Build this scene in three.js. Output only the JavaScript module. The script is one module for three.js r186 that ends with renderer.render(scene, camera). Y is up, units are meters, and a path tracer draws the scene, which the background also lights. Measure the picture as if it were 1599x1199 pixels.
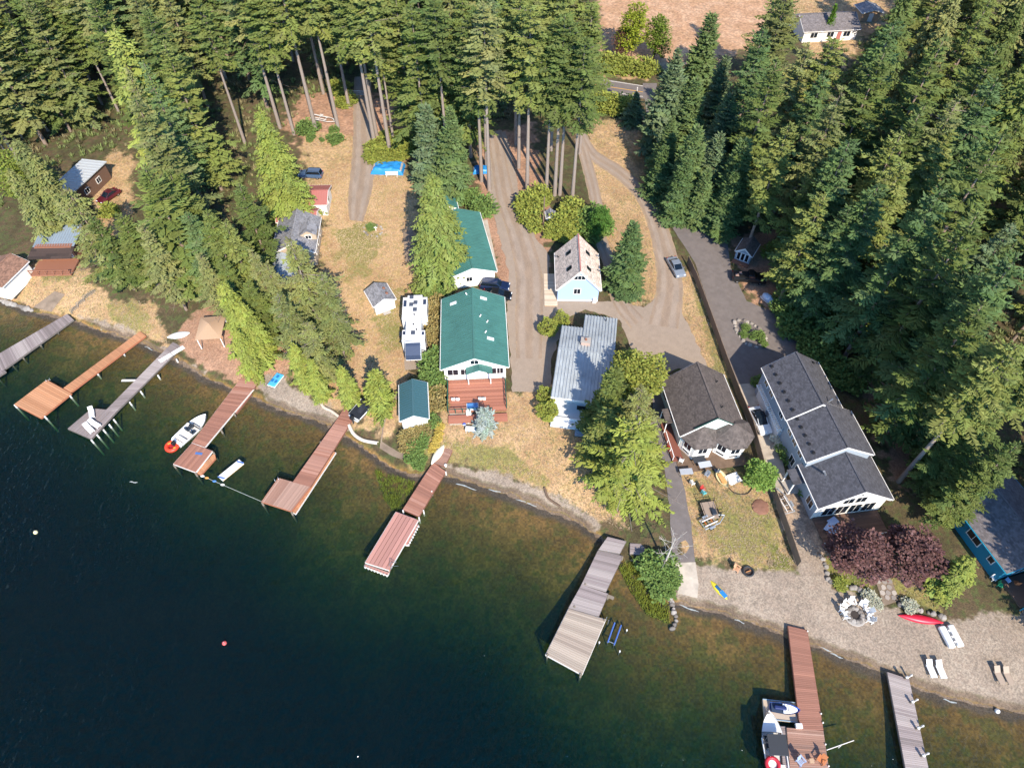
import * as THREE from 'three';
import { Sky } from 'three/addons/objects/Sky.js';
import { mergeGeometries } from 'three/addons/utils/BufferGeometryUtils.js';
import { RoundedBoxGeometry } from 'three/addons/geometries/RoundedBoxGeometry.js';

// ------------------------------------------------------------ camera, sky, sun, exposure
const scene = new THREE.Scene();
const PITCH = 51.6 * Math.PI / 180, EYE = 80;                     // a drone 80 m above the lake, looking down at the shore
const camera = new THREE.PerspectiveCamera(58.65, 1599 / 1199, 0.5, 1500);
camera.position.set(0, EYE, 0);
camera.lookAt(0, EYE - Math.sin(PITCH), -Math.cos(PITCH));
const sunDir = new THREE.Vector3(0.24, 0.63, 0.738).normalize();
const sky = new Sky(); sky.scale.setScalar(1000); sky.name = 'sky'; sky.userData.kind = 'structure';
sky.material.uniforms.sunPosition.value.copy(sunDir);
sky.material.uniforms.turbidity.value = 3; sky.material.uniforms.rayleigh.value = 1.2;
sky.material.uniforms.mieCoefficient.value = 0.004; sky.material.uniforms.mieDirectionalG.value = 0.8;
scene.add(sky);
scene.environmentIntensity = 0.22;
const sun = new THREE.DirectionalLight(0xfff1dc, 4.6);
sun.position.copy(sunDir).multiplyScalar(300); sun.target.position.set(0, 0, -90);
sun.position.add(sun.target.position); scene.add(sun, sun.target);
sun.castShadow = true; sun.shadow.mapSize.set(4096, 4096);
Object.assign(sun.shadow.camera, { left: -170, right: 170, top: 150, bottom: -150, near: 10, far: 700 });
const renderer = new THREE.WebGLRenderer();
renderer.toneMapping = THREE.LinearToneMapping;
renderer.toneMappingExposure = 1.62;
renderer.shadowMap.enabled = true;

// ------------------------------------------------------------ small tools
const V3 = THREE.Vector3, TAU = Math.PI * 2;
const rad = (d) => d * Math.PI / 180;
const clamp = (v, a = 0, b = 1) => Math.max(a, Math.min(b, v));
const smooth = (a, b, v) => { const t = clamp((v - a) / (b - a)); return t * t * (3 - 2 * t); };
const lerp = (a, b, t) => a + (b - a) * t;
function rng(seed) { let s = seed >>> 0; return () => { s = (s + 0x6D2B79F5) >>> 0; let t = Math.imul(s ^ (s >>> 15), 1 | s); t = (t + Math.imul(t ^ (t >>> 7), 61 | t)) ^ t; return ((t ^ (t >>> 14)) >>> 0) / 4294967296; }; }
const taken = {};
function numbered(n) { taken[n] = (taken[n] ?? -1) + 1; return taken[n] ? `${n}_${String(taken[n]).padStart(3, '0')}` : n; }
function mat(hex, roughness = 0.85, extra = {}) { const m = new (extra.clearcoat || extra.transmission || extra.attenuationDistance ? THREE.MeshPhysicalMaterial : THREE.MeshStandardMaterial)({ color: hex, roughness, ...extra }); return m; }
function flat(g) {                                              // non-indexed, position + normal + uv only
  let o = g.index ? g.toNonIndexed() : g;
  for (const k of Object.keys(o.attributes)) if (!['position', 'normal', 'uv', 'color'].includes(k)) o.deleteAttribute(k);
  if (!o.attributes.uv) o.setAttribute('uv', new THREE.Float32BufferAttribute(new Float32Array(o.attributes.position.count * 2), 2));
  if (!o.attributes.normal) o.computeVertexNormals();
  return o;
}
function merge(list) { return mergeGeometries(list.map(flat)); }
function put(name, geo, m, parent = scene) {
  const o = new THREE.Mesh(Array.isArray(geo) ? merge(geo) : geo, m);
  o.name = parent === scene ? numbered(name) : name;
  o.castShadow = o.receiveShadow = true; parent.add(o); return o;
}
function tag(o, label, category, group) { o.userData.label = label; o.userData.category = category; if (group) o.userData.group = group; return o; }
function thing(name, label, category, [x, y, z] = [0, 0, 0], yaw = 0, group) {
  const o = new THREE.Group(); o.name = numbered(name); o.position.set(x, y, z); o.rotation.y = yaw; scene.add(o);
  return tag(o, label, category, group);
}
function struct(name, geo, m, label) { const o = put(name, geo, m); o.userData.kind = 'structure'; if (label) o.userData.label = label; return o; }
function sub(parent, name, [x, y, z] = [0, 0, 0], yaw = 0) { const o = new THREE.Group(); o.name = name; o.position.set(x, y, z); o.rotation.y = yaw; parent.add(o); return o; }
function dup(o, pos, yaw, label, group) {
  const c = o.clone(); c.name = numbered(o.name.replace(/_\d{3}$/, '')); c.position.set(...pos); c.rotation.y = yaw; c.userData = { ...o.userData };
  if (label) c.userData.label = label; if (group) c.userData.group = group; scene.add(c); return c;
}
const box = (w, h, d, x = 0, y = 0, z = 0, ry = 0, rx = 0, rz = 0) => { const g = new THREE.BoxGeometry(w, h, d); if (rx) g.rotateX(rx); if (rz) g.rotateZ(rz); if (ry) g.rotateY(ry); return g.translate(x, y, z); };
const rbox = (w, h, d, x = 0, y = 0, z = 0, r = 0.05, ry = 0) => { const g = new RoundedBoxGeometry(w, h, d, 2, Math.min(r, w / 2.1, h / 2.1, d / 2.1)); if (ry) g.rotateY(ry); return g.translate(x, y, z); };
const cyl = (r0, r1, h, x = 0, y = 0, z = 0, n = 10) => new THREE.CylinderGeometry(r0, r1, h, n).translate(x, y, z);
function bar(a, b, r, n = 6) {                                   // round bar from a to b
  const A = new V3(...a), B = new V3(...b), L = A.distanceTo(B), g = new THREE.CylinderGeometry(r, r, L, n);
  g.applyQuaternion(new THREE.Quaternion().setFromUnitVectors(new V3(0, 1, 0), B.clone().sub(A).normalize()));
  return g.translate((A.x + B.x) / 2, (A.y + B.y) / 2, (A.z + B.z) / 2);
}
function extr(pts, depth, bevel = 0) {                           // profile in x,y pulled along z, centred on z
  const s = new THREE.Shape(pts.map(([x, y]) => new THREE.Vector2(x, y)));
  const g = new THREE.ExtrudeGeometry(s, { depth: depth - 2 * bevel, bevelEnabled: bevel > 0, bevelThickness: bevel, bevelSize: bevel, bevelOffset: -bevel, bevelSegments: 2, steps: 1 });
  return g.translate(0, 0, -depth / 2 + bevel);
}
function prism(pts, y0, y1) {                                    // plan outline [x,z] between two heights (numbers or functions of x,z)
  const f0 = typeof y0 === 'function' ? y0 : () => y0, f1 = typeof y1 === 'function' ? y1 : () => y1;
  const c = pts.map(([x, z]) => new THREE.Vector2(x, z)), P = [], U = [];
  if (THREE.ShapeUtils.area(c) > 0) { pts = pts.slice().reverse(); c.reverse(); }
  const tri = THREE.ShapeUtils.triangulateShape(c, []);
  const top = (k) => { const [x, z] = pts[k]; P.push(x, f1(x, z), z); U.push(x, z); }, bot = (k) => { const [x, z] = pts[k]; P.push(x, f0(x, z), z); U.push(x, z); };
  for (const [a, b, d] of tri) { top(a); top(b); top(d); bot(a); bot(d); bot(b); }
  let run = 0;
  for (let i = 0; i < pts.length; i++) {
    const j = (i + 1) % pts.length, [ax, az] = pts[i], [bx, bz] = pts[j], L = Math.hypot(bx - ax, bz - az);
    const q = [[ax, f1(ax, az), az, run], [bx, f1(bx, bz), bz, run + L], [bx, f0(bx, bz), bz, run + L], [ax, f0(ax, az), az, run]];
    for (const k of [0, 2, 1, 0, 3, 2]) { P.push(q[k][0], q[k][1], q[k][2]); U.push(q[k][3], q[k][1]); }
    run += L;
  }
  const g = new THREE.BufferGeometry();
  g.setAttribute('position', new THREE.Float32BufferAttribute(P, 3)); g.setAttribute('uv', new THREE.Float32BufferAttribute(U, 2)); g.computeVertexNormals();
  return g;
}
// ------------------------------------------------------------ noise and textures
const NS = 256, NT = (() => { const r = rng(7), a = new Float32Array(NS * NS); for (let i = 0; i < a.length; i++) a[i] = r(); return a; })();
function vn(x, y) { const xi = Math.floor(x), yi = Math.floor(y); let fx = x - xi, fy = y - yi; fx = fx * fx * (3 - 2 * fx); fy = fy * fy * (3 - 2 * fy); const x0 = xi & 255, x1 = (xi + 1) & 255, y0 = (yi & 255) << 8, y1 = ((yi + 1) & 255) << 8; return (NT[y0 + x0] * (1 - fx) + NT[y0 + x1] * fx) * (1 - fy) + (NT[y1 + x0] * (1 - fx) + NT[y1 + x1] * fx) * fy; }
const fbm = (x, y) => 0.5 * vn(x, y) + 0.27 * vn(x * 2.1 + 9, y * 2.1 + 31) + 0.15 * vn(x * 4.3 + 71, y * 4.3 + 5) + 0.08 * vn(x * 8.7, y * 8.7 + 50);
function tile(w, h, fn, srgb = true) {                           // fn(u, v) in 0..1 -> [r, g, b] 0..255
  const d = new Uint8Array(w * h * 4);
  for (let j = 0; j < h; j++) for (let i = 0; i < w; i++) { const c = fn(i / w, j / h, i, j), k = (j * w + i) * 4; for (let q = 0; q < 3; q++) d[k + q] = clamp(c[q], 0, 255); d[k + 3] = 255; }
  const t = new THREE.DataTexture(d, w, h); t.magFilter = THREE.LinearFilter; t.minFilter = THREE.LinearMipmapLinearFilter; t.generateMipmaps = true; t.wrapS = t.wrapT = THREE.RepeatWrapping; t.needsUpdate = true;
  if (srgb) t.colorSpace = THREE.SRGBColorSpace; return t;
}
const per = (u, v, n) => { const b = (p, q) => vn(p, q), x = u * n, y = v * n, a = smooth(0.7, 1, u), c = smooth(0.7, 1, v); return lerp(lerp(b(x, y), b(x - n, y), a), lerp(b(x, y - n), b(x - n, y - n), a), c); };   // repeats with the tile
const perf = (u, v, n) => 0.5 * per(u, v, n) + 0.3 * per(u, v, n * 2.0) + 0.2 * per(u, v, n * 4.0);
const rep = (t, sx, sy) => { const c = t.clone(); c.repeat.set(sx, sy ?? sx); c.needsUpdate = true; return c; };
const grainT = tile(256, 256, (u, v) => { const n = 130 + 80 * (NT[((v * 256 | 0) << 8) + (u * 256 | 0)] - 0.5) + 70 * (perf(u, v, 32) - 0.5); return [n, n, n]; }, false);
// ------------------------------------------------------------ the lie of the land
// The plan below was surveyed on the aerial picture (1599 x 1199): at() turns a surveyed point into metres on the ground.
const SURVEY_F = 1067, sP = Math.sin(PITCH), cP = Math.cos(PITCH);
function onPlane(px, py, y) { const a = px - 799.5, b = py - 599.5, d = SURVEY_F * sP + b * cP, f = SURVEY_F * cP - b * sP, t = (EYE - y) / d; return [a * t, -f * t]; }
const shorePx = [[-420, 330], [-120, 440], [0, 468], [45, 484], [75, 492], [110, 499], [165, 518], [225, 536], [270, 560], [330, 592], [380, 612], [440, 640], [500, 657], [545, 682], [575, 703], [610, 728], [640, 742], [690, 741], [730, 750], [790, 770], [850, 795], [905, 815], [945, 845], [975, 880], [1005, 915], [1035, 938], [1060, 942], [1110, 953], [1180, 972], [1240, 998], [1290, 1014], [1370, 1045], [1440, 1076], [1500, 1094], [1599, 1112], [1800, 1150], [2300, 1230]];
const shore = shorePx.map(([a, b]) => onPlane(a, b, 0));
const landRing = [...shore, [400, -900], [-700, -900]];
function inside(ring, x, z) { let c = false; for (let i = 0, j = ring.length - 1; i < ring.length; j = i++) { const [xi, zi] = ring[i], [xj, zj] = ring[j]; if ((zi > z) !== (zj > z) && x < (xj - xi) * (z - zi) / (zj - zi) + xi) c = !c; } return c; }
function lineDist(line, x, z, closed) { let m = 1e9; for (let i = 0; i < line.length - (closed ? 0 : 1); i++) { const [ax, az] = line[i], [bx, bz] = line[(i + 1) % line.length], dx = bx - ax, dz = bz - az, t = clamp(((x - ax) * dx + (z - az) * dz) / (dx * dx + dz * dz)); const ex = x - ax - dx * t, ez = z - az - dz * t, q = ex * ex + ez * ez; if (q < m) m = q; } return Math.sqrt(m); }
function shoreDist(x, z) { const d = lineDist(shore, x, z); return inside(landRing, x, z) ? d : -d; }
const plane = (z) => 1.0 + 0.018 * (-z - 25);
function heightOf(x, z, d) { if (d >= 0) { const s = clamp(d / 9); return plane(z) * (1 - (1 - s) * (1 - s)); } const e = -d; return -Math.min(14, 0.06 * e + 0.0078 * e * e); }
const ground = (x, z) => heightOf(x, z, shoreDist(x, z));
function at(px, py, h = 0) { let y = 1.5, p; for (let i = 0; i < 5; i++) { p = onPlane(px, py, y + h); y = Math.max(0, ground(p[0], p[1])); } return [p[0], y, p[1]]; }         // point h above the ground (or lake)
const xz = (px, py, h = 0) => { const p = at(px, py, h); return [p[0], p[2]]; };
const level = (px, py, y) => { const p = onPlane(px, py, y); return [p[0], y, p[1]]; };

// ------------------------------------------------------------ what the ground is made of
const DUFF = [[98, 82, 58], [78, 70, 44], [72, 80, 42]], DRY = [[193, 160, 120], [177, 143, 105], [156, 133, 90]], GREENISH = [[142, 132, 78], [160, 136, 90], [116, 114, 60]];
const FIELD = [[196, 160, 128], [180, 142, 108], [160, 124, 96]], DIRT = [[182, 142, 114], [164, 126, 100], [142, 112, 90]], WET = [[128, 110, 92], [112, 96, 80], [100, 84, 68]], GRAVEL = [[150, 131, 113], [136, 118, 102], [160, 138, 116]], SHINGLE = [[160, 145, 128], [148, 133, 117], [137, 122, 107]], LAWN = [[108, 114, 50], [130, 124, 62], [94, 100, 46]];
const REGIONS = [
  [DIRT, 2.5, [[470, 150], [560, 140], [640, 160], [650, 250], [600, 250], [470, 230], [440, 200]]],
  [DIRT, 2, [[745, 215], [830, 190], [860, 330], [850, 440], [780, 440], [745, 330]]],
  [DRY, 2.2, [[475, 205], [600, 215], [655, 290], [650, 430], [640, 600], [615, 690], [560, 660], [500, 630], [440, 590], [455, 540], [500, 470], [498, 400], [500, 335], [470, 260]]],
  [GREENISH, 2.5, [[520, 370], [560, 345], [600, 365], [575, 430], [540, 440]]], [GREENISH, 2, [[600, 440], [630, 450], [630, 540], [605, 560], [590, 500]]],
  [DRY, 1.4, [[690, 640], [790, 618], [860, 600], [905, 650], [970, 700], [965, 815], [920, 806], [850, 768], [760, 735], [705, 718], [672, 700]]],
  [GREENISH, 1.6, [[690, 690], [740, 690], [815, 715], [850, 752], [780, 742], [700, 722]]],
  [GREENISH, 1.2, [[625, 690], [665, 650], [682, 690], [668, 722], [640, 738]]],
  [DRY, 1.2, [[905, 650], [930, 640], [985, 830], [920, 812]]],
  [DRY, 1.4, [[1050, 755], [1090, 735], [1190, 750], [1246, 884], [1180, 888], [1095, 878], [1068, 868]]],
  [GREENISH, 2.2, [[1085, 760], [1185, 770], [1235, 870], [1225, 890], [1190, 880], [1120, 870], [1090, 830]]], [LAWN, 1.6, [[1205, 850], [1240, 870], [1235, 893], [1200, 890]]],
  [DRY, 1.6, [[925, 185], [1003, 185], [1012, 240], [1040, 330], [1046, 420], [1035, 470], [1000, 480], [955, 460], [940, 330], [915, 240]]],
  [DRY, 1.0, [[1046, 420], [1078, 425], [1138, 590], [1105, 575], [1065, 500]]], [GREENISH, 0.8, [[1078, 440], [1090, 450], [1135, 585], [1120, 585]]],
  [DRY, 1.8, [[120, 300], [175, 232], [208, 245], [208, 330], [190, 380], [160, 385], [150, 330]]],
  [DRY, 1.4, [[0, 468], [45, 405], [120, 405], [150, 452], [175, 470], [240, 470], [270, 550], [225, 532], [165, 514], [75, 488]]], [GREENISH, 1.4, [[55, 415], [105, 415], [110, 440], [70, 440]]], [GREENISH, 1.2, [[165, 475], [215, 470], [240, 510], [225, 525], [170, 498]]],
  [DIRT, 1.5, [[270, 520], [330, 470], [420, 520], [470, 560], [440, 620], [330, 580], [290, 555]]],
  [FIELD, 3, [[925, -60], [1230, -60], [1200, 70], [1090, 100], [1010, 112], [935, 104]]], [DRY, 1.5, [[935, 108], [1010, 116], [1010, 124], [935, 120]]],
  [DRY, 2, [[1200, -40], [1600, -60], [1350, 60], [1310, 120], [1270, 90]]],
  [DIRT, 2, [[1140, 365], [1215, 360], [1225, 470], [1205, 490], [1160, 455]]], [DIRT, 2, [[1350, 600], [1420, 540], [1480, 600], [1470, 700], [1400, 760], [1370, 690]]],
  [GRAVEL, 1, [[1185, 720], [1240, 760], [1270, 800], [1300, 890], [1250, 900]]],
  [SHINGLE, 0.7, [[600, 738], [640, 744], [690, 722], [780, 737], [850, 767], [908, 795], [940, 820], [900, 850], [760, 800]]],
  [SHINGLE, 0.8, [[1060, 872], [1095, 882], [1180, 891], [1245, 893], [1240, 800], [1296, 885], [1300, 918], [1400, 952], [1470, 968], [1560, 960], [1800, 930], [1800, 1200], [1060, 990]]],
  [LAWN, 0.5, [[1288, 868], [1345, 893], [1370, 905], [1362, 922], [1302, 915]]], [GREENISH, 0.5, [[1392, 902], [1440, 905], [1470, 955], [1420, 942], [1398, 930]]],
  [SHINGLE, 0.8, [[395, 585], [440, 588], [520, 640], [545, 670], [500, 662], [420, 632]]], [SHINGLE, 0.8, [[120, 494], [165, 498], [240, 535], [320, 580], [310, 592], [200, 536]]],
];
const BED = [[176, 134, 76], [144, 110, 58], [108, 100, 48]];
const NX = 120, NZ0 = -112, NZ1 = 8;
function paintGround(w, h, x0, x1, z0, z1) {
  const buf = new Float32Array(w * h * 3), sx = (x1 - x0) / w, sz = (z1 - z0) / h;
  const gw = Math.ceil((x1 - x0) / 1) + 2, gh = Math.ceil((z1 - z0) / 1) + 2, sdg = new Float32Array(gw * gh);
  for (let j = 0; j < gh; j++) for (let i = 0; i < gw; i++) sdg[j * gw + i] = shoreDist(x0 + i, z0 + j);
  const sd = (x, z) => { const a = x - x0, b = z - z0, i = Math.floor(a), j = Math.floor(b), fx = a - i, fz = b - j, k = j * gw + i; return (sdg[k] * (1 - fx) + sdg[k + 1] * fx) * (1 - fz) + (sdg[k + gw] * (1 - fx) + sdg[k + gw + 1] * fx) * fz; };
  const tint = (c, x, z, k) => { const n = fbm(x * 0.32, z * 0.32), m = fbm(x * 1.9 + 40, z * 1.9), g = NT[((Math.floor(z * 9) & 255) << 8) + (Math.floor(x * 9) & 255)]; const a = smooth(0.36, 0.62, n), b = smooth(0.45, 0.68, m) * 0.8, q = 0.82 + 0.36 * m + 0.3 * (g - 0.5); return (lerp(lerp(c[0][k], c[1][k], a), c[2][k], b)) * q; };
  for (let j = 0; j < h; j++) for (let i = 0; i < w; i++) {
    const x = x0 + (i + 0.5) * sx, z = z0 + (j + 0.5) * sz, d = sd(x, z) + (fbm(x * 0.6, z * 0.6) - 0.5) * 1.2, o = (j * w + i) * 3, bed = d < 0.6 ? smooth(0.9, -0.2, d) : 0;
    for (let k = 0; k < 3; k++) { let v = tint(DUFF, x, z, k); if (bed) v = lerp(v, tint(BED, x * 0.55, z * 0.55, k), bed); buf[o + k] = v; }
    if (d < 0 && d > -1.6) for (let k = 0; k < 3; k++) buf[o + k] = lerp(buf[o + k], tint(WET, x, z, k), smooth(-1.6, -0.6, d));
  }
  for (const [pal, soft, px] of REGIONS) {
    const ring = px.map(([a, b]) => xz(a, b)); let bx0 = 1e9, bx1 = -1e9, bz0 = 1e9, bz1 = -1e9;
    for (const [x, z] of ring) { bx0 = Math.min(bx0, x); bx1 = Math.max(bx1, x); bz0 = Math.min(bz0, z); bz1 = Math.max(bz1, z); }
    const i0 = Math.max(0, Math.floor((bx0 - 4 - x0) / sx)), i1 = Math.min(w, Math.ceil((bx1 + 4 - x0) / sx)), j0 = Math.max(0, Math.floor((bz0 - 4 - z0) / sz)), j1 = Math.min(h, Math.ceil((bz1 + 4 - z0) / sz));
    for (let j = j0; j < j1; j++) for (let i = i0; i < i1; i++) {
      const x = x0 + (i + 0.5) * sx, z = z0 + (j + 0.5) * sz; let e = lineDist(ring, x, z, true); if (!inside(ring, x, z)) e = -e; if (e < -soft * 1.5) continue;
      let wgt = smooth(-0.35 * soft, 0.35 * soft, e + (fbm(x * 0.8 + 3, z * 0.8 + 8) - 0.5) * 2.6 * soft);
      const d = sd(x, z) + (fbm(x * 0.6, z * 0.6) - 0.5) * 1.2; wgt *= smooth(-0.1, 0.5, d); if (pal === SHINGLE && d < 1.1) { const w2 = smooth(-0.1, 0.3, d) * smooth(1.1, 0.5, d) * smooth(0, 0.4, e); const o2 = (j * w + i) * 3; for (let k = 0; k < 3; k++) buf[o2 + k] = lerp(buf[o2 + k], tint(WET, x, z, k), w2); wgt *= 1 - w2; }
      if (wgt <= 0) continue; const o = (j * w + i) * 3; for (let k = 0; k < 3; k++) buf[o + k] = lerp(buf[o + k], tint(pal, x, z, k), wgt);
    }
  }
  const t = tile(w, h, (u, v, i, j) => { const o = (j * w + i) * 3; return [buf[o], buf[o + 1], buf[o + 2]]; });
  t.wrapS = t.wrapT = THREE.ClampToEdgeWrapping; return t;
}
function groundSheet(x0, x1, z0, z1, step, w, h) {
  const nx = Math.round((x1 - x0) / step), nz = Math.round((z1 - z0) / step), P = [], U = [], I = [];
  for (let j = 0; j <= nz; j++) for (let i = 0; i <= nx; i++) { const x = x0 + i * (x1 - x0) / nx, z = z0 + j * (z1 - z0) / nz; P.push(x, ground(x, z), z); U.push((x - x0) / (x1 - x0), (z - z0) / (z1 - z0)); }
  for (let j = 0; j < nz; j++) for (let i = 0; i < nx; i++) { const a = j * (nx + 1) + i, b = a + nx + 1; I.push(a, b, a + 1, b, b + 1, a + 1); }
  const g = new THREE.BufferGeometry(); g.setAttribute('position', new THREE.Float32BufferAttribute(P, 3)); g.setAttribute('uv', new THREE.Float32BufferAttribute(U, 2)); g.setIndex(I); g.computeVertexNormals();
  const m = new THREE.MeshStandardMaterial({ map: paintGround(w, h, x0, x1, z0, z1), roughness: 0.95, bumpMap: rep(grainT, (x1 - x0) / 9, (z1 - z0) / 9), bumpScale: 0.12 });
  return struct('ground', g, m, 'dry grass, dirt and gravel shore running down under the lake');
}
groundSheet(-NX, NX, NZ0, NZ1, 0.8, 2048, 1024);
groundSheet(-260, 260, -432, NZ0, 4, 1664, 1024);

// ------------------------------------------------------------ the lake: one body of water that swallows light with depth
{
  const wave = tile(512, 512, (u, v) => { const a = per(u + v * 0, v, 48) * 0.5 + per(v, u, 24) * 0.3 + per(u, v, 110) * 0.35 + per(u, v, 8) * 0.5; return [a * 150, a * 150, a * 150]; }, false);
  const m = mat(0x09262f, 0.07, { attenuationDistance: 2.5, attenuationColor: new THREE.Color().setRGB(0.34, 0.52, 0.34), thickness: 5, ior: 1.33, transparent: true, opacity: 0.36, bumpMap: rep(wave, 240 / 22, 120 / 22), bumpScale: 0.5 });
  const g = new THREE.BoxGeometry(238, 30, 170).translate(0, -15, -25);
  const o = struct('lake_water', g, m, 'dark blue green lake water, brown and clear in the shallows');
}
// ------------------------------------------------------------ drives, road, paving
const gravelT = tile(512, 512, (u, v, i, j) => { const n = perf(u, v, 24), g = NT[((j * 3) & 255) * 256 + ((i * 3 + j) & 255)], q = 0.93 + 0.1 * n + 0.2 * (g - 0.5); return [156 * q, 140 * q, 124 * q]; });
const asphaltT = tile(512, 512, (u, v, i, j) => { const n = perf(u, v, 20), g = NT[(j & 255) * 256 + (i & 255)], q = 0.88 + 0.18 * n + 0.12 * (g - 0.5); return [118 * q, 110 * q, 106 * q]; });
const concreteT = tile(512, 512, (u, v, i, j) => { const n = perf(u, v, 6), g = NT[(j & 255) * 256 + (i & 255)], q = 0.8 + 0.3 * n + 0.08 * (g - 0.5); return [184 * q, 172 * q, 156 * q]; });
const GR = 1 / 13;
const gravelM = new THREE.MeshStandardMaterial({ map: rep(gravelT, GR), roughness: 0.97, bumpMap: rep(grainT, 0.2), bumpScale: 0.03 });
const asphaltM = new THREE.MeshStandardMaterial({ map: rep(asphaltT, GR), roughness: 0.93, bumpMap: rep(grainT, 0.3), bumpScale: 0.02 });
const concreteM = new THREE.MeshStandardMaterial({ map: rep(concreteT, 1 / 5), roughness: 0.9, bumpMap: rep(grainT, 0.3), bumpScale: 0.01 });
const oldConcreteM = new THREE.MeshStandardMaterial({ map: rep(concreteT, 1 / 5), color: 0xc4b8ae, roughness: 0.92, bumpMap: rep(grainT, 0.3), bumpScale: 0.02 });
function ragged(px, amp, step = 0.7) {
  const r = px.map(([a, b]) => xz(a, b)), out = [];
  r.forEach(([ax, az], i) => { const [bx, bz] = r[(i + 1) % r.length], L = Math.hypot(bx - ax, bz - az), n = Math.max(1, Math.round(L / step)), nx = -(bz - az) / L, nz = (bx - ax) / L; for (let k = 0; k < n; k++) { const x = lerp(ax, bx, k / n), z = lerp(az, bz, k / n), o = (fbm(x * 0.9, z * 0.9) - 0.5) * 2 * amp; out.push([x + nx * o, z + nz * o]); } });
  return out;
}
function curve(px, n = 60) { const c = new THREE.CatmullRomCurve3(px.map(([a, b]) => new V3(a, b, 0))); return c.getPoints(n).map((p) => [p.x, p.y]); }
function ribbon(mid, widths, n = 40) {                            // pixel centre line + widths in pixels -> outline
  const c = new THREE.CatmullRomCurve3(mid.map(([a, b], i) => new V3(a, b, widths[i]))), L = [], R = [];
  for (let i = 0; i <= n; i++) { const p = c.getPoint(i / n), t = c.getTangent(i / n), l = Math.hypot(t.x, t.y), nx = -t.y / l, ny = t.x / l; L.push([p.x + nx * p.z / 2, p.y + ny * p.z / 2]); R.unshift([p.x - nx * p.z / 2, p.y - ny * p.z / 2]); }
  return [...L, ...R];
}
const SHEETS = [];
function sheet(name, label, px, lift, m, amp = 0.3) { const r = ragged(px, amp); SHEETS.push(r); return struct(name, prism(r, (x, z) => Math.min(plane(z), ground(x, z)) - 0.3, (x, z) => Math.max(plane(z) * 0, ground(x, z)) + lift), m, label); }
// two-rut tracks: packed wheel lines, a looser crown between them and a thin grassy verge, laid out along the track
const rutT = tile(128, 1024, (u, v, i, j) => { const x = u * 6, y = v * 48, n = fbm(x * 1.2, y * 0.5), w = (n - 0.5) * 0.10, g = NT[((j * 2) & 255) * 256 + ((i * 2) & 255)], band = Math.max(smooth(0.13, 0.05, Math.abs(u + w - 0.3)), smooth(0.13, 0.05, Math.abs(u + w - 0.7))), edge = smooth(0.36, 0.5, Math.abs(u - 0.5) + (fbm(x * 3, y * 1.5) - 0.5) * 0.28), q = 0.9 + 0.16 * n + 0.2 * (g - 0.5); const c = [lerp(lerp(150, 158, band), 166, edge), lerp(lerp(131, 142, band), 143, edge), lerp(lerp(113, 127, band), 112, edge)]; return c.map((k) => k * q); });
const rutM = new THREE.MeshStandardMaterial({ map: rutT, roughness: 0.97, bumpMap: rep(grainT, 0.6, 8), bumpScale: 0.03 });
function track(name, label, mid, widths, lift, n = 70, m = 8) {
  const c = new THREE.CatmullRomCurve3(mid.map(([a, b], i) => new V3(a, b, widths[i]))), P = [], U = [], I = [], ring = [[], []]; let run = 0, last;
  for (let i = 0; i <= n; i++) { const p = c.getPoint(i / n), t = c.getTangent(i / n), l = Math.hypot(t.x, t.y), nx = -t.y / l, ny = t.x / l, A = xz(p.x + nx * p.z / 2, p.y + ny * p.z / 2), B = xz(p.x - nx * p.z / 2, p.y - ny * p.z / 2), mx = (A[0] + B[0]) / 2, mz = (A[1] + B[1]) / 2; if (last) run += Math.hypot(mx - last[0], mz - last[1]); last = [mx, mz]; ring[0].push(A); ring[1].unshift(B);
    for (let k = 0; k <= m; k++) { const j = (k === 0 || k === m) ? (fbm(mx * 0.9 + k, mz * 0.9) - 0.5) * 0.16 : 0, x = lerp(A[0], B[0], k / m + j), z = lerp(A[1], B[1], k / m + j); P.push(x, ground(x, z) + lift + ((k === 0 || k === m) ? -0.1 : 0), z); U.push(k / m, run / 48); } }
  for (let i = 0; i < n; i++) for (let k = 0; k < m; k++) { const a = i * (m + 1) + k, b = a + m + 1; I.push(a, b, a + 1, b, b + 1, a + 1); }
  const g = new THREE.BufferGeometry(); g.setAttribute('position', new THREE.Float32BufferAttribute(P, 3)); g.setAttribute('uv', new THREE.Float32BufferAttribute(U, 2)); g.setIndex(I); g.computeVertexNormals(); if (g.attributes.normal.getY(m + 2) < 0) { for (let i = 0; i < I.length; i += 3) [I[i + 1], I[i + 2]] = [I[i + 2], I[i + 1]]; g.setIndex(I); g.computeVertexNormals(); } SHEETS.push([...ring[0], ...ring[1]]); return struct(name, g, rutM, label);
}
track('gravel_driveway', 'two-rut gravel drive coming down from the pole gate into the dry clearing', [[566, 120], [566, 160], [568, 220], [566, 270], [560, 310], [556, 345]], [30, 34, 40, 44, 40, 26], 0.04);
sheet('gravel_driveway', 'gravel drive between the tall bare trunks widening beside the green roofed house', [[758, 212], [790, 205], [800, 250], [815, 320], [838, 372], [858, 400], [856, 440], [870, 470], [962, 470], [1005, 480], [1038, 455], [1044, 440], [1058, 470], [1090, 540], [1112, 590], [1060, 575], [1030, 590], [990, 560], [968, 500], [915, 484], [880, 500], [862, 560], [857, 612], [798, 612], [797, 560], [790, 470], [795, 430], [772, 340], [760, 260]], 0.04, gravelM, 0.45);
track('gravel_driveway', 'gravel drive curving between the dry meadow and the young spruces', [[905, 205], [925, 240], [965, 268], [1000, 300], [1024, 345], [1040, 400], [1046, 450], [1036, 510]], [18, 20, 23, 26, 32, 40, 48, 60], 0.055);
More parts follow.
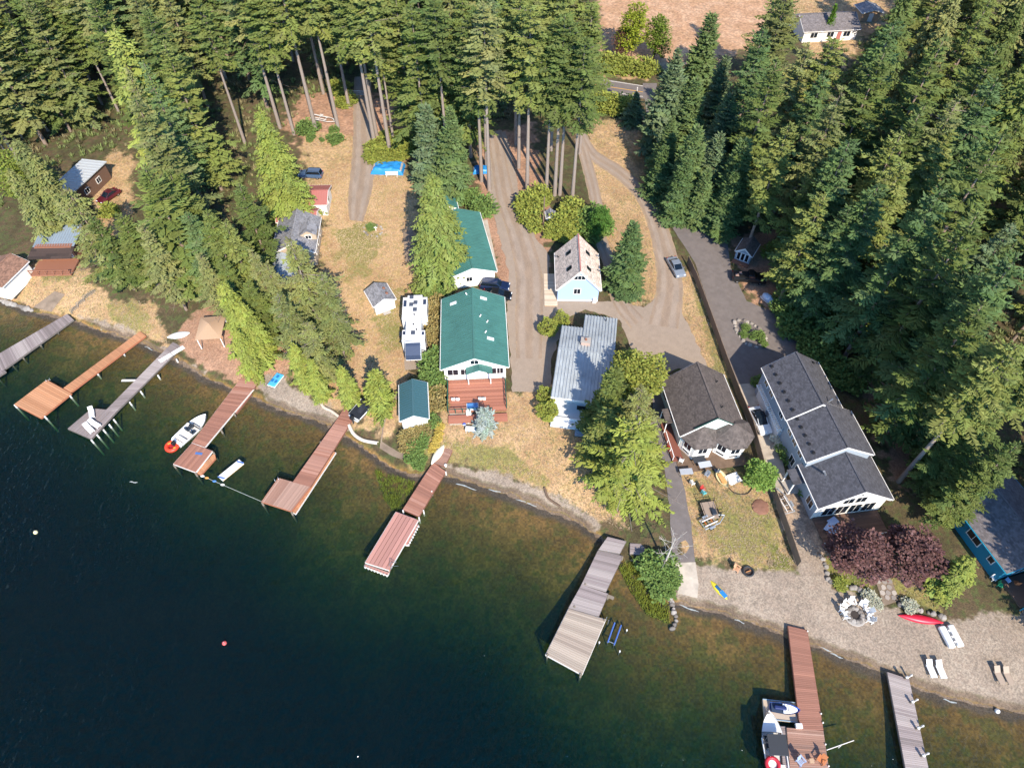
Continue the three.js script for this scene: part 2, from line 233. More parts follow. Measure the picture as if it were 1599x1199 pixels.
track('gravel_driveway', 'narrow gravel track behind the pale blue cottage', [[905, 215], [918, 260], [930, 310], [938, 370], [955, 420], [968, 470], [995, 505]], [18, 20, 21, 21, 24, 28, 32], 0.062);
track('gravel_driveway', 'rutted drive coming out between the tall bare trunks', [[772, 205], [779, 250], [790, 310], [812, 370], [826, 430], [826, 500], [826, 560]], [26, 30, 36, 44, 52, 54, 50], 0.058);
sheet('asphalt_driveway', 'dark asphalt drive beyond the long board fence', [[1004, 130], [1026, 130], [1034, 230], [1060, 330], [1112, 372], [1135, 372], [1142, 420], [1166, 470], [1215, 490], [1262, 545], [1285, 610], [1200, 640], [1195, 598], [1148, 602], [1105, 470], [1085, 410], [1040, 340], [1016, 240]], 0.045, asphaltM, 0.12);
sheet('asphalt_driveway', 'grey asphalt lane running from the maple down to the boat ramp', [[1018, 600], [1036, 598], [1040, 650], [1052, 700], [1068, 760], [1080, 820], [1086, 880], [1050, 880], [1046, 800], [1036, 720], [1020, 660]], 0.04, asphaltM, 0.12);
const road = sheet('paved_road', 'two-lane paved road crossing behind the trees', [[600, 46], [930, 121], [1010, 135], [1200, 172], [1200, 194], [1010, 155], [930, 143], [600, 64]], 0.05, asphaltM, 0.05);
for (const [a, b, c, d, m] of [[930, 132.6, 1004, 144, 0xd6a24a], [600, 55.5, 930, 132.6, 0xd6a24a], [930, 123.2, 1004, 134.5, 0xd8d2c6], [600, 48.5, 930, 123.2, 0xd8d2c6], [930, 141, 1004, 151, 0xd8d2c6]]) {
  const p = xz(a, b), q = xz(c, d), L = Math.hypot(q[0] - p[0], q[1] - p[1]), nx = -(q[1] - p[1]) / L * 0.09, nz = (q[0] - p[0]) / L * 0.09;
  const y = (x, z) => plane(z) + 0.06; put('lane_marking', prism([[p[0] + nx, p[1] + nz], [q[0] + nx, q[1] + nz], [q[0] - nx, q[1] - nz], [p[0] - nx, p[1] - nz]], (x, z) => y(x, z) - 0.008, y), mat(m, 0.8), road);
}
function pad(name, label, px, m, lift = 0.08) { SHEETS.push(px.map(([a, b]) => xz(a, b))); return struct(name, prism(px.map(([a, b]) => xz(a, b)), (x, z) => ground(x, z) - 0.4, (x, z) => ground(x, z) + lift), m, label); }
pad('concrete_pad', 'pale concrete parking apron beside the grey house', [[1147, 601], [1184, 598], [1190, 620], [1200, 640], [1212, 680], [1222, 720], [1233, 768], [1208, 770], [1178, 690]], concreteM);
pad('boat_ramp', 'cracked pale concrete ramp at the foot of the asphalt lane', [[1052, 879], [1086, 878], [1091, 912], [1089, 934], [1058, 926]], concreteM, 0.1);
pad('boat_ramp', 'old mottled concrete ramp beside the small green roofed boathouse', [[601, 617], [623, 615], [632, 690], [630, 718], [612, 712], [593, 700], [598, 660]], oldConcreteM, 0.1);
pad('concrete_pad', 'concrete strip along the long green roofed building', [[752, 345], [761, 343], [776, 415], [778, 422], [771, 420]], concreteM);
pad('concrete_pad', 'weathered concrete slab sunk in the grass by the short fence', [[52, 480], [85, 455], [101, 460], [80, 487]], oldConcreteM, 0.09);
pad('concrete_pad', 'grey gravelly strip beside the big yellow green cedar', [[629, 362], [645, 358], [650, 410], [632, 408]], oldConcreteM, 0.06);
const flagPath = pad('stone_path', 'flagstone path between the two little lawns down to the beach', [[1358, 880], [1376, 884], [1392, 905], [1405, 938], [1380, 946], [1370, 915]], oldConcreteM, 0.07);
pad('concrete_pad', 'small concrete patio below the terracotta deck', [[702, 638], [738, 636], [740, 662], [702, 664]], concreteM);
pad('gravel_parking', 'worn gravel strip under the white travel trailer', [[630, 540], [663, 540], [668, 500], [672, 460], [676, 470], [664, 575], [632, 578]], gravelM, 0.05);
{ // the flagstones themselves, each a slab of its own on the bed of the path
  const ring = [[1358, 880], [1376, 884], [1392, 905], [1405, 938], [1380, 946], [1370, 915]].map(([a, b]) => xz(a, b)), fr = rng(61), tones = [0xa79c92, 0x988e85, 0xb4a99d, 0x8f867e].map((c) => mat(c, 0.93));
  let x0 = 1e9, x1 = -1e9, z0 = 1e9, z1 = -1e9; for (const [x, z] of ring) { x0 = Math.min(x0, x); x1 = Math.max(x1, x); z0 = Math.min(z0, z); z1 = Math.max(z1, z); }
  for (let j = 0, z = z0 + 0.3; z < z1; z += 0.66, j++) for (let x = x0 + (j % 2) * 0.36; x < x1; x += 0.72) { const cx = x + (fr() - 0.5) * 0.14, cz = z + (fr() - 0.5) * 0.12; if (!inside(ring, cx, cz) || lineDist(ring, cx, cz, true) < 0.22) continue; const n = 6, p = []; for (let k = 0; k < n; k++) { const a = (k + 0.5) * TAU / n + (fr() - 0.5) * 0.35, r = 0.33 * (0.85 + 0.25 * fr()); p.push([cx + Math.cos(a) * r, cz + Math.sin(a) * r]); } const y = ground(cx, cz) + 0.07; put('flagstone', prism(p, y - 0.03, y + 0.025 + fr() * 0.02), tones[Math.floor(fr() * 4)], flagPath); }
}
// ------------------------------------------------------------ building materials
function shingles(r, g, b) { return tile(256, 256, (u, v, i, j) => { const row = Math.floor(v * 16), c = NT[row * 256 + ((Math.floor(u * 12 + (row % 2) * 0.5) % 12))], n = NT[(j & 255) * 256 + (i & 255)], q = 0.82 + 0.26 * c + 0.14 * (n - 0.5) - ((v * 16) % 1 < 0.1 ? 0.1 : 0) + 0.07 * (per(u, v, 5) - 0.5); return [r * q, g * q, b * q]; }); }
const shingleM = (r, g, b) => new THREE.MeshStandardMaterial({ map: rep(shingles(r, g, b), 1 / 3.2, 1 / 3.2), roughness: 0.95, bumpMap: rep(grainT, 0.35), bumpScale: 0.02 });
const sidingT = tile(32, 128, (u, v) => { const f = (v * 8) % 1, n = 235 - (f < 0.12 ? 70 : 0); return [n, n, n]; }, false);
const siding = (hex) => new THREE.MeshStandardMaterial({ color: hex, roughness: 0.75, bumpMap: rep(sidingT, 1, 0.7), bumpScale: 0.02 });
const weatherT = tile(256, 256, (u, v, i, j) => { const n = 0.86 + 0.14 * perf(u, v, 6) + 0.1 * (per(u, v * 0.25, 40) - 0.5) + 0.05 * (NT[(j & 255) * 256 + (i & 255)] - 0.5); return [255 * n, 255 * n, 255 * n]; });
const metalRoof = (hex, x = {}) => mat(hex, 0.5, { map: rep(weatherT, 1 / 9, 1 / 9), ...x });
const M = {
  white: siding(0xe9e6df), trim: mat(0xebe8e2, 0.6), glass: mat(0x16202a, 0.08, { metalness: 0 }), green: metalRoof(0x4d8178), darkGreen: mat(0x1f5145, 0.55), greenShed: mat(0x3f636a, 0.5),
  skyGlass: mat(0xdfe6e8, 0.2), paleBlue: siding(0xa4bcd8), metalGrey: metalRoof(0xb4bcc0, { metalness: 0.15 }), slate: shingleM(84, 84, 90), brownS: shingleM(98, 89, 84), tanS: shingleM(222, 204, 188), greyS: shingleM(138, 138, 142), greyS2: shingleM(118, 112, 112),
  maroon: mat(0xa86a62, 0.6), teal: siding(0x1d7f9c), greyBlue: siding(0x9aa3ab), mint: siding(0xcfe0da), brownWall: siding(0x6f5648), redwood: mat(0x92624c, 0.8), tanWall: siding(0xb5a48e), darkMetal: mat(0x2c3034, 0.6), black: mat(0x17181a, 0.6), chrome: mat(0xc4c8cc, 0.3, { metalness: 0.8 }), blueTarp: mat(0x2e7fc0, 0.55), stone: mat(0x8d857c, 0.9), rustLog: mat(0x7a6656, 0.95), paleMetal: mat(0xc3c8ca, 0.4, { metalness: 0.15 }), tan: mat(0xb89a7c, 0.9), concrete: mat(0xa8a199, 0.9), orangeWood: mat(0xc08560, 0.8),
};
// a roof slope: thick board from the ridge down to the eave, uv in metres, with standing seams where ribs > 0
function slope(L, run, rise, ribs) {
  const s = Math.hypot(run, rise), g = [new THREE.BoxGeometry(s, 0.14, L)];
  const uv = g[0].attributes.uv, p = g[0].attributes.position; for (let i = 0; i < p.count; i++) uv.setXY(i, p.getZ(i), p.getX(i));
  if (ribs) for (let z = -L / 2 + ribs / 2; z < L / 2; z += ribs) g.push(new THREE.BoxGeometry(s, 0.05, 0.05).translate(0, 0.09, z));
  const m = merge(g); m.translate(s / 2, -0.07, 0); m.rotateZ(-Math.atan2(rise, run)); return m;       // ridge at the origin, falling towards +x
}
function win(parent, [x, y, z], yaw, w, h, bars = 1, frameM = M.trim) {                            // window > frame, pane
  const g = sub(parent, 'window', [x, y, z], yaw), t = 0.09, f = [box(w + 2 * t, t, 0.1, 0, h / 2 + t / 2, 0), box(w + 2 * t, t, 0.1, 0, -h / 2 - t / 2, 0), box(t, h, 0.1, -w / 2 - t / 2, 0, 0), box(t, h, 0.1, w / 2 + t / 2, 0, 0)];
  for (let i = 1; i <= bars; i++) f.push(box(0.06, h, 0.07, -w / 2 + i * w / (bars + 1), 0, 0));
  put('frame', f, frameM, g); put('pane', box(w, h, 0.03, 0, 0, 0.012), M.glass, g); return g;
}
function door(parent, [x, y, z], yaw, w, h, m) { const g = sub(parent, 'door', [x, y, z], yaw); put('panel', rbox(w, h, 0.08, 0, h / 2, 0, 0.02), m, g); put('handle', box(0.06, 0.16, 0.08, w * 0.38, h * 0.48, 0.06), M.chrome, g); return g; }
// gable block in the group's own axes: ridge along z, front gable at +z
function gable(g, { w, l, eh, rh, ov = 0.45, ovl = 0.45, ovr, wall, roof, ribs = 0, x = 0, z = 0, y0 = 0, trim = M.trim, trims = true, wallW = w, wallL = l, ridgeX = 0, roofName = 'roof_slope' }) {
  const hw = wallW / 2, k = (rh - eh) / (w / 2);
  put('wall', extr([[-hw, y0 - 0.6], [hw, y0 - 0.6], [hw, eh], [ridgeX, rh], [-hw, eh]], wallL).translate(x, -0.16, z), wall, g);
  for (const s of [-1, 1]) {
    const run = w / 2 + ov - s * ridgeX, rise = (rh - eh) * (run / (w / 2 - s * ridgeX)), geo = slope(l + ovl * 2, run, rise, ribs);
    if (s < 0) geo.rotateY(Math.PI);
    const r = put(roofName, geo.translate(x + ridgeX, rh + 0.1, z), roof, g);
    if (trims) { const t = Math.atan2(rise, run), sl = Math.hypot(run, rise); for (const e of [-1, 1]) put('rake_trim', new THREE.BoxGeometry(sl, 0.2, 0.06).translate(sl / 2, -0.14, 0).rotateZ(-t).rotateY(s < 0 ? Math.PI : 0).translate(x + ridgeX, rh + 0.1, z + e * (l / 2 + ovl + 0.035)), trim, r);
      put('gutter', box(0.1, 0.12, l + ovl * 2, x + ridgeX + s * (run + 0.05), rh + 0.1 - rise - 0.1, z), trim, r); }
  }
  put('ridge_cap', box(0.26, 0.05, l + ovl * 2, x + ridgeX, rh + 0.115, z), roof, g);
}
const onRoof = (o, s, d, z, h = 0) => { const k = (o.rh - o.eh) / (o.w / 2); return [(o.x || 0) + s * d, o.rh + 0.1 - k * d + h, (o.z || 0) + z]; };
const tilt = (o, s) => -s * Math.atan2(o.rh - o.eh, o.w / 2);
function onSlope(g, name, o, s, d, z, geo, m) { const q = put(name, geo, m, g); const p = onRoof(o, s, d, z); q.position.set(...p); q.rotation.z = tilt(o, s); return q; }

// ------------------------------------------------------------ the green roofed house with its deck
{
  const g = thing('house', 'white house with broad dark green gable roof and terracotta deck', 'house', [-5.7, plane(-69.5), -69.5], rad(3));
  const o = { w: 8.9, l: 13.4, eh: 3.2, rh: 5.2, wall: M.white, roof: M.green };
  gable(g, { ...o, ribs: 0.42 });
  for (const [s, d, z] of [[-1, 3.0, -5.2], [1, 1.6, -5.4], [1, 2.4, 2.6]]) { const q = onSlope(g, 'skylight', o, s, d, z, rbox(1.1, 0.16, 0.5, 0, 0.07, 0, 0.04), M.skyGlass); q.rotation.y = 0; }
  for (const [s, d, z] of [[-1, 0.9, -6.1], [1, 1.0, -1.4], [1, 2.0, -0.6], [1, 1.7, 1.6]]) onSlope(g, 'roof_vent', o, s, d, z, cyl(0.09, 0.11, 0.4, 0, 0.2, 0), M.trim);
  // entrance dormer over the deck and front windows
  put('porch_roof', extr([[-1.9, 0], [0, 0.85], [1.9, 0], [1.9, -0.1], [0, 0.72], [-1.9, -0.1]], 1.5).translate(0.6, 2.75, 7.2), M.green, g);
  for (const x of [-1.0, 2.2]) put('porch_post', box(0.14, 2.6, 0.14, x, 1.4, 7.8), M.trim, g);
  door(g, [0.5, 0.4, 6.72], 0, 1.6, 2.1, M.skyGlass);
  for (const [x, w] of [[-3.2, 1.5], [-1.5, 1.1], [2.4, 1.4], [3.6, 0.9]]) win(g, [x, 1.9, 6.73], 0, w, 1.2);
  win(g, [0, 4.0, 6.73], 0, 1.1, 0.8);
  for (const z of [-4.5, -1, 3]) { win(g, [-4.48, 1.8, z], -Math.PI / 2, 1.3, 1.1); win(g, [4.48, 1.8, z], Math.PI / 2, 1.3, 1.1); }
  // deck boards, each its own plank
  const deck = sub(g, 'deck', [0.2, 0, 10.2]);
  put('frame', [box(8.2, 0.3, 5.7, 0, 0.13, -0.4)], M.redwood, deck);
  const dr = rng(31); const tones = [0xac705a, 0xa46a56, 0xb57a62, 0x9a6450, 0xb0745e].map((c) => mat(c, 0.75));
  const plankG = new THREE.BoxGeometry(8.3, 0.05, 0.265);
  for (let i = 0; i < 20; i++) { const p = put('plank', plankG, tones[Math.floor(dr() * 5)], deck); p.position.set(0, 0.315 + dr() * 0.008, -3.1 + i * 0.28); }
  const railM = M.darkGreen, lo = sub(g, 'lower_deck', [0.2, 0, 13.6]);
  put('frame', box(8.3, 0.16, 1.3, 0, 0.02, 0.15), M.redwood, lo); for (let i = 0; i < 5; i++) { const p = put('plank', plankG, tones[Math.floor(dr() * 5)], lo); p.position.set(0, 0.125, -0.35 + i * 0.28); }
  for (const x of [-4.0, 4.3]) { const r = sub(g, 'railing', [x, 0.34, 10]); put('top_rail', box(0.12, 0.06, 5.0, 0, 0.95, 0), railM, r); put('bottom_rail', box(0.06, 0.06, 5.0, 0, 0.12, 0), railM, r); for (let i = 0; i < 6; i++) put('post', box(0.09, 0.95, 0.09, 0, 0.475, -2.45 + i * 0.98), railM, r); }
  const fr = sub(g, 'railing', [-0.9, 0.34, 12.9]); put('top_rail', box(6.2, 0.06, 0.12, 0, 0.95, 0), railM, fr); for (let i = 0; i < 7; i++) put('post', box(0.09, 0.95, 0.09, -3 + i, 0.475, 0), railM, fr);
}
// the small green boathouse
{
  const g = thing('boathouse', 'small white boathouse with blue green ribbed gable roof beside the old ramp', 'boathouse', [-13.7, plane(-57.2) - 0.1, -57.2], rad(6.5));
  gable(g, { w: 3.5, l: 5.9, eh: 2.5, rh: 3.4, ov: 0.25, ovl: 0.25, wall: M.white, roof: M.greenShed, ribs: 0.4 });
  const d = sub(g, 'roll_up_door', [0, 0, 2.98]); for (let i = 0; i < 5; i++) put('panel', box(2.6, 0.4, 0.05, 0, 0.25 + i * 0.42, 0), M.trim, d);
}
// the long low building behind
{
  const g = thing('workshop', 'long low white outbuilding with green metal roof by the gravel drive', 'outbuilding', [-7.9, plane(-90), -89.6], rad(12));
  const o = { w: 7.2, l: 15, eh: 2.7, rh: 4.0, ov: 0.35, ovl: 0.3, wall: M.white, roof: M.green, ribs: 0.42 };
  gable(g, o); door(g, [1.9, 0, 7.53], 0, 1.0, 2.05, M.trim); win(g, [-0.6, 1.6, 7.53], 0, 0.9, 0.8);
  for (const z of [-5, -1.5, 2, 5]) win(g, [3.63, 1.6, z], Math.PI / 2, 1.2, 0.9);
  const a = thing('pump_shed', 'low green roofed shed tucked behind the long outbuilding', 'shed', [-11.5, plane(-101), -101], rad(12)); gable(a, { w: 3, l: 2.6, eh: 1.9, rh: 2.5, ov: 0.2, ovl: 0.2, wall: M.white, roof: M.green });
}
// pale blue cottage
{
  const g = thing('cottage', 'pale blue cottage with steep tan shingle roof and four skylights', 'cottage', [10.6, plane(-83), -82.9], rad(-1));
  const o = { w: 6.5, l: 8.2, eh: 3.0, rh: 6.6, ov: 0.35, ovl: 0.35, wall: M.paleBlue, roof: M.tanS };
  gable(g, o); for (const s of [-1, 1]) for (const z of [-1.7, 2.0]) onSlope(g, 'skylight', o, s, 1.5, z, rbox(1.0, 0.12, 0.7, 0, 0.06, 0, 0.03), M.glass);
  onSlope(g, 'roof_vent', o, -1, 3.0, -2.6, cyl(0.08, 0.1, 0.4, 0, 0.2, 0), M.black);
  put('ridge_trim', box(0.18, 0.06, 8.9, 0, 6.76, 0), M.maroon, g);
  win(g, [0, 5.1, 4.13], 0, 1.7, 0.7, 2); win(g, [-0.2, 2.2, 4.13], 0, 1.0, 1.0); put('belt_trim', box(6.5, 0.22, 0.05, 0, 0.2, 4.13), M.trim, g); put('meter_box', rbox(0.6, 0.9, 0.4, 2.7, 0.4, 4.35, 0.05), M.trim, g);
  for (const z of [-2, 1.5]) win(g, [3.28, 1.7, z], Math.PI / 2, 1.2, 1.0);
  for (const z of [-2, 1.5]) win(g, [-3.28, 1.7, z], -Math.PI / 2, 1.2, 1.0);
  const wk = thing('boardwalk', 'pale plank boardwalk along the side of the blue cottage', 'boardwalk', [6.3, plane(-81.5), -81.4], rad(-1)); const r = rng(4), tn = [0xc9b8a2, 0xbfae98, 0xd2c2ac].map((c) => mat(c, 0.85));
  put('frame', box(2.0, 0.14, 7.4, 0, 0.02, 0), M.tan, wk); for (let i = 0; i < 26; i++) { const p = put('plank', wk.userData.pg ||= new THREE.BoxGeometry(2.1, 0.05, 0.27), tn[Math.floor(r() * 3)], wk); p.position.set(0, 0.12, -3.6 + i * 0.285); } delete wk.userData.pg;
}
// grey metal roof house
{
  const g = thing('bungalow', 'low white bungalow with pale blue grey ribbed metal roof and brick chimney', 'bungalow', [9.6, plane(-64), -64.2], rad(-9));
  put('wall', extr([[-5.7, -0.6], [6.0, -0.6], [6.0, 2.85], [-1.0, 3.55], [-5.7, 3.0]], 7.5).rotateY(-Math.PI / 2).translate(0.95, 0, 0), M.white, g);
  put('wall', box(4.5, 3.4, 3.6, 2.6, 1.1, -6.9), M.white, g);
  const mk = (w, l, x, z, y, t) => { const q = [box(w, 0.12, l, 0, 0, 0)]; for (let i = -w / 2 + 0.15; i < w / 2; i += 0.46) q.push(box(0.12, 0.16, l, i, 0.11, 0)); const ge = merge(q), uvA = ge.attributes.uv, pA = ge.attributes.position; for (let k = 0; k < pA.count; k++) uvA.setXY(k, pA.getX(k), pA.getZ(k)); const p = put('roof_slope', ge, M.metalGrey, g); p.position.set(x, y, z); p.rotation.x = t; return p; };
  mk(8.1, 8.35, 0.95, 3.15, 3.3, 0.11); mk(3.25, 5.1, -1.48, -3.55, 3.47, -0.11); mk(4.95, 8.0, 2.62, -4.95, 3.42, -0.085);
  put('ridge_cap', box(8.1, 0.05, 0.4, 0.95, 3.84, -1.0), M.metalGrey, g);
  const ch = sub(g, 'chimney', [0.75, 3.4, -2.6]); put('stack', box(1.3, 1.2, 0.9, 0, 0.4, 0), mat(0xb79f92, 0.9), ch); put('cap', box(1.45, 0.1, 1.05, 0, 1.05, 0), M.concrete, ch); put('flue', cyl(0.16, 0.18, 0.3, 0, 1.22, 0), M.redwood, ch);
  put('roof_vent', cyl(0.08, 0.1, 0.5, 3.4, 3.6, -8), M.darkMetal, g);
  for (const [x, w] of [[-1.4, 2.2], [1.4, 1.7], [3.6, 1.2]]) win(g, [x, 1.9, 6.03], 0, w, 1.1, 2);
  put('fascia', box(8.1, 0.24, 0.06, 0.95, 2.78, 7.33), M.trim, g); for (const z of [-3, 0, 3]) win(g, [-2.83, 1.8, z], -Math.PI / 2, 1.2, 1);
  const d = sub(g, 'porch', [0.9, 0, 8.1]); put('floor', box(7.2, 0.5, 4.2, 0, 0.15, 0), mat(0xcfd4d8, 0.7), d); put('step', box(1.8, 0.3, 0.5, 0.8, 0, 2.36), mat(0x8fa0ae, 0.7), d); put('step', box(1.8, 0.14, 0.5, 0.8, -0.02, 2.87), mat(0x8fa0ae, 0.7), d); put('door_mat', box(1.3, 0.02, 0.7, 0.4, 0.415, -1.4), M.black, d); put('parapet', box(7.2, 0.35, 0.14, 0, 0.58, 0.9), M.trim, d);
}
// brown shingle house with bays
{
  const y = plane(-55), g = thing('house', 'white house with dark brown shingle roof, bay and turret facing the lawn', 'house', [26.2, y, -56.2], rad(7.2));
  const o = { w: 8.3, l: 9, eh: 3.3, rh: 6.4, ov: 0.4, ovl: 0.3, wall: M.mint, roof: M.brownS }; gable(g, o);
  for (const [s, d, z] of [[1, 2.2, -2.2], [1, 1.2, 2.6]]) onSlope(g, 'roof_vent', o, s, d, z, cyl(0.09, 0.11, 0.35, 0, 0.17, 0), M.black);
  const poly = (n, R, a0) => Array.from({ length: n }, (_, i) => [R * Math.cos(a0 + i * TAU / n), R * Math.sin(a0 + i * TAU / n)]);
  const bay = (name, cx, cz, R, n, a0, eh, apex, m) => { const b = sub(g, name, [cx, 0, cz]); put('wall', prism(poly(n, R, a0), -0.6, eh), M.white, b); const P = [], rp = poly(n, R + 0.5, a0);
    const slopeG = []; rp.forEach((p, i) => { const q = rp[(i + 1) % n]; slopeG.push([p, q]); });
    for (const [p, q] of slopeG) { const ge = new THREE.BufferGeometry(), A = [p[0], eh - 0.15, p[1]], B = [q[0], eh - 0.15, q[1]], C = [0, apex, 0], A2 = [p[0], eh - 0.27, p[1]], B2 = [q[0], eh - 0.27, q[1]]; ge.setAttribute('position', new THREE.Float32BufferAttribute([...A, ...C, ...B, ...A, ...B, ...B2, ...A, ...B2, ...A2, ...A2, ...B2, 0, eh - 0.27, 0], 3)); const L = Math.hypot(q[0] - p[0], q[1] - p[1]); ge.setAttribute('uv', new THREE.Float32BufferAttribute([0, 0, L / 2, R + 0.5, L, 0, 0, 0, L, 0, L, 0.1, 0, 0, L, 0.1, 0, 0.1, 0, 0, L, 0, L / 2, 2], 2)); ge.computeVertexNormals(); put('roof_facet', ge, m, b); }
    for (let i = 0; i < n; i++) { const a = a0 + (i + 0.5) * TAU / n; if (Math.sin(a) < -0.2) continue; const rr = R * Math.cos(Math.PI / n) + 0.02; win(b, [rr * Math.cos(a), 1.9, rr * Math.sin(a)], Math.PI / 2 - a, 1.15, 1.3); win(b, [rr * Math.cos(a), 0.6, rr * Math.sin(a)], Math.PI / 2 - a, 1.15, 0.35, 0); } return b; };
  bay('bay', -1.7, 4.6, 2.35, 6, 0, 3.15, 4.6, M.brownS); bay('turret', 2.6, 4.9, 2.5, 8, TAU / 16, 3.15, 4.9, M.brownS);
  put('gable_trim', [box(3.3, 0.09, 0.12, -1.5, 5.55, 4.86, 0, 0, 0.62), box(3.3, 0.09, 0.12, 1.2, 5.55, 4.86, 0, 0, -0.62)], M.darkGreen, g);
  for (const z of [-3, -0.4]) win(g, [-4.18, 1.9, z], -Math.PI / 2, 1.2, 1.3);
  for (const z of [-3, 0, 2.6]) win(g, [4.18, 1.9, z], Math.PI / 2, 1.2, 1.3);
  const p = sub(g, 'porch', [-4.7, 0, 1.0]); put('roof', box(1.6, 0.14, 2.4, -0.1, 2.6, 0, 0, 0, 0.12), M.brownS, p); put('post', box(0.12, 2.5, 0.12, -0.8, 1.25, 1.1), M.trim, p); put('post', box(0.12, 2.5, 0.12, -0.8, 1.25, -1.1), M.trim, p); put('floor', box(1.5, 0.35, 6.6, -0.1, 0.1, 2.4), mat(0x7c4a3c, 0.8), p); for (const z of [2.8, 4.2, 5.6]) put('baluster', box(0.08, 1, 0.08, -0.8, 0.75, z), M.trim, p); put('handrail', box(0.1, 0.07, 4.2, -0.8, 1.2, 3.6), M.trim, p);
  const pt = struct('patio', prism([[-5, 3], [3.5, 3], [4.5, 8.4], [-5, 8.6]].map(([a, b]) => [26.2 + a * Math.cos(rad(7.2)) + b * Math.sin(rad(7.2)), -56.2 - a * Math.sin(rad(7.2)) + b * Math.cos(rad(7.2))]), 0.8, plane(-50) + 0.09), new THREE.MeshStandardMaterial({ map: rep(concreteT, 0.2), color: 0xa08d80, roughness: 0.95 }), 'brown grey paved terrace below the bay windows');
}
// long dark grey house
{
  const y = plane(-53), g = thing('house', 'long two-storey grey house with dark slate shingle roof in three steps', 'house', [40.6, y, -52], rad(7.5));
  const A = { w: 7.4, l: 8.6, eh: 5.6, rh: 8.1, ov: 0.4, ovl: 0.2, wall: M.greyBlue, roof: M.slate, x: -0.55, z: -5.0 }, B = { ...A, w: 8.2, l: 6.5, eh: 5.45, rh: 7.75, x: 0, z: 2.55 }, C = { ...A, w: 9.0, l: 5.4, eh: 3.6, rh: 6.4, x: 0.3, z: 8.3, ovl: 0.5 };
  gable(g, A); gable(g, B); gable(g, C);
  for (let i = 0; i < 6; i++) onSlope(g, 'roof_vent', A, -1, 3.0, -3.9 + i * 1.5, rbox(0.34, 0.2, 0.34, 0, 0.1, 0, 0.03), M.black);
  for (let i = 0; i < 5; i++) onSlope(g, 'roof_vent', B, -1, 3.4, -2.6 + i * 1.3, rbox(0.34, 0.2, 0.34, 0, 0.1, 0, 0.03), M.black);
  onSlope(g, 'flue_pipe', C, -1, 2.8, -0.6, cyl(0.14, 0.14, 1.1, 0, 0.5, 0), M.chrome); onSlope(g, 'flue_pipe', A, 1, 1.4, 3.6, cyl(0.12, 0.12, 0.7, 0, 0.35, 0), M.chrome); onSlope(g, 'roof_vent', A, 1, 2.6, -3.6, rbox(0.34, 0.2, 0.34, 0, 0.1, 0, 0.03), M.black);
  for (const z of [-7.6, -5.8, -2.2]) win(g, [-4.28, 4.4, z], -Math.PI / 2, 1.0, 1.2); for (const z of [0.6, 2.2, 4]) win(g, [-4.12, 4.3, z], -Math.PI / 2, 1.0, 1.2); for (const z of [3.4, 5.1]) win(g, [-4.12, 1.6, z], -Math.PI / 2, 1.1, 1.4); win(g, [-4.24, 1.6, 9.6], -Math.PI / 2, 1.3, 1.4);
  for (const z of [-6.8, -2.6]) { const d = sub(g, 'garage_door', [-4.3, 0, z], -Math.PI / 2); for (let i = 0; i < 4; i++) put('panel', box(2.9, 0.52, 0.06, 0, 0.3 + i * 0.55, 0), M.trim, d); put('frame', [box(0.15, 2.4, 0.12, -1.55, 1.2, 0), box(0.15, 2.4, 0.12, 1.55, 1.2, 0), box(3.3, 0.15, 0.12, 0, 2.45, 0)], M.trim, d); }
  const tr = sub(g, 'trellis', [-4.6, 2.7, -4.6]); put('beam', box(0.1, 0.16, 8, -0.3, 0, 0), M.trim, tr); put('beam', box(0.1, 0.16, 8, 0.25, 0, 0), M.trim, tr); for (let i = 0; i < 22; i++) put('slat', tr.userData.s ||= new THREE.BoxGeometry(0.75, 0.1, 0.08).translate(-0.05, 0.13, 0), M.trim, tr).position.z = -3.8 + i * 0.36; delete tr.userData.s;
  const en = sub(g, 'entry_porch', [-4.9, 0, 6.4]); put('roof_slope', box(1.9, 0.14, 2.2, -0.1, 2.75, 0, 0, 0, 0.1), M.slate, en); for (const z of [-0.95, 0.95]) put('post', box(0.16, 2.7, 0.16, -0.85, 1.35, z), M.trim, en); put('step', box(1.8, 0.2, 2.0, -0.2, 0.05, 0), M.concrete, en);
  // glazed lake gable
  const fz = 11.05; put('gable_frame', [box(5.2, 0.2, 0.12, -2.0, 4.75, fz + 0.45, 0, 0, 0.555), box(5.2, 0.2, 0.12, 2.6, 4.75, fz + 0.45, 0, 0, -0.555)], M.trim, g);
  for (const [x, yy, w, h] of [[-2.3, 1.4, 1.5, 1.9], [-0.6, 1.4, 1.5, 1.9], [1.1, 1.4, 1.5, 1.9], [2.9, 1.4, 1.5, 1.9], [-0.5, 3.6, 1.3, 1.2], [1.1, 3.6, 1.3, 1.2], [0.3, 5.0, 1.2, 0.7]]) win(g, [x, yy, fz], 0, w, h, 1);
  put('front_wall', extr([[-4.2, -0.3], [4.8, -0.3], [4.8, 3.4], [0.3, 6.1], [-4.2, 3.4]], 0.04).translate(0, 0, fz - 0.03), M.white, g);
  const dk = sub(g, 'deck', [0.3, 0, 12.9]); { const dt = [0x6b5244, 0x74594a, 0x624b3e].map((c) => mat(c, 0.85)), pg = new THREE.BoxGeometry(8.6, 0.06, 0.27), dr = rng(9); put('frame', box(8.5, 0.24, 3.5, 0, 0, 0), M.rustLog, dk); for (let i = 0; i < 13; i++) put('plank', pg, dt[Math.floor(dr() * 3)], dk).position.set(0, 0.155, -1.65 + i * 0.28); }; for (const x of [-4.2, -1.4, 1.4, 4.2]) put('post', box(0.1, 1.0, 0.1, x, 0.6, 1.75), M.trim, dk); put('rail', box(8.6, 0.08, 0.1, 0, 1.1, 1.75), M.trim, dk);
}
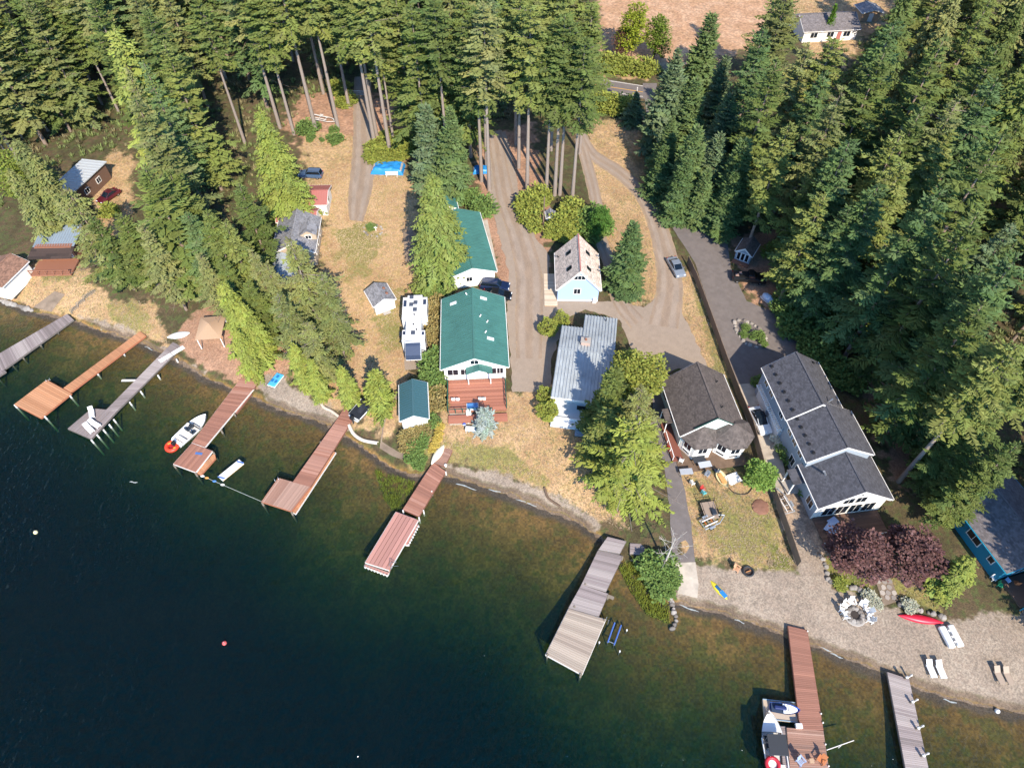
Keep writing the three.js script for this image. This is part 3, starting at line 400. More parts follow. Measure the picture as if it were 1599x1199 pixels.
// teal house at the edge of the wood
{
  const y = plane(-36), g = thing('house', 'teal house with dark grey roof half hidden under the firs', 'house', [60.7, y, -38.9], rad(15.5));
  gable(g, { w: 9.2, l: 11, eh: 3.0, rh: 4.6, ov: 0.35, ovl: 0.3, wall: M.teal, roof: M.greyS2, trim: mat(0x2b9ab8, 0.6) });
  win(g, [-4.63, 1.9, 0.6], -Math.PI / 2, 1.9, 1.1); win(g, [-4.63, 1.9, 3.6], -Math.PI / 2, 0.7, 0.9, 0); win(g, [-1.5, 1.6, 5.53], 0, 2.2, 1.2, 2); win(g, [2, 1.6, 5.53], 0, 2.2, 1.2, 2);
  const d = sub(g, 'deck', [-0.2, 0, 7.4]); put('boards', box(7.4, 0.3, 3.4, 0, 0.1, 0), M.brownWall, d); put('rail', box(8, 0.08, 0.1, 0, 1.1, 2), mat(0x2b9ab8, 0.6), d); for (const x of [-4, -2, 0, 2, 4]) put('post', box(0.1, 1, 0.1, x, 0.6, 2), mat(0x2b9ab8, 0.6), d);
}
// houses at the west of the clearing
{
  const g = thing('house', 'grey shingled house with tan gable dormer half under the cedar', 'house', [-36.4, plane(-92), -91.4], rad(4));
  const o = { w: 6.6, l: 8.6, eh: 3.0, rh: 4.8, ov: 0.3, ovl: 0.3, wall: M.tanWall, roof: M.greyS }; gable(g, o);
  put('dormer', extr([[-1.3, 0], [1.3, 0], [1.3, 0.9], [0, 1.7], [-1.3, 0.9]], 2.2).translate(0, 0, 0), M.tanWall, g).position.set(2.4, 3.4, 0.8); const ds = put('dormer_roof', [box(1.7, 0.1, 2.6, -0.7, 1.35, 0, 0, 0, 0.55), box(1.7, 0.1, 2.6, 0.7, 1.35, 0, 0, 0, -0.55)], M.greyS, g); ds.position.set(2.4, 3.55, 0.8);
  win(g, [2.4, 4.0, 1.92], 0, 0.9, 0.6); for (const z of [-2.5, 0, 2.5]) win(g, [3.33, 1.7, z], Math.PI / 2, 1.2, 1.1);
  const k = thing('cabin', 'small cabin with blue grey metal roof below the grey shingled house', 'cabin', [-37.6, plane(-83), -83.4], rad(4)); gable(k, { w: 5.2, l: 5.4, eh: 2.6, rh: 3.6, ov: 0.3, ovl: 0.3, wall: mat(0xb5683f, 0.8), roof: M.metalGrey, ribs: 0.4, trim: M.orangeWood }); win(k, [0, 1.5, 2.73], 0, 1.6, 1.1);
  const d = sub(k, 'deck', [0.5, 0, 4.2]); for (let i = 0; i < 9; i++) put('plank', d.userData.p ||= new THREE.BoxGeometry(4.6, 0.06, 0.26), M.orangeWood, d).position.set(0, 0.35, -1.2 + i * 0.29); delete d.userData.p; put('joist', box(4.4, 0.3, 2.4, 0, 0.17, 0), M.redwood, d);
  const q = thing('garage', 'maroon roofed garage with white trim beside the blue grey car', 'garage', [-36.4, plane(-103), -102.8], rad(92)); gable(q, { w: 5.2, l: 6.4, eh: 2.5, rh: 3.4, ov: 0.3, ovl: 0.3, wall: M.white, roof: M.maroon, ribs: 0.45 }); for (const z of [-2, -0.6, 0.9]) win(q, [-2.63, 1.8, z], -Math.PI / 2, 1.0, 0.6); win(q, [0, 1.6, 3.23], 0, 1, 1);
  const q2 = thing('garage', 'lower maroon roofed lean-to between the garage and the grey shingled house', 'garage', [-37.6, plane(-98), -97.6], rad(92)); gable(q2, { w: 3.4, l: 6.6, eh: 2.2, rh: 2.9, ov: 0.2, ovl: 0.2, wall: M.white, roof: M.maroon, ribs: 0.45 });
  const c = thing('cabin', 'brown walled cabin with pale flat metal roof in the wood clearing', 'cabin', [-79.5, plane(-107), -107], rad(-14)); put('wall', box(4.6, 3.6, 10, 0, 1.4, 0), M.brownWall, c); put('roof', [box(5.4, 0.14, 10.8, 0, 3.3, 0, 0, 0, 0.06), ...Array.from({ length: 14 }, (_, i) => box(5.4, 0.06, 0.06, 0, 3.39, -5.2 + i * 0.8, 0, 0, 0.06))], M.paleMetal, c); for (const z of [-2, 1.4]) win(c, [2.33, 1.7, z], Math.PI / 2, 1.0, 0.9);
  const e = thing('cabin', 'red brown lakeside cabin with blue grey metal roof and dark porch roof', 'cabin', [-76.6, plane(-91), -91.5], rad(2)); put('wall', box(6, 3.4, 6.4, 0, 1.2, 0), M.redwood, e); const rf = [box(6.8, 0.12, 6.6, 0, 0, 0)]; for (let i = 0; i < 16; i++) rf.push(box(0.06, 0.06, 6.6, -3.2 + i * 0.42, 0.08, 0)); const er = put('roof', rf, metalRoof(0x9caab4), e); er.position.set(0, 3.05, -0.4); er.rotation.x = 0.08; const pr = put('porch_roof', box(7, 0.12, 2.6, 0, 0, 0), shingleM(70, 56, 50), e); pr.position.set(0, 2.55, 4.1); pr.rotation.x = 0.18;
  const dd = sub(e, 'deck', [0, 0, 5.4]); put('floor', box(6.6, 0.25, 3.6, 0, 0.35, 0), M.redwood, dd); for (let i = 0; i < 6; i++) put('post', box(0.1, 1.0, 0.1, -3.2 + i * 1.28, 0.9, 1.75), M.redwood, dd); put('rail', box(6.6, 0.1, 0.12, 0, 1.4, 1.75), M.redwood, dd); put('rail', box(6.6, 0.08, 0.08, 0, 0.9, 1.75), M.redwood, dd);
  for (const x of [-2, 0, 2]) win(e, [x, 1.5, 3.23], 0, 1.1, 1.0);
  const b = thing('boathouse', 'brown roofed boathouse with white front at the shore fence', 'boathouse', [-83.2, plane(-84), -83.4], rad(-14)); gable(b, { w: 5, l: 6, eh: 2.2, rh: 3.2, ov: 0.25, ovl: 0.25, wall: M.white, roof: shingleM(140, 106, 88) });
  const s = thing('garden_shed', 'small white shed with grey shingle roof alone on the dry lawn', 'shed', [-20.9, plane(-78), -78.2], rad(28)); const so = { w: 3.3, l: 3.6, eh: 2.1, rh: 2.9, ov: 0.25, ovl: 0.25, wall: M.white, roof: M.greyS }; gable(s, so); for (const z of [-0.6, 0.7]) onSlope(s, 'roof_vent', so, 1, 0.9, z, rbox(0.4, 0.2, 0.3, 0, 0.1, 0, 0.02), M.redwood); door(s, [0, 0, 1.83], 0, 0.9, 1.9, M.trim); put('step', box(1.2, 0.15, 0.6, 0, 0.06, 2.2), M.concrete, s); win(s, [1.67, 1.4, 0], Math.PI / 2, 0.7, 0.6);
  const z = thing('canopy_shelter', 'tan hipped canvas shelter on posts above the grey dock', 'shelter', at(336, 527), rad(6)); put('roof', new THREE.ConeGeometry(2.7, 1.0, 4).rotateY(Math.PI / 4).scale(1, 1, 1.25).translate(0, 2.7, 0), mat(0xb8997c, 0.95), z); for (const [a, b2] of [[-1.7, -2.1], [1.7, -2.1], [-1.7, 2.1], [1.7, 2.1]]) put('post', box(0.12, 2.3, 0.12, a, 1.1, b2), M.trim, z);
  const k2 = thing('cabin', 'small slate roofed cabin deep among the lakeside firs', 'cabin', at(408, 520), rad(8)); gable(k2, { w: 4, l: 5, eh: 2.4, rh: 3.4, ov: 0.3, ovl: 0.3, wall: M.tanWall, roof: M.slate });
}
// far houses, sheds
{
  const g = thing('house', 'far white bungalow with grey shingle roof beyond the firs', 'house', [74.5, plane(-168), -168.5], rad(96)); const o = { w: 8.5, l: 13, eh: 2.7, rh: 4.4, wall: M.white, roof: M.greyS2 }; gable(g, o); for (const z of [-4, 0, 4]) win(g, [-4.28, 1.5, z], -Math.PI / 2, 1.6, 1.1); door(g, [-4.28, 0, 2.2], -Math.PI / 2, 1, 2, M.maroon);
  const g2 = thing('garden_shed', 'pale flat roofed shed behind the far bungalow', 'shed', at(1352, 28), rad(5)); gable(g2, { w: 4.5, l: 4, eh: 2.3, rh: 2.9, wall: M.tan, roof: M.greyS }); door(g2, [0, 0, 2.03], 0, 1.2, 1.9, M.trim);
  const a = thing('garden_shed', 'white framed glass-fronted garden shed with brown shingle roof', 'shed', at(1163, 400), rad(-32)); const ao = { w: 2.6, l: 3.4, eh: 2.0, rh: 3.0, ov: 0.2, ovl: 0.25, wall: M.greyBlue, roof: shingleM(112, 100, 94) }; gable(a, ao); for (const x of [-0.7, 0, 0.7]) win(a, [x, 1.1, 1.73], 0, 0.5, 1.4, 0); put('step', box(2.8, 0.2, 0.9, 0, 0.05, 2.2), M.redwood, a);
  const b = thing('pump_shed', 'tiny pale blue shed among the bushes behind the cottage', 'shed', at(859, 347), rad(4)); gable(b, { w: 1.4, l: 1.8, eh: 1.7, rh: 2.2, ov: 0.15, ovl: 0.15, wall: M.paleBlue, roof: M.greyS }); door(b, [0, 0, 0.92], 0, 0.7, 1.5, M.trim);
}
// ------------------------------------------------------------ docks: real planks on stringers and piles
const woodM = new THREE.MeshStandardMaterial({ vertexColors: true, roughness: 0.85, bumpMap: rep(grainT, 0.6), bumpScale: 0.01 });
const beamGrey = mat(0x6d655f, 0.9), beamRed = mat(0x7b5140, 0.85), beamOrange = mat(0xa4674a, 0.8), pileM = mat(0x83786a, 0.95), whitePile = mat(0xdedad2, 0.7), trimWhite = mat(0xd8d2ca, 0.7);
const PAL = { grey: [[0.30, 0.25, 0.24], [0.24, 0.20, 0.19], [0.37, 0.32, 0.30]], orange: [[0.50, 0.24, 0.12], [0.52, 0.26, 0.135], [0.47, 0.225, 0.115]], red: [[0.36, 0.17, 0.115], [0.31, 0.145, 0.10], [0.42, 0.22, 0.16]], pink: [[0.44, 0.22, 0.18], [0.45, 0.225, 0.182], [0.43, 0.215, 0.175]], tan: [[0.37, 0.30, 0.24], [0.31, 0.25, 0.20], [0.42, 0.35, 0.28]], brown: [[0.32, 0.18, 0.13], [0.25, 0.15, 0.115], [0.40, 0.25, 0.19]] };
// one run of decking between two edge lines; q = [left start, right start, right end, left end] in survey points at deck height
function deckRun(parent, q, y, pal, { beams = beamGrey, w = 0.19, seed = 1, drop = 0.09, along = false } = {}) {
  let c = q.map(([a, b]) => onPlane(a, b, y)); if (along) c = [c[1], c[2], c[3], c[0]];
  const r = rng(seed), L = (Math.hypot(c[3][0] - c[0][0], c[3][1] - c[0][1]) + Math.hypot(c[2][0] - c[1][0], c[2][1] - c[1][1])) / 2, n = Math.max(2, Math.round(L / w)), list = [], col = PAL[pal];
  let mood = 0.5;
  for (let i = 0; i < n; i++) {
    const t0 = (i + 0.05) / n, t1 = (i + 0.95) / n, e0 = (r() - 0.5) * 0.03, P = (a, b, t) => [lerp(a[0], b[0], t), lerp(a[1], b[1], t)];
    const g = prism([P(c[0], c[3], t0), P(c[1], c[2], t0), P(c[1], c[2], t1), P(c[0], c[3], t1)], y - 0.05, y + (r() - 0.5) * 0.012);
    mood = clamp(mood + (r() - 0.5) * 0.5); const k = mood < 0.4 ? 1 : mood > 0.72 ? 2 : 0, q2 = 0.86 + 0.28 * r(), arr = new Float32Array(g.attributes.position.count * 3);
    for (let v = 0; v < arr.length; v += 3) { arr[v] = col[k][0] * q2; arr[v + 1] = col[k][1] * q2; arr[v + 2] = col[k][2] * q2; }
    g.setAttribute('color', new THREE.Float32BufferAttribute(arr, 3)); list.push(g);
  }
  const d = put('decking', list, woodM, parent); d.userData.kind = 'stuff';
  for (const [a, b] of [[c[0], c[3]], [c[1], c[2]], [c[0], c[1]], [c[3], c[2]]]) { const l = Math.hypot(b[0] - a[0], b[1] - a[1]); put('beam', box(l, 0.24, 0.1, (a[0] + b[0]) / 2, y - 0.175, (a[1] + b[1]) / 2, -Math.atan2(b[1] - a[1], b[0] - a[0])), beams, parent); }
}
function pile(parent, px, py, top, r = 0.13, m = pileM, cap) { const p = onPlane(px, py, top), b = ground(p[0], p[1]) - 0.3; const o = put('piling', cyl(r, r * 1.05, top - b, p[0], (top + b) / 2, p[1], 8), m, parent); if (cap) put('cap', cyl(r * 0.3, r * 1.3, 0.2, p[0], top + 0.1, p[1], 8), whitePile, o); }
const DY = 0.75;
const dock = (label) => thing('dock', label, 'dock');
{ const d = dock('weathered grey plank dock below the short board fence'); deckRun(d, [[-14, 559], [-4, 583], [114, 499], [104, 490]], DY, 'grey', { seed: 3 }); deckRun(d, [[-60, 560], [-40, 610], [8, 580], [-14, 556]], DY, 'grey', { seed: 4 }); for (const [a, b] of [[60, 536], [33, 556], [87, 516], [15, 566], [-8, 586]]) pile(d, a, b, DY - 0.1); }
{ const d = dock('smooth orange brown dock with narrow gangway and square platform'); deckRun(d, [[98.5, 605.6], [109.7, 612], [227, 524], [218, 517]], DY, 'orange', { beams: beamOrange, seed: 5 }); deckRun(d, [[72, 593], [110.6, 614], [63, 652.5], [21.6, 631]], DY, 'orange', { beams: beamOrange, seed: 6, w: 0.3 }); for (const [a, b] of [[108, 617], [69, 650], [22, 632], [150, 581], [191, 550], [74, 594]]) pile(d, a, b, DY - 0.1, 0.13, whitePile);
  const l = sub(d, 'ladder', [...level(75, 594, DY)], rad(35)); for (const x of [-0.25, 0.25]) put('rail', new THREE.TorusGeometry(0.22, 0.03, 6, 12, Math.PI).rotateY(Math.PI / 2).translate(x, 0.1, 0), M.chrome, l); }
{ const d = dock('old grey plank dock carrying three white loungers'); deckRun(d, [[160, 645], [182, 641], [303, 522], [291, 512]], DY, 'grey', { seed: 7 }); deckRun(d, [[142.5, 637.5], [182, 641], [141.6, 685], [105, 669]], DY, 'grey', { seed: 8, along: true }); for (const [a, b] of [[142, 687], [151, 679], [161, 671], [170, 663], [177, 655], [202, 628], [219, 611], [246, 586], [275, 561]]) pile(d, a, b, DY - 0.05, 0.12, whitePile); put('side_plank', box(2.6, 0.06, 0.35, 0, 0, 0), trimWhite, d).position.set(...level(203, 594, DY - 0.2)); }
{ const d = dock('red brown dock with white edging and the white runabout tied alongside'); deckRun(d, [[391, 571], [419, 574], [396, 606], [366, 603]], DY + 0.2, 'red', { beams: beamRed, seed: 9 }); deckRun(d, [[366, 603], [396, 606], [319, 698], [299, 691]], DY, 'red', { beams: trimWhite, seed: 10 }); deckRun(d, [[299, 692], [331, 704], [305, 737], [270, 724]], DY, 'red', { beams: trimWhite, seed: 11, along: true }); deckRun(d, [[334, 707], [336, 715], [313, 741], [306, 738]], DY - 0.35, 'orange', { beams: beamOrange, seed: 12 }); deckRun(d, [[389, 612], [393, 614], [369, 645], [366, 643]], DY - 0.3, 'red', { beams: beamRed, seed: 13 }); for (const [a, b] of [[271, 726], [305, 739], [333, 707], [345, 672], [365, 645]]) pile(d, a, b, DY - 0.1);
  const m = put('blue_mat', box(1.0, 0.03, 0.35, 0, 0, 0, rad(-8)), mat(0x4a6fa8, 0.8), d); m.position.set(...level(310, 708, DY + 0.03)); }
{ const d = dock('long red brown dock with lower swim step along one side'); deckRun(d, [[535, 640], [557, 638], [549, 657], [527.8, 652]], DY + 0.35, 'red', { beams: beamRed, seed: 14 }); deckRun(d, [[527.8, 652], [549, 657], [484, 760], [456.6, 753]], DY, 'red', { beams: beamRed, seed: 15 }); deckRun(d, [[434, 746], [484, 760], [454.7, 798], [408, 783]], DY, 'brown', { beams: beamOrange, seed: 16, along: true }); deckRun(d, [[519, 705], [524, 706], [461, 802], [456, 799]], DY - 0.3, 'orange', { beams: trimWhite, seed: 17 }); for (const [a, b] of [[409, 785], [455, 800], [434, 747], [458, 754], [500, 690], [528, 654]]) pile(d, a, b, DY - 0.1);
  const l = sub(d, 'ladder', [...level(432, 749, DY)], rad(35)); for (const x of [-0.25, 0.25]) put('rail', new THREE.TorusGeometry(0.25, 0.03, 6, 12, Math.PI).rotateY(Math.PI / 2).translate(x, 0.1, 0), M.chrome, l); }
{ const d = dock('two-tone dock, weathered red planks then smooth pink platform with bumpers'); deckRun(d, [[694, 698], [707, 703], [694, 728], [676, 722]], DY + 0.2, 'brown', { seed: 18, beams: beamRed }); deckRun(d, [[676, 722], [696, 736], [654, 806], [629, 795]], DY, 'red', { seed: 19, beams: beamRed }); deckRun(d, [[618, 799], [653, 812], [607.8, 890], [570, 878]], DY + 0.04, 'pink', { seed: 20, beams: trimWhite, along: true, w: 0.5 }); deckRun(d, [[649, 820], [653, 818], [637, 851], [632, 850]], DY - 0.3, 'pink', { seed: 21, beams: trimWhite }); deckRun(d, [[569.5, 881], [607, 894], [605, 898], [568.5, 884]], DY - 0.3, 'pink', { seed: 22, beams: trimWhite });
  for (const [a, b] of [[696, 737], [674, 767], [661, 797], [629, 797], [654, 808]]) pile(d, a, b, DY + 0.05, 0.1, whitePile);
  for (let i = 0; i < 8; i++) { const p = level(lerp(570, 604, i / 7), lerp(886, 899, i / 7), DY - 0.25); put('bumper', cyl(0.09, 0.09, 0.3, p[0], p[1], p[2], 8), whitePile, d); const q = level(lerp(653.5, 638, i / 7), lerp(822, 851, i / 7), DY - 0.25); put('bumper', cyl(0.09, 0.09, 0.3, q[0], q[1], q[2], 8), whitePile, d); }
  const l = sub(d, 'ladder', [...level(610, 887, DY)], rad(-60)); for (const x of [-0.25, 0.25]) put('rail', [bar([x, -0.8, 0.5], [x, 0.9, -0.2], 0.035), bar([x, 0.9, -0.2], [x, 0.1, -0.9], 0.035)], M.chrome, l); for (let i = 0; i < 3; i++) put('rung', box(0.5, 0.05, 0.18, 0, -0.6 + i * 0.3, 0.42 - i * 0.12), M.orangeWood, l); }
{ const d = dock('broad bare grey dock stepping down beside the blue boat lift rails'); deckRun(d, [[949, 838], [978, 845], [968, 864], [935, 858]], DY + 0.25, 'grey', { seed: 23 }); deckRun(d, [[934, 859], [973, 868], [946, 924], [908, 913]], DY, 'grey', { seed: 24 }); deckRun(d, [[908, 913], [950, 927], [935, 962], [888, 949]], DY, 'grey', { seed: 25 }); deckRun(d, [[888, 950], [946, 967], [909, 1053], [852, 1022]], DY - 0.04, 'tan', { seed: 26, beams: trimWhite, w: 0.24 }); for (const [a, b] of [[855, 1022], [907, 1053], [944, 968], [950, 930], [914, 912], [897, 947], [972, 870]]) pile(d, a, b, DY + 0.06, 0.14); put('side_plank', box(0.9, 0.08, 0.4, 0, 0, 0, rad(-25)), pileM, d).position.set(...level(953, 932, DY - 0.1)); put('ladder', [bar([0, -1, 0], [0, 0.5, 0], 0.05), bar([0.2, -1, 0.35], [0.2, 0.5, 0.35], 0.05)], M.chrome, d).position.set(...level(947, 966, DY)); }
{ const d = dock('brown plank dock with chairs, personal watercraft float and moored runabout'); deckRun(d, [[1231, 977], [1261, 984], [1286, 1140], [1250, 1140]], DY, 'red', { seed: 27, beams: beamRed }); deckRun(d, [[1229, 1136], [1286, 1141], [1305, 1275], [1240, 1275]], DY, 'brown', { seed: 28, beams: beamGrey }); deckRun(d, [[1219, 1134], [1227, 1134], [1238, 1275], [1228, 1275]], DY - 0.2, 'grey', { seed: 29 }); for (const [a, b] of [[1283, 1114], [1286, 1128], [1290, 1162], [1295, 1196], [1262, 985]]) pile(d, a, b, DY + 0.15, 0.08, whitePile); put('dock_box', rbox(0.7, 0.35, 0.5, 0, 0.17, 0, 0.05), mat(0xe4e2de, 0.5), d).position.set(...level(1247, 1134, DY)); put('mooring_arm', [bar([0, 0, 0], [3.1, 0.05, -0.9], 0.05), bar([1.6, 0, -0.4], [1.5, -0.5, -0.3], 0.04)], trimWhite, d).position.set(...level(1291, 1171, DY)); }
{ const d = dock('grey brown plank dock lined with white capped mooring posts'); deckRun(d, [[1386, 1049], [1420, 1060], [1470, 1290], [1432, 1290]], DY, 'grey', { seed: 30 }); for (const [a, b] of [[1417, 1057], [1426, 1095], [1435, 1136], [1443, 1179]]) { pile(d, a, b, DY + 0.55, 0.14, pileM, true); pile(d, a + 7, b - 3, DY + 0.4, 0.1, whitePile, true); } }
{ const d = thing('landing', 'short grey plank landing under the yellow green shore tree', 'landing'); deckRun(d, [[984, 848], [1018, 850], [1012, 868], [984, 864]], 0.7, 'grey', { seed: 33 }); for (const [a, b] of [[985, 864], [1011, 868]]) pile(d, a, b, 0.65); }
// ------------------------------------------------------------ vehicles
const tyreM = mat(0x151515, 0.9), rimM = mat(0xa8abad, 0.35, { metalness: 0.7 }), lampM = mat(0xe8ecee, 0.15), redLampM = mat(0x9c1d1a, 0.25);
const paint = (hex) => mat(hex, 0.32, { clearcoat: 0.8, clearcoatRoughness: 0.08, metalness: 0.15 });
function wheel(g, x, y, z, r, w = 0.22) { const o = sub(g, 'wheel', [x, y, z]); put('tyre', new THREE.TorusGeometry(r - 0.09, 0.1, 8, 18).scale(1, 1, w / 0.2).rotateY(Math.PI / 2), tyreM, o); put('rim', cyl(r - 0.12, r - 0.12, w * 0.7, 0, 0, 0, 14).rotateZ(Math.PI / 2), rimM, o); return o; }
function car(label, pos, yaw, { L = 4.7, W = 1.84, H = 1.5, color = 0x888888, kind = 'suv' }) {          // nose at +z
  const g = thing(kind === 'pickup' ? 'pickup_truck' : kind === 'suv' ? 'suv' : 'car', label, kind === 'pickup' ? 'pickup' : 'car', pos, yaw), pm = paint(color), h = L / 2, k = H / 1.5;
  const low = kind === 'pickup' ? [[-h, 0.42], [-h + 0.1, 1.0 * k], [h - 1.3, 1.0 * k], [h - 0.25, 0.92 * k], [h, 0.72], [h - 0.04, 0.34], [-h + 0.1, 0.34]] : [[-h, 0.45], [-h + 0.06, 0.8 * k], [-h + 0.25, 0.98 * k], [h - 1.25, 0.96 * k], [h - 0.35, 0.8 * k], [h - 0.04, 0.62 * k], [h, 0.34], [-h + 0.1, 0.3]];
  put('body', extr(low, W, 0.14).rotateY(-Math.PI / 2), pm, g);
  const [r0, r1, f1, f0] = kind === 'suv' ? [-h + 0.1, -h + 0.45, h - 2.05, h - 1.3] : kind === 'pickup' ? [-0.35, -0.15, h - 2.2, h - 1.45] : [-h + 0.55, -h + 1.5, h - 2.2, h - 1.2];
  const b = 0.9 * k, ww = W * 0.86;
  put('greenhouse', extr([[r0, b], [r1, H - 0.05], [f1, H - 0.05], [f0, b]], ww, 0.1).rotateY(-Math.PI / 2), M.glass, g);
  put('roof', rbox(ww - 0.2, 0.07, f1 - r1 + 0.1, 0, H - 0.02, (f1 + r1) / 2, 0.03), kind === 'glassroof' ? M.glass : pm, g);
  for (const s of [-1, 1]) { put('pillar', [bar([s * (ww / 2 - 0.1), b, f0 - 0.02], [s * (ww / 2 - 0.14), H - 0.03, f1], 0.05), bar([s * (ww / 2 - 0.06), b, (f1 + r1) / 2], [s * (ww / 2 - 0.1), H - 0.03, (f1 + r1) / 2], 0.05), bar([s * (ww / 2 - 0.08), b, r0 + 0.03], [s * (ww / 2 - 0.14), H - 0.03, r1], 0.06)], pm, g); put('headlight', rbox(0.36, 0.14, 0.16, s * (W / 2 - 0.32), 0.68 * k, h - 0.12, 0.05), lampM, g); put('taillight', rbox(0.2, 0.2, 0.1, s * (W / 2 - 0.22), 0.85 * k, -h + 0.07, 0.03), redLampM, g); put('mirror', rbox(0.22, 0.14, 0.12, s * (W / 2 + 0.04), 1.0 * k, f0 - 0.35, 0.04), pm, g); for (const z of [-h + 0.9, h - 0.9]) wheel(g, s * (W / 2 - 0.12), 0.34, z, 0.34); }
  if (kind === 'suv') for (const s of [-1, 1]) put('roof_rail', box(0.05, 0.06, f1 - r1, s * (ww / 2 - 0.2), H + 0.05, (f1 + r1) / 2), M.darkMetal, g);
  if (kind === 'pickup') { put('bed_floor', box(W - 0.34, 0.04, h - 0.6, 0, 1.0 * k + 0.01, -h / 2 - 0.15), M.black, g); put('bed_rail', [box(0.1, 0.14, h - 0.4, W / 2 - 0.12, 1.05, -h / 2 - 0.15), box(0.1, 0.14, h - 0.4, -W / 2 + 0.12, 1.05, -h / 2 - 0.15), box(W - 0.2, 0.14, 0.08, 0, 1.05, -h + 0.16)], pm, g); put('cargo', [rbox(0.5, 0.4, 0.6, -0.3, 1.2, -h + 0.7, 0.08), rbox(0.5, 0.3, 0.5, 0.35, 1.15, -h + 1.3, 0.08)], mat(0x9c7f74, 0.9), g); }
  return g;
}
car('navy minivan parked across the front of the white outbuilding', at(773, 450), rad(82), { L: 4.9, H: 1.65, color: 0x1c2c4e, kind: 'suv' });
car('black sedan in the shade behind the green roofed house', at(777, 464), rad(82), { L: 4.7, H: 1.45, color: 0x15181c, kind: 'sedan' });
car('slate blue wagon parked beyond the maroon garage', at(486, 276), rad(-94), { L: 4.6, H: 1.6, color: 0x4a6484, kind: 'suv' });
car('dark maroon sedan beside the brown walled cabin', at(171, 310), rad(-28), { L: 4.5, H: 1.45, color: 0x5a1a26, kind: 'sedan' });
car('grey sedan parked beside the long board fence', at(1055, 421), rad(14), { L: 4.7, H: 1.46, color: 0x848d98, kind: 'sedan' });
car('white sedan with dark glass roof on the concrete apron', at(1185, 660), rad(12), { L: 4.7, H: 1.46, color: 0xdfe1e2, kind: 'glassroof' });
car('black pickup with a loaded bed by the garden shed', at(1168, 438), rad(82), { L: 5.5, W: 1.95, H: 1.8, color: 0x1d2023, kind: 'pickup' });
// fifth-wheel trailer
{
  const g = thing('travel_trailer', 'long white fifth-wheel trailer with slide-outs and dark front cap', 'trailer', [-14.8, plane(-72), -71.6], rad(3)), wm = mat(0xe8e8e6, 0.45);
  put('body', extr([[-5.2, 0.7], [-5.2, 3.5], [-5.0, 3.65], [4.6, 3.65], [5.2, 3.3], [6.3, 2.5], [6.5, 1.6], [4.2, 1.45], [4.0, 0.7]], 2.3, 0.08).rotateY(-Math.PI / 2), wm, g);
  put('front_cap', extr([[4.45, 3.68], [5.25, 3.36], [6.36, 2.55], [6.56, 1.8], [6.4, 1.75], [5.1, 3.2], [4.45, 3.55]], 2.2, 0.05).rotateY(-Math.PI / 2), mat(0x3c475c, 0.3), g);
  for (const [x, z, l, dx, h] of [[-1.5, -2.6, 4.6, 0.75, 2.6], [-1.4, 2.9, 2.2, 0.6, 2.4], [1.5, -3.0, 3.6, 0.8, 2.6], [1.4, 3.1, 2.2, 0.6, 2.4]]) { const s = sub(g, 'slide_out', [x, 0, z]); put('shell', rbox(dx, h, l, 0, 0.8 + h / 2, 0, 0.06), wm, s); put('window', box(0.03, 0.8, l * 0.35, Math.sign(x) * (dx / 2 + 0.005), 2.3, 0), M.glass, s); put('topper', box(dx * 0.6, 0.02, l * 0.3, 0, 0.82 + h, -l * 0.2), mat(0x2d3b54, 0.5), s); }
  for (const [x, z] of [[-0.5, -4.6], [-0.5, -3.0], [0.15, -3.4], [0.1, -1.9], [0, 2.9]]) put('roof_hatch', rbox(0.62, 0.12, 0.75, x, 3.7, z, 0.04), mat(0x4a5260, 0.6), g);
  for (const [x, z] of [[0.05, -0.8], [0, 1.2], [0.5, 2.3]]) put('roof_vent', cyl(0.11, 0.11, 0.16, x, 3.72, z), M.black, g);
  for (const x of [-1.05, 1.05]) for (const z of [-1.4, -0.4, 0.5]) wheel(g, x, 0.38, z, 0.38); put('hitch', [box(0.5, 0.5, 0.5, 0, 1.3, 5.6), cyl(0.08, 0.08, 1.3, -0.7, 0.65, 5.2), cyl(0.08, 0.08, 1.3, 0.7, 0.65, 5.2)], M.darkMetal, g); for (let i = 0; i < 3; i++) put('step', box(0.8, 0.05, 0.28, -1.7 - i * 0.22, 0.65 - i * 0.2, 1.5), M.darkMetal, g);
  const t = thing('folding_table', 'small dark folding table beside the white travel trailer', 'table', at(629, 526), rad(5)); put('top', box(0.9, 0.05, 0.9, 0, 0.72, 0), mat(0x4d5258, 0.6), t); for (const [x, z] of [[-0.4, -0.4], [0.4, -0.4], [-0.4, 0.4], [0.4, 0.4]]) put('leg', bar([x, 0, z], [x, 0.7, z], 0.02), M.chrome, t);
  const b = thing('generator_box', 'brown storage box under the hitch of the travel trailer', 'box', at(642, 558), 0.1); put('case', rbox(0.6, 0.45, 0.5, 0, 0.23, 0, 0.05), M.redwood, b); put('lid', rbox(0.64, 0.06, 0.54, 0, 0.48, 0, 0.02), M.concrete, b);
}
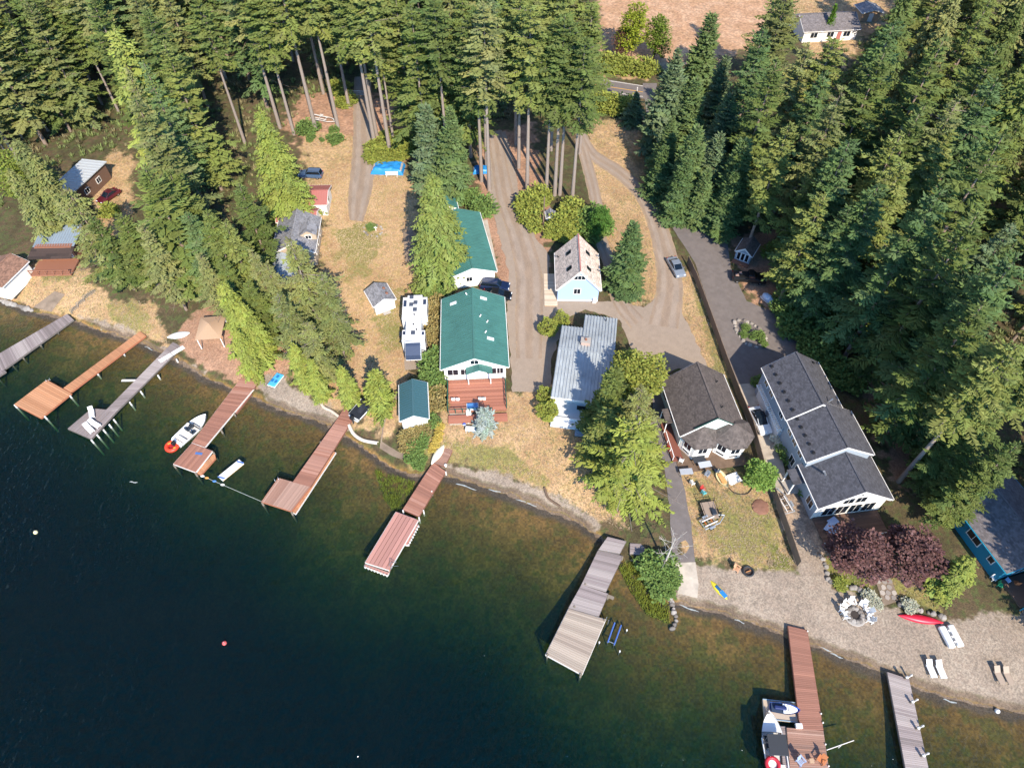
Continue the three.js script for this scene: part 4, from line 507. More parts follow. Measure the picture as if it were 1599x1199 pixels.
// hulls: pointed bow at +z, open cockpit
function hull(L, B, D, { rake = 0.2, full = 2.2, stern = 0.85 } = {}) {
  const n = 22, m = 12, P = [], U = [], I = [];
  for (let i = 0; i <= n; i++) { const t = i / n, z = (t - 0.5) * L, wd = B / 2 * (t < 0.5 ? lerp(stern, 1, t / 0.5) : Math.pow(Math.max(0, 1 - Math.pow((t - 0.5) / 0.5, full)), 0.8)) + 0.02; for (let j = 0; j <= m; j++) { const a = -1 + 2 * j / m, s = Math.sign(a) * Math.pow(Math.abs(a), 0.7), y = D * Math.pow(Math.abs(a), 2.4) * 1 + rake * Math.pow(t, 4) * (0.3 + 0.7 * Math.abs(a)) + (1 - Math.abs(a)) * rake * 1.2 * Math.pow(t, 5); P.push(s * wd, y, z + rake * Math.pow(t, 3) * Math.abs(a)); U.push(j / m, t); } }
  for (let i = 0; i < n; i++) for (let j = 0; j < m; j++) { const a = i * (m + 1) + j, b = a + m + 1; I.push(a, b, a + 1, b, b + 1, a + 1); }
  const c = P.length / 3; P.push(0, D * 0.5, -L / 2); U.push(0, 0); for (let j = 0; j < m; j++) I.push(j, j + 1, c);
  const g = new THREE.BufferGeometry(); g.setAttribute('position', new THREE.Float32BufferAttribute(P, 3)); g.setAttribute('uv', new THREE.Float32BufferAttribute(U, 2)); g.setIndex(I); g.computeVertexNormals(); return g;
}
function deckOutline(L, B, k, z0, z1, full = 2.2, stern = 0.85) { const a = [], b = []; for (let i = 0; i <= 16; i++) { const t = lerp(z0, z1, i / 16), wd = k * B / 2 * (t < 0.5 ? lerp(stern, 1, t / 0.5) : Math.pow(Math.max(0, 1 - Math.pow((t - 0.5) / 0.5, full)), 0.8)) + 0.02; a.push([wd, (t - 0.5) * L]); b.unshift([-wd, (t - 0.5) * L]); } return [...a, ...b]; }
const gel = mat(0xe9e9e6, 0.25, { clearcoat: 0.6 });
function runabout(label, pos, yaw, { L = 6.2, B = 2.3, tint = 0x20303f, cover = false, bimini = false } = {}) {
  const g = thing('motorboat', label, 'boat', pos, yaw); put('hull', hull(L, B, 0.95), gel, g);
  put('cockpit_floor', prism(deckOutline(L, B, 0.82, 0.06, 0.72), 0.45, 0.5), mat(0xcfccc6, 0.7), g);
  const bow = put('foredeck', prism(deckOutline(L, B, 0.97, 0.7, 0.985), 0.9, 0.97), gel, g);
  for (const s of [-1, 1]) put('gunwale', bar([s * B * 0.46, 0.95, -L * 0.46], [s * B * 0.5, 0.98, L * 0.1], 0.07), gel, g);
  put('transom', rbox(B * 0.84, 0.12, 0.5, 0, 0.9, -L / 2 + 0.25, 0.04), gel, g);
  put('windshield', extr([[-0.06, 0], [0.06, 0], [-0.2, 0.5], [-0.26, 0.5]], B * 0.86, 0.01).rotateY(-Math.PI / 2).translate(0, 0.95, L * 0.13), M.glass, g);
  for (const s of [-1, 1]) { const st = sub(g, 'seat', [s * B * 0.24, 0.5, -L * 0.02]); put('cushion', rbox(0.55, 0.35, 0.55, 0, 0.18, 0, 0.08), mat(tint, 0.6), st); put('backrest', rbox(0.55, 0.5, 0.14, 0, 0.5, -0.28, 0.06), mat(tint, 0.6), st); }
  put('bench', rbox(B * 0.7, 0.4, 0.6, 0, 0.68, -L * 0.33, 0.08), mat(0xdedbd4, 0.6), g); put('console', rbox(0.6, 0.5, 0.4, B * 0.22, 0.75, L * 0.09, 0.06), mat(0x2b3138, 0.6), g);
  const e = sub(g, 'outboard', [0, 0.5, -L / 2 - 0.25]); put('cowl', rbox(0.45, 0.55, 0.6, 0, 0.75, 0, 0.12), M.black, e); put('leg', rbox(0.16, 1.1, 0.25, 0, -0.1, 0.02, 0.04), M.darkMetal, e);
  if (cover) put('cover', prism(deckOutline(L, B, 1.02, 0.02, 0.97), 0.9, (x, z) => 1.02 + 0.0 * x).clone(), mat(0x20242c, 0.8), g);
  if (bimini) { put('bimini_top', rbox(B * 0.84, 0.08, 2.0, 0, 2.1, -0.2, 0.04), mat(0x35383d, 0.85), g); for (const s of [-1, 1]) for (const z of [-1.1, 0.7]) put('bimini_pole', bar([s * B * 0.44, 0.95, z * 0.6 - 0.2], [s * B * 0.4, 2.1, z - 0.2], 0.02), M.chrome, g); }
  return g;
}
runabout('white open runabout with dark seats moored at the red brown dock', level(301, 676, -0.25), rad(149), { L: 5.4, B: 2.3 });
runabout('white boat under a dark grey cover on the shore beside the small fir', [...at(572, 641)].map((v, i) => v + (i === 1 ? 0.45 : 0)), rad(150), { L: 5.2, B: 2.1, cover: true });
runabout('white bowrider with black shade top and red tube moored beside the brown dock', level(1205, 1166, -0.25), rad(177), { L: 6.2, B: 2.35, bimini: true });
{ // the cover's ridge pole gives the covered boat its tent shape
  const b = scene.children.find((o) => o.userData.label?.startsWith('white boat under')); put('cover_ridge', new THREE.ConeGeometry(0.7, 0.5, 4).rotateY(Math.PI / 4).scale(1, 1, 2.4).translate(0, 1.25, -0.4), mat(0x20242c, 0.8), b); for (const s of [-1, 1]) put('bunk', box(0.14, 0.12, 3.2, s * 0.6, -0.05, 0), M.rustLog, b);
}
{ const g = thing('inflatable_raft', 'round red and orange towable raft floating at the stern of the runabout', 'raft', level(269, 698, 0.05), 0.5); put('tube', new THREE.TorusGeometry(0.72, 0.3, 10, 24).rotateX(Math.PI / 2).translate(0, 0.2, 0), mat(0xe0452c, 0.45), g); put('floor', cyl(0.6, 0.6, 0.12, 0, 0.12, 0, 20), mat(0xa01f2a, 0.6), g); put('backrest', rbox(0.9, 0.25, 0.3, 0, 0.4, -0.5, 0.1), mat(0xee7a2c, 0.5), g); put('grip', box(0.3, 0.1, 0.1, 0.3, 0.5, 0.66), mat(0xe8c03a, 0.6), g); }
{ const g = thing('inflatable_tube', 'flat red and white towable tube on the stern of the bowrider', 'tube', level(1206, 1194, 0.75), 0.1); put('ring', new THREE.TorusGeometry(0.62, 0.2, 8, 22).rotateX(Math.PI / 2).translate(0, 0.2, 0), mat(0xc02a3a, 0.5), g); put('centre', cyl(0.5, 0.5, 0.1, 0, 0.14, 0, 18), mat(0xe6e2dd, 0.6), g); }
{ const g = thing('watercraft_float', 'sandy brown floating platform for the blue watercraft', 'float', level(1221, 1111, 0.1), rad(-6)); put('platform', rbox(4.0, 0.4, 2.0, 0, 0.1, 0, 0.08), mat(0xb7a58f, 0.8), g); put('edge', [box(4.0, 0.1, 0.08, 0, 0.33, -0.98), box(4.0, 0.1, 0.08, 0, 0.33, 0.98)], mat(0x8fa6b4, 0.6), g);
  const j = thing('personal_watercraft', 'blue and white personal watercraft parked on the float', 'watercraft', level(1223, 1108, 0.42), rad(83)); put('hull', hull(2.9, 1.1, 0.45), mat(0x2864c8, 0.3, { clearcoat: 0.6 }), j); put('hood', prism(deckOutline(2.9, 1.0, 0.9, 0.45, 0.97), 0.4, 0.55), mat(0xe6e8ea, 0.35), j); put('seat', rbox(0.4, 0.35, 1.3, 0, 0.6, -0.45, 0.12), mat(0x1a2c60, 0.6), j); put('handlebar', bar([-0.35, 0.95, 0.25], [0.35, 0.95, 0.25], 0.03), M.black, j); put('deck', prism(deckOutline(2.9, 1.1, 0.95, 0.03, 0.55), 0.38, 0.43), mat(0x2a3a52, 0.7), j); }
function paddleboat(name, label, cat, pos, yaw, L, B, D, m, inner, flip) { const g = thing(name, label, cat, pos, yaw); const n = 24, k = 12, P = [], U = [], I = []; for (let i = 0; i <= n; i++) { const t = i / n, z = (t - 0.5) * L, w = B / 2 * Math.pow(Math.sin(Math.PI * clamp(t, 0.004, 0.996)), 0.75), e = 0.25 * D * Math.pow(Math.abs(2 * t - 1), 3); for (let j = 0; j <= k; j++) { const a = Math.PI * j / k; P.push(-w * Math.cos(a), flip ? D * Math.pow(Math.sin(a), 0.7) * Math.pow(Math.sin(Math.PI * clamp(t, 0.02, 0.98)), 0.4) : D * (1 - Math.pow(Math.sin(a), 0.7) * Math.pow(Math.sin(Math.PI * clamp(t, 0.02, 0.98)), 0.4)) + e, z); U.push(j / k, t); } } for (let i = 0; i < n; i++) for (let j = 0; j < k; j++) { const a = i * (k + 1) + j, b = a + k + 1; I.push(a, a + 1, b, b, a + 1, b + 1); } const q = new THREE.BufferGeometry(); q.setAttribute('position', new THREE.Float32BufferAttribute(P, 3)); q.setAttribute('uv', new THREE.Float32BufferAttribute(U, 2)); q.setIndex(I); q.computeVertexNormals(); put('hull', q, m, g);
  if (inner) inner(g); return g; }
const lift = (p, h) => [p[0], p[1] + h, p[2]];
paddleboat('canoe', 'red canoe lying bottom up on the gravel beach', 'canoe', lift(at(1438, 967), 0.02), rad(80), 5.0, 1.0, 0.42, mat(0xc8233a, 0.4, { clearcoat: 0.4 }), null, true);
paddleboat('rowboat', 'cream rowboat lying bottom up beside the dock ramp', 'rowboat', lift(at(684, 710), 0.05), rad(153), 3.6, 1.1, 0.5, mat(0xe6dfc4, 0.5), null, true);
paddleboat('rowboat', 'white rowboat lying bottom up on the grass near the shore fence', 'rowboat', lift(at(47, 428), 0.02), rad(155), 4.2, 1.2, 0.5, mat(0xe4e6e2, 0.5), null, true);
paddleboat('rowboat', 'white dinghy lying bottom up at the head of the old grey dock', 'rowboat', lift(at(280, 524), 0.02), rad(105), 3.6, 1.2, 0.5, mat(0xe4e4e0, 0.5), null, true);
paddleboat('kayak', 'yellow and blue kayak on the gravel beside the ramp', 'kayak', lift(at(1122, 921), 0.02), rad(35), 2.9, 0.75, 0.3, mat(0xd8c838, 0.45), (g) => { put('stern_band', rbox(0.55, 0.12, 0.9, 0, 0.24, 0.75, 0.05), mat(0x2c7fc0, 0.5), g); put('cockpit', rbox(0.4, 0.1, 0.8, 0, 0.28, -0.1, 0.04), mat(0x1e5a8a, 0.6), g); }, true);
{ const g = thing('pedal_boat', 'bright blue and white moulded boat pulled up on the shingle', 'boat', lift(at(431, 595), 0.02), rad(158)); put('hull', rbox(1.25, 0.4, 2.5, 0, 0.2, 0, 0.14), mat(0x58b4e4, 0.45), g); put('rim', rbox(1.35, 0.1, 2.6, 0, 0.2, 0, 0.05), mat(0xe8ecee, 0.5), g); for (const [x, z] of [[-0.3, -0.3], [0.3, -0.3], [0, 0.6]]) put('seat_well', rbox(0.42, 0.05, 0.55, x, 0.4, z, 0.02), mat(0x2a78b4, 0.6), g); }
{ const g = thing('pedal_boat', 'white catamaran style pedal boat beached near the red canoe', 'boat', lift(at(1483, 995), 0.02), rad(8)); g.scale.setScalar(1.15); for (const s of [-1, 1]) put('float', rbox(0.7, 0.5, 2.2, s * 0.45, 0.28, 0, 0.2), gel, g); put('deck', rbox(0.3, 0.1, 1.7, 0, 0.42, 0, 0.04), mat(0x6c7076, 0.6), g); for (const z of [-0.5, 0.1, 0.6]) put('rib', rbox(0.22, 0.06, 0.22, 0, 0.49, z, 0.02), trimWhite, g); }
{ const g = thing('swim_raft', 'long white rectangular foam raft afloat between two docks', 'raft', level(361, 735, 0.02), rad(-39)); put('board', rbox(1.1, 0.22, 3.5, 0, 0.12, 0, 0.05), mat(0xe8e6de, 0.6), g); for (const z of [-1.55, 1.55]) put('end_band', box(1.0, 0.02, 0.22, 0, 0.24, z, 0.4), mat(0x4a6fb0, 0.6), g); for (const s of [-1, 1]) put('edge', box(0.06, 0.1, 3.4, s * 0.54, 0.12, 0), mat(0xc2a070, 0.8), g); }
{ const g = thing('float_line', 'thin lane rope with white, orange and blue floats strung between docks', 'float line'); const a = level(308, 740, 0.03), b = level(408, 783, 0.03); put('rope', bar(a, b, 0.025), mat(0xb8bcb4, 0.8), g); for (const [t, c] of [[0.08, 0xe8e6e0], [0.15, 0xd8924a], [0.27, 0x4a7ab8], [0.4, 0xe8e6e0]]) put('float', new THREE.SphereGeometry(0.16, 10, 8).scale(1.8, 1, 1).translate(lerp(a[0], b[0], t), 0.06, lerp(a[2], b[2], t)), mat(c, 0.6), g); }
// tarps, trailers
function tarp(label, pos, yaw, w, l, h, hex, seed) { const g = thing('tarp_covered_boat', label, 'tarp', pos, yaw), q = new THREE.PlaneGeometry(w, l, 28, 22).rotateX(-Math.PI / 2), p = q.attributes.position; for (let i = 0; i < p.count; i++) { const x = p.getX(i), z = p.getZ(i), e = Math.min(1, 3.2 * Math.min(1 - Math.abs(x) / (w / 2), 1 - Math.abs(z) / (l / 2))); p.setXYZ(i, x * (1 - 0.05 * (1 - e)), h * Math.pow(Math.max(0, e), 0.6) * (0.85 + 0.3 * vn(x * 1.3 + seed, z * 1.3)) + 0.12 * (fbm(x * 3 + seed, z * 3) - 0.5), z); } q.computeVertexNormals(); put('tarp', q, mat(hex, 0.42), g); put('boat_body', rbox(w * 0.86, h * 0.75, l * 0.8, 0, h * 0.4, 0, 0.2), M.concrete, g); return g; }
tarp('crumpled bright blue tarp over a boat at the edge of the gravel', at(606, 265), rad(-3), 6.6, 3.4, 1.1, 0x2a86c8, 3);
tarp('blue tarp bundle between the bare trunks by the drive', at(752, 267), rad(4), 3.6, 2.0, 0.8, 0x2a86c8, 11);
{ const g = thing('bench', 'pale bench standing against the blue tarp', 'bench', at(612, 275), 0.02); put('seat', box(2.4, 0.08, 0.5, 0, 0.45, 0.1), trimWhite, g); put('backrest', box(2.4, 0.3, 0.08, 0, 0.75, -0.2), trimWhite, g); for (const x of [-1, 1]) put('leg', box(0.1, 0.45, 0.45, x, 0.22, 0.1), trimWhite, g); }
function frameTrailer(label, pos, yaw, W, L, m, bed) { const g = thing('boat_trailer', label, 'trailer', pos, yaw); for (const s of [-1, 1]) { put('rail', bar([s * W / 2, 0.5, -L / 2], [s * W / 2, 0.5, L * 0.15], 0.07), m, g); put('tongue', bar([s * W / 2, 0.5, L * 0.15], [0, 0.5, L * 0.5], 0.07), m, g); put('bunk', box(0.14, 0.1, L * 0.55, s * W * 0.28, 0.66, -L * 0.18), trimWhite, g); wheel(g, s * (W / 2 + 0.18), 0.3, -L * 0.22, 0.3, 0.18); put('fender', rbox(0.26, 0.08, 0.8, s * (W / 2 + 0.18), 0.64, -L * 0.22, 0.03), m, g); } for (const z of [-0.48, -0.22, 0.02]) put('crossbar', bar([-W / 2, 0.5, z * L], [W / 2, 0.5, z * L], 0.05), m, g); put('winch_post', bar([0, 0.5, L * 0.36], [0, 1.1, L * 0.33], 0.06), m, g); if (bed) bed(g); return g; }
const galv = mat(0xb9bfc4, 0.4, { metalness: 0.5 });
frameTrailer('empty silver boat trailer parked on the gravel beside the board fence', at(1220, 783), rad(196), 1.3, 4.0, galv);
frameTrailer('silver boat trailer with orange rollers on the lawn', at(1113, 815), rad(115), 1.3, 3.4, galv, (g) => { for (const z of [-1.2, -0.3]) put('roller', rbox(0.9, 0.1, 0.1, 0, 0.58, z, 0.03), mat(0xc86a30, 0.6), g); });
frameTrailer('white boat trailer frame on the bare dirt below the firs', at(508, 189), rad(70), 1.6, 6.0, trimWhite);
{ const g = thing('utility_trailer', 'black mesh-sided utility trailer with tools on the lawn', 'trailer', at(1107, 800), rad(8)); put('floor', box(1.8, 0.08, 2.4, 0, 0.55, 0), mat(0x9a8878, 0.9), g); for (const s of [-1, 1]) { put('side_rail', [box(0.05, 0.05, 2.4, s * 0.9, 1.0, 0), box(0.05, 0.45, 0.05, s * 0.9, 0.78, -1.18), box(0.05, 0.45, 0.05, s * 0.9, 0.78, 1.18), box(0.05, 0.45, 0.05, s * 0.9, 0.78, 0)], M.black, g); wheel(g, s * 1.05, 0.3, 0.1, 0.3, 0.18); } put('tailgate', [box(1.8, 0.05, 0.05, 0, 1.35, -1.22), box(1.8, 0.05, 0.05, 0, 0.85, -1.22), box(0.05, 0.8, 0.05, -0.88, 0.95, -1.22), box(0.05, 0.8, 0.05, 0.88, 0.95, -1.22)], M.black, g); put('mower', [rbox(0.6, 0.35, 0.8, 0.35, 0.78, 0.4, 0.1), bar([0.3, 0.9, 0.1], [0.3, 1.4, -0.3], 0.03)], mat(0x27303c, 0.6), g); put('tongue', bar([0.9, 0.5, 0.4], [1.9, 0.5, 0.4], 0.05), M.black, g); }
{ const g = thing('travel_trailer', 'rounded grey camper trailer parked under the dark firs', 'trailer', at(1427, 572), rad(100)); put('body', extr([[-2.4, 0.5], [-2.5, 1.6], [-2.1, 2.4], [1.9, 2.4], [2.5, 1.5], [2.4, 0.5]], 2.1, 0.2).rotateY(-Math.PI / 2), mat(0xaab0b6, 0.45), g); put('roof_vent', rbox(0.5, 0.12, 0.5, 0, 2.45, 0.4, 0.03), trimWhite, g); put('stripe', box(2.12, 0.12, 4.4, 0, 1.1, 0), mat(0x596470, 0.6), g); put('window', [box(2.13, 0.5, 0.8, 0, 1.6, -0.9), box(2.13, 0.5, 0.8, 0, 1.6, 0.9)], M.glass, g); for (const s of [-1, 1]) wheel(g, s * 0.95, 0.32, 0, 0.32); }
{ const g = thing('covered_motorbike', 'white and blue tarp covered motorbike trailer at the bend of the drive', 'trailer', at(1198, 470), rad(30)); put('cover', new THREE.SphereGeometry(0.8, 16, 10).scale(0.8, 0.8, 1.5).translate(0, 0.65, 0), mat(0xb8cbe0, 0.6), g); put('base', box(1.1, 0.2, 2.3, 0, 0.25, 0), trimWhite, g); }
// ------------------------------------------------------------ trees
function leafMesh() { return { P: [], C: [] }; }
const _a = new V3(), _s = new V3(), _u = new V3(0, 1, 0);
function twig(B, x, y, z, dx, dy, dz, len, wid, fold, tone) {       // a folded spray: ridge from base to tip, two drooping wings
  const l = Math.hypot(dx, dy, dz) || 1; dx /= l; dy /= l; dz /= l;
  let sx = -dz, sz = dx; const sl = Math.hypot(sx, sz) || 1; sx /= sl; sz /= sl; const m = 0.5, bx = x + dx * len * m, by = y + dy * len * m - fold, bz = z + dz * len * m;
  B.P.push(x, y, z, bx + sx * wid, by, bz + sz * wid, x + dx * len, y + dy * len, z + dz * len, x, y, z, x + dx * len, y + dy * len, z + dz * len, bx - sx * wid, by, bz - sz * wid);
  for (let i = 0; i < 6; i++) B.C.push(tone[0], tone[1], tone[2]);
}
function leafGeo(B) { const g = new THREE.BufferGeometry(); g.setAttribute('position', new THREE.Float32BufferAttribute(B.P, 3)); g.setAttribute('color', new THREE.Float32BufferAttribute(B.C, 3)); g.computeVertexNormals(); return g; }
const leafM = (hex, t = 0) => new THREE.MeshPhysicalMaterial({ color: hex, vertexColors: true, roughness: 0.8, side: THREE.DoubleSide, specularIntensity: 0.3, transmission: t, thickness: 0 });
const barkM = new THREE.MeshStandardMaterial({ color: 0x8d7a6c, roughness: 0.95, bumpMap: rep(grainT, 3, 12), bumpScale: 0.05 }), barkGrey = mat(0x8f8278, 0.95), barkDark = mat(0x5c4a40, 0.95);
function conifer({ h, r, clear = 0.12, gap = 0.62, up = 0.25, droop = 0.35, sag = 0.25, tw = 1, hang = 0.25, per = 5, top = 1, seed = 1, prof = 0.8, tone = 0.42, dead = 0, irregular = 0.3, step = 0.4, trunkR = 0.0125 }) {
  const R = rng(seed), B = leafMesh(), wood = [];
  const c0 = clear * h, lean = (R() - 0.5) * 0.01 * h;
  wood.push(new THREE.CylinderGeometry(0.03, h * trunkR, h, 8).translate(0, h / 2, 0));
  const n3 = (az, y) => vn(Math.cos(az) * 1.3 + seed * 3.7 + y * 0.23, Math.sin(az) * 1.3 + seed + y * 0.31);      // lobes of the crown
  for (let y = c0; y < h - 0.35;) {
    const t = (y - c0) / (h - c0), env = r * Math.pow(1 - t, prof) * (t < 0.14 ? 0.55 + t * 3.2 : 1) + 0.12, n = Math.max(3, Math.round(per * (0.7 + 0.6 * R()))), a0 = R() * TAU;
    for (let k = 0; k < n; k++) {
      const az = a0 + k * TAU / n + (R() - 0.5) * 0.9, lobe = lerp(1, 0.45 + 1.15 * n3(az, y), clamp(irregular * 2)), L = env * (1 - irregular * 0.7 + irregular * 1.2 * R()) * lobe, cx = Math.cos(az), cz = Math.sin(az), pitch = lerp(-droop, up, Math.pow(t, 0.8)) + (R() - 0.5) * 0.34, yb = y + (R() - 0.5) * gap;
      const q = 1 - tone / 2 + tone * R(), tn = [q * (0.92 + 0.16 * R()), q, q * (0.86 + 0.28 * R())], st = step / Math.max(L, 0.4), pt = (s) => [cx * L * s, yb + L * (pitch * s - sag * s * s + up * 0.35 * s * s * s), cz * L * s];
      if (R() < dead) { const e = pt(1); wood.push(bar([0, yb, 0], e, 0.04, 3)); for (let w = 0; w < 3; w++) { const s = 0.4 + R() * 0.5, e2 = pt(s); wood.push(bar(e2, [e2[0] + (R() - 0.5) * L * 0.5, e2[1] + (R() - 0.3) * 0.6, e2[2] + (R() - 0.5) * L * 0.5], 0.022, 3)); } if (R() < 0.6) continue; }
      if (L > 1.6 && R() < 0.4) wood.push(bar([0, yb, 0], pt(0.7), 0.04, 3));
      for (let s = 0.16 + R() * 0.1; s < 1; s += st * (0.75 + 0.5 * R())) {
        const p = pt(s), dy = pitch - 2 * sag * s, fan = L * 0.42 * Math.sin(Math.PI * Math.min(1, 0.25 + s * 0.8));
        for (const sd of [-1, 1]) { const a = az + sd * (0.6 + 0.75 * R()), tl = Math.min(1.35, 0.4 + fan) * (0.6 + 0.7 * R()) * tw; twig(B, p[0], p[1], p[2], Math.cos(a), dy * 0.5 - hang * (R() * 1.6 - 0.2), Math.sin(a), tl, tl * (0.17 + 0.12 * R()), 0.08 + 0.16 * R(), tn); }
        if (R() < 0.7) { const tl = (0.35 + 0.5 * R()) * tw; twig(B, p[0], p[1] + 0.06, p[2], cx + (R() - 0.5) * 1.2, dy + 0.6 * R(), cz + (R() - 0.5) * 1.2, tl, tl * 0.26, 0.1, tn); }
      }
      const e = pt(1), tl = (0.5 + 0.35 * R()) * tw; twig(B, e[0] - cx * 0.2, e[1], e[2] - cz * 0.2, cx, pitch - 2 * sag + up, cz, tl, tl * 0.28, 0.1, tn);
    }
    y += gap * (1.15 - 0.5 * t) * (0.7 + 0.6 * R());
  }
  for (let i = 0; i < 8 * top; i++) { const a = R() * TAU, q = 1 - tone / 2 + tone * R(); twig(B, 0, h - 0.7 + R() * 0.5, 0, Math.cos(a) * 0.5, 1, Math.sin(a) * 0.5, 0.6, 0.14, 0.05, [q, q, q]); }
  return { crown: leafGeo(B), trunk: merge(wood), h };
}
function broadleaf({ h, lobes, n, size, seed = 1, trunkR = 0.14, tone = 0.35, shell = 0.55 }) {
  const R = rng(seed), B = leafMesh(), wood = [];
  wood.push(new THREE.CylinderGeometry(trunkR * 0.6, trunkR, h * 0.6, 8).translate(0, h * 0.3, 0));
  for (const [x, y, z, r] of lobes) {
    wood.push(bar([0, h * 0.3, 0], [x, y, z], trunkR * 0.35, 5));
    for (let i = 0; i < n; i++) {
      const a = R() * TAU, c = 2 * R() - 1, sr = Math.sqrt(1 - c * c), nx = sr * Math.cos(a), ny = c, nz = sr * Math.sin(a), rr = r * (shell + (1.08 - shell) * Math.pow(R(), 0.5)) * (0.55 + 0.85 * vn(nx * 2.6 + x + seed * 3, nz * 2.6 + ny * 2 + z));
      const q = 1 - tone / 2 + tone * R(), tn = [q * (0.9 + 0.2 * R()), q, q * (0.9 + 0.2 * R())], s = size * (0.7 + 0.7 * R());
      twig(B, x + nx * rr, y + ny * rr * 0.85, z + nz * rr, nx + (R() - 0.5) * 1.5, ny * 0.6 + (R() - 0.6) * 1.2, nz + (R() - 0.5) * 1.5, s, s * 0.42, s * 0.18 * (R() - 0.3), tn);
    }
  }
  return { crown: leafGeo(B), trunk: merge(wood), h };
}
const PR = {
  fir: [conifer({ h: 30, r: 5.2, clear: 0.2, seed: 11, irregular: 0.45, droop: 0.2, sag: 0.2, prof: 0.66, gap: 1.2, per: 7, hang: 0.16, step: 0.34, tw: 0.9, up: 0.3 }), conifer({ h: 30, r: 4.6, clear: 0.28, seed: 12, irregular: 0.55, gap: 1.3, droop: 0.12, sag: 0.16, prof: 0.6, per: 7, hang: 0.14, step: 0.34, tw: 0.9 }), conifer({ h: 30, r: 5.8, clear: 0.13, seed: 13, irregular: 0.5, up: 0.35, droop: 0.18, sag: 0.18, prof: 0.7, gap: 1.25, per: 7, hang: 0.16, step: 0.34, tw: 0.95 }), conifer({ h: 30, r: 5.0, clear: 0.16, seed: 14, dead: 0.12, irregular: 0.6, droop: 0.2, sag: 0.24, prof: 0.6, gap: 1.25, per: 7, hang: 0.2, step: 0.34, tw: 0.9 }), conifer({ h: 30, r: 5.3, clear: 0.18, seed: 15, irregular: 0.58, up: 0.42, droop: 0.08, sag: 0.14, prof: 0.56, gap: 1.4, per: 8, hang: 0.12, step: 0.34, tw: 0.95 }), conifer({ h: 30, r: 4.4, clear: 0.2, seed: 16, irregular: 0.5, up: 0.3, droop: 0.25, sag: 0.22, prof: 0.8, gap: 1.15, per: 7, hang: 0.2, step: 0.34, tw: 0.85, dead: 0.05 })],
  tall: [conifer({ h: 34, r: 4.4, clear: 0.52, seed: 21, irregular: 0.55, per: 8, gap: 1.05, prof: 0.52, droop: 0.1, sag: 0.16, hang: 0.14, step: 0.36, tw: 0.9 }), conifer({ h: 34, r: 4.0, clear: 0.58, seed: 22, irregular: 0.6, per: 8, gap: 1.0, prof: 0.5, droop: 0.08, sag: 0.16, hang: 0.14, step: 0.36, tw: 0.9 })],
  spruce: [conifer({ h: 16, r: 4.4, clear: 0.02, seed: 31, gap: 0.46, droop: 0.25, up: 0.35, sag: 0.12, irregular: 0.28, per: 6, step: 0.36, prof: 0.8 }), conifer({ h: 18, r: 4.2, clear: 0.02, seed: 32, gap: 0.48, droop: 0.3, up: 0.4, sag: 0.12, irregular: 0.32, per: 6, step: 0.36, prof: 0.85 })],
  cedar: [conifer({ h: 22, r: 5.2, clear: 0.03, seed: 41, gap: 0.5, droop: 0.25, up: 0.1, sag: 0.36, hang: 0.6, irregular: 0.3, per: 7, tw: 0.8, step: 0.33, prof: 0.7 }), conifer({ h: 20, r: 4.2, clear: 0.05, seed: 42, gap: 0.55, droop: 0.3, up: 0.15, sag: 0.34, hang: 0.55, irregular: 0.45, per: 6, step: 0.38, prof: 0.68 })],
  shabby: [conifer({ tw: 0.78, step: 0.32, h: 22, r: 5.0, clear: 0.08, seed: 51, gap: 0.7, irregular: 0.6, dead: 0.32, per: 6, droop: 0.25, sag: 0.25, hang: 0.4, prof: 0.62 }), conifer({ tw: 0.8, step: 0.34, h: 24, r: 4.2, clear: 0.1, seed: 52, gap: 0.75, irregular: 0.6, dead: 0.3, per: 6, prof: 0.62, droop: 0.2, sag: 0.2 })],
  young: [conifer({ h: 7, r: 2.4, clear: 0.03, seed: 61, gap: 0.34, step: 0.26, tw: 0.72, per: 6, up: 0.3, droop: 0.25, irregular: 0.35 }), conifer({ h: 7, r: 2.0, clear: 0.03, seed: 62, gap: 0.36, step: 0.28, tw: 0.7, per: 5, up: 0.35, droop: 0.2, irregular: 0.35 })],
};
const LM = { fir: [0x66713a, 0x727a40, 0x5a6736, 0x7b7e4c].map((c) => leafM(c)), spruce: [0x55693e, 0x607244, 0x637350].map((c) => leafM(c)), cedar: [0x7c8640, 0x858d46, 0x727e40].map((c) => leafM(c)), shabby: [0x777b48, 0x6d7344].map((c) => leafM(c)), gold: [0x828a40].map((c) => leafM(c)) };
const SHADE = { fir: 'olive green', spruce: 'blue green', cedar: 'yellow green', shabby: 'khaki' };
const leafCount = {};
function grow(name, label, proto, m, pos, h, yaw, group, bark = barkM, sx = 1) {
  const o = thing(name, label, 'tree', pos, yaw, group), s = h / proto.h; o.scale.set(s * sx, s, s * sx); put('trunk', proto.trunk, bark, o); put('crown', proto.crown, m, o); return o;
}
function tipAt(px, py, h) { return at(px, py, h); }                     // base of a tree whose tip was surveyed h above the ground
const TR = rng(99);
const used = [];
function plant(kind, i, mk, mi, px, py, h, label, group, o = {}) { const p = o.base ? at(px, py) : tipAt(px, py, h); p[1] -= 0.15; used.push([p[0], p[2]]); return grow(o.name || 'fir_tree', label, PR[kind][i], LM[mk][mi % LM[mk].length], p, h, TR() * TAU, group, o.bark || barkM, o.sx || 1); }
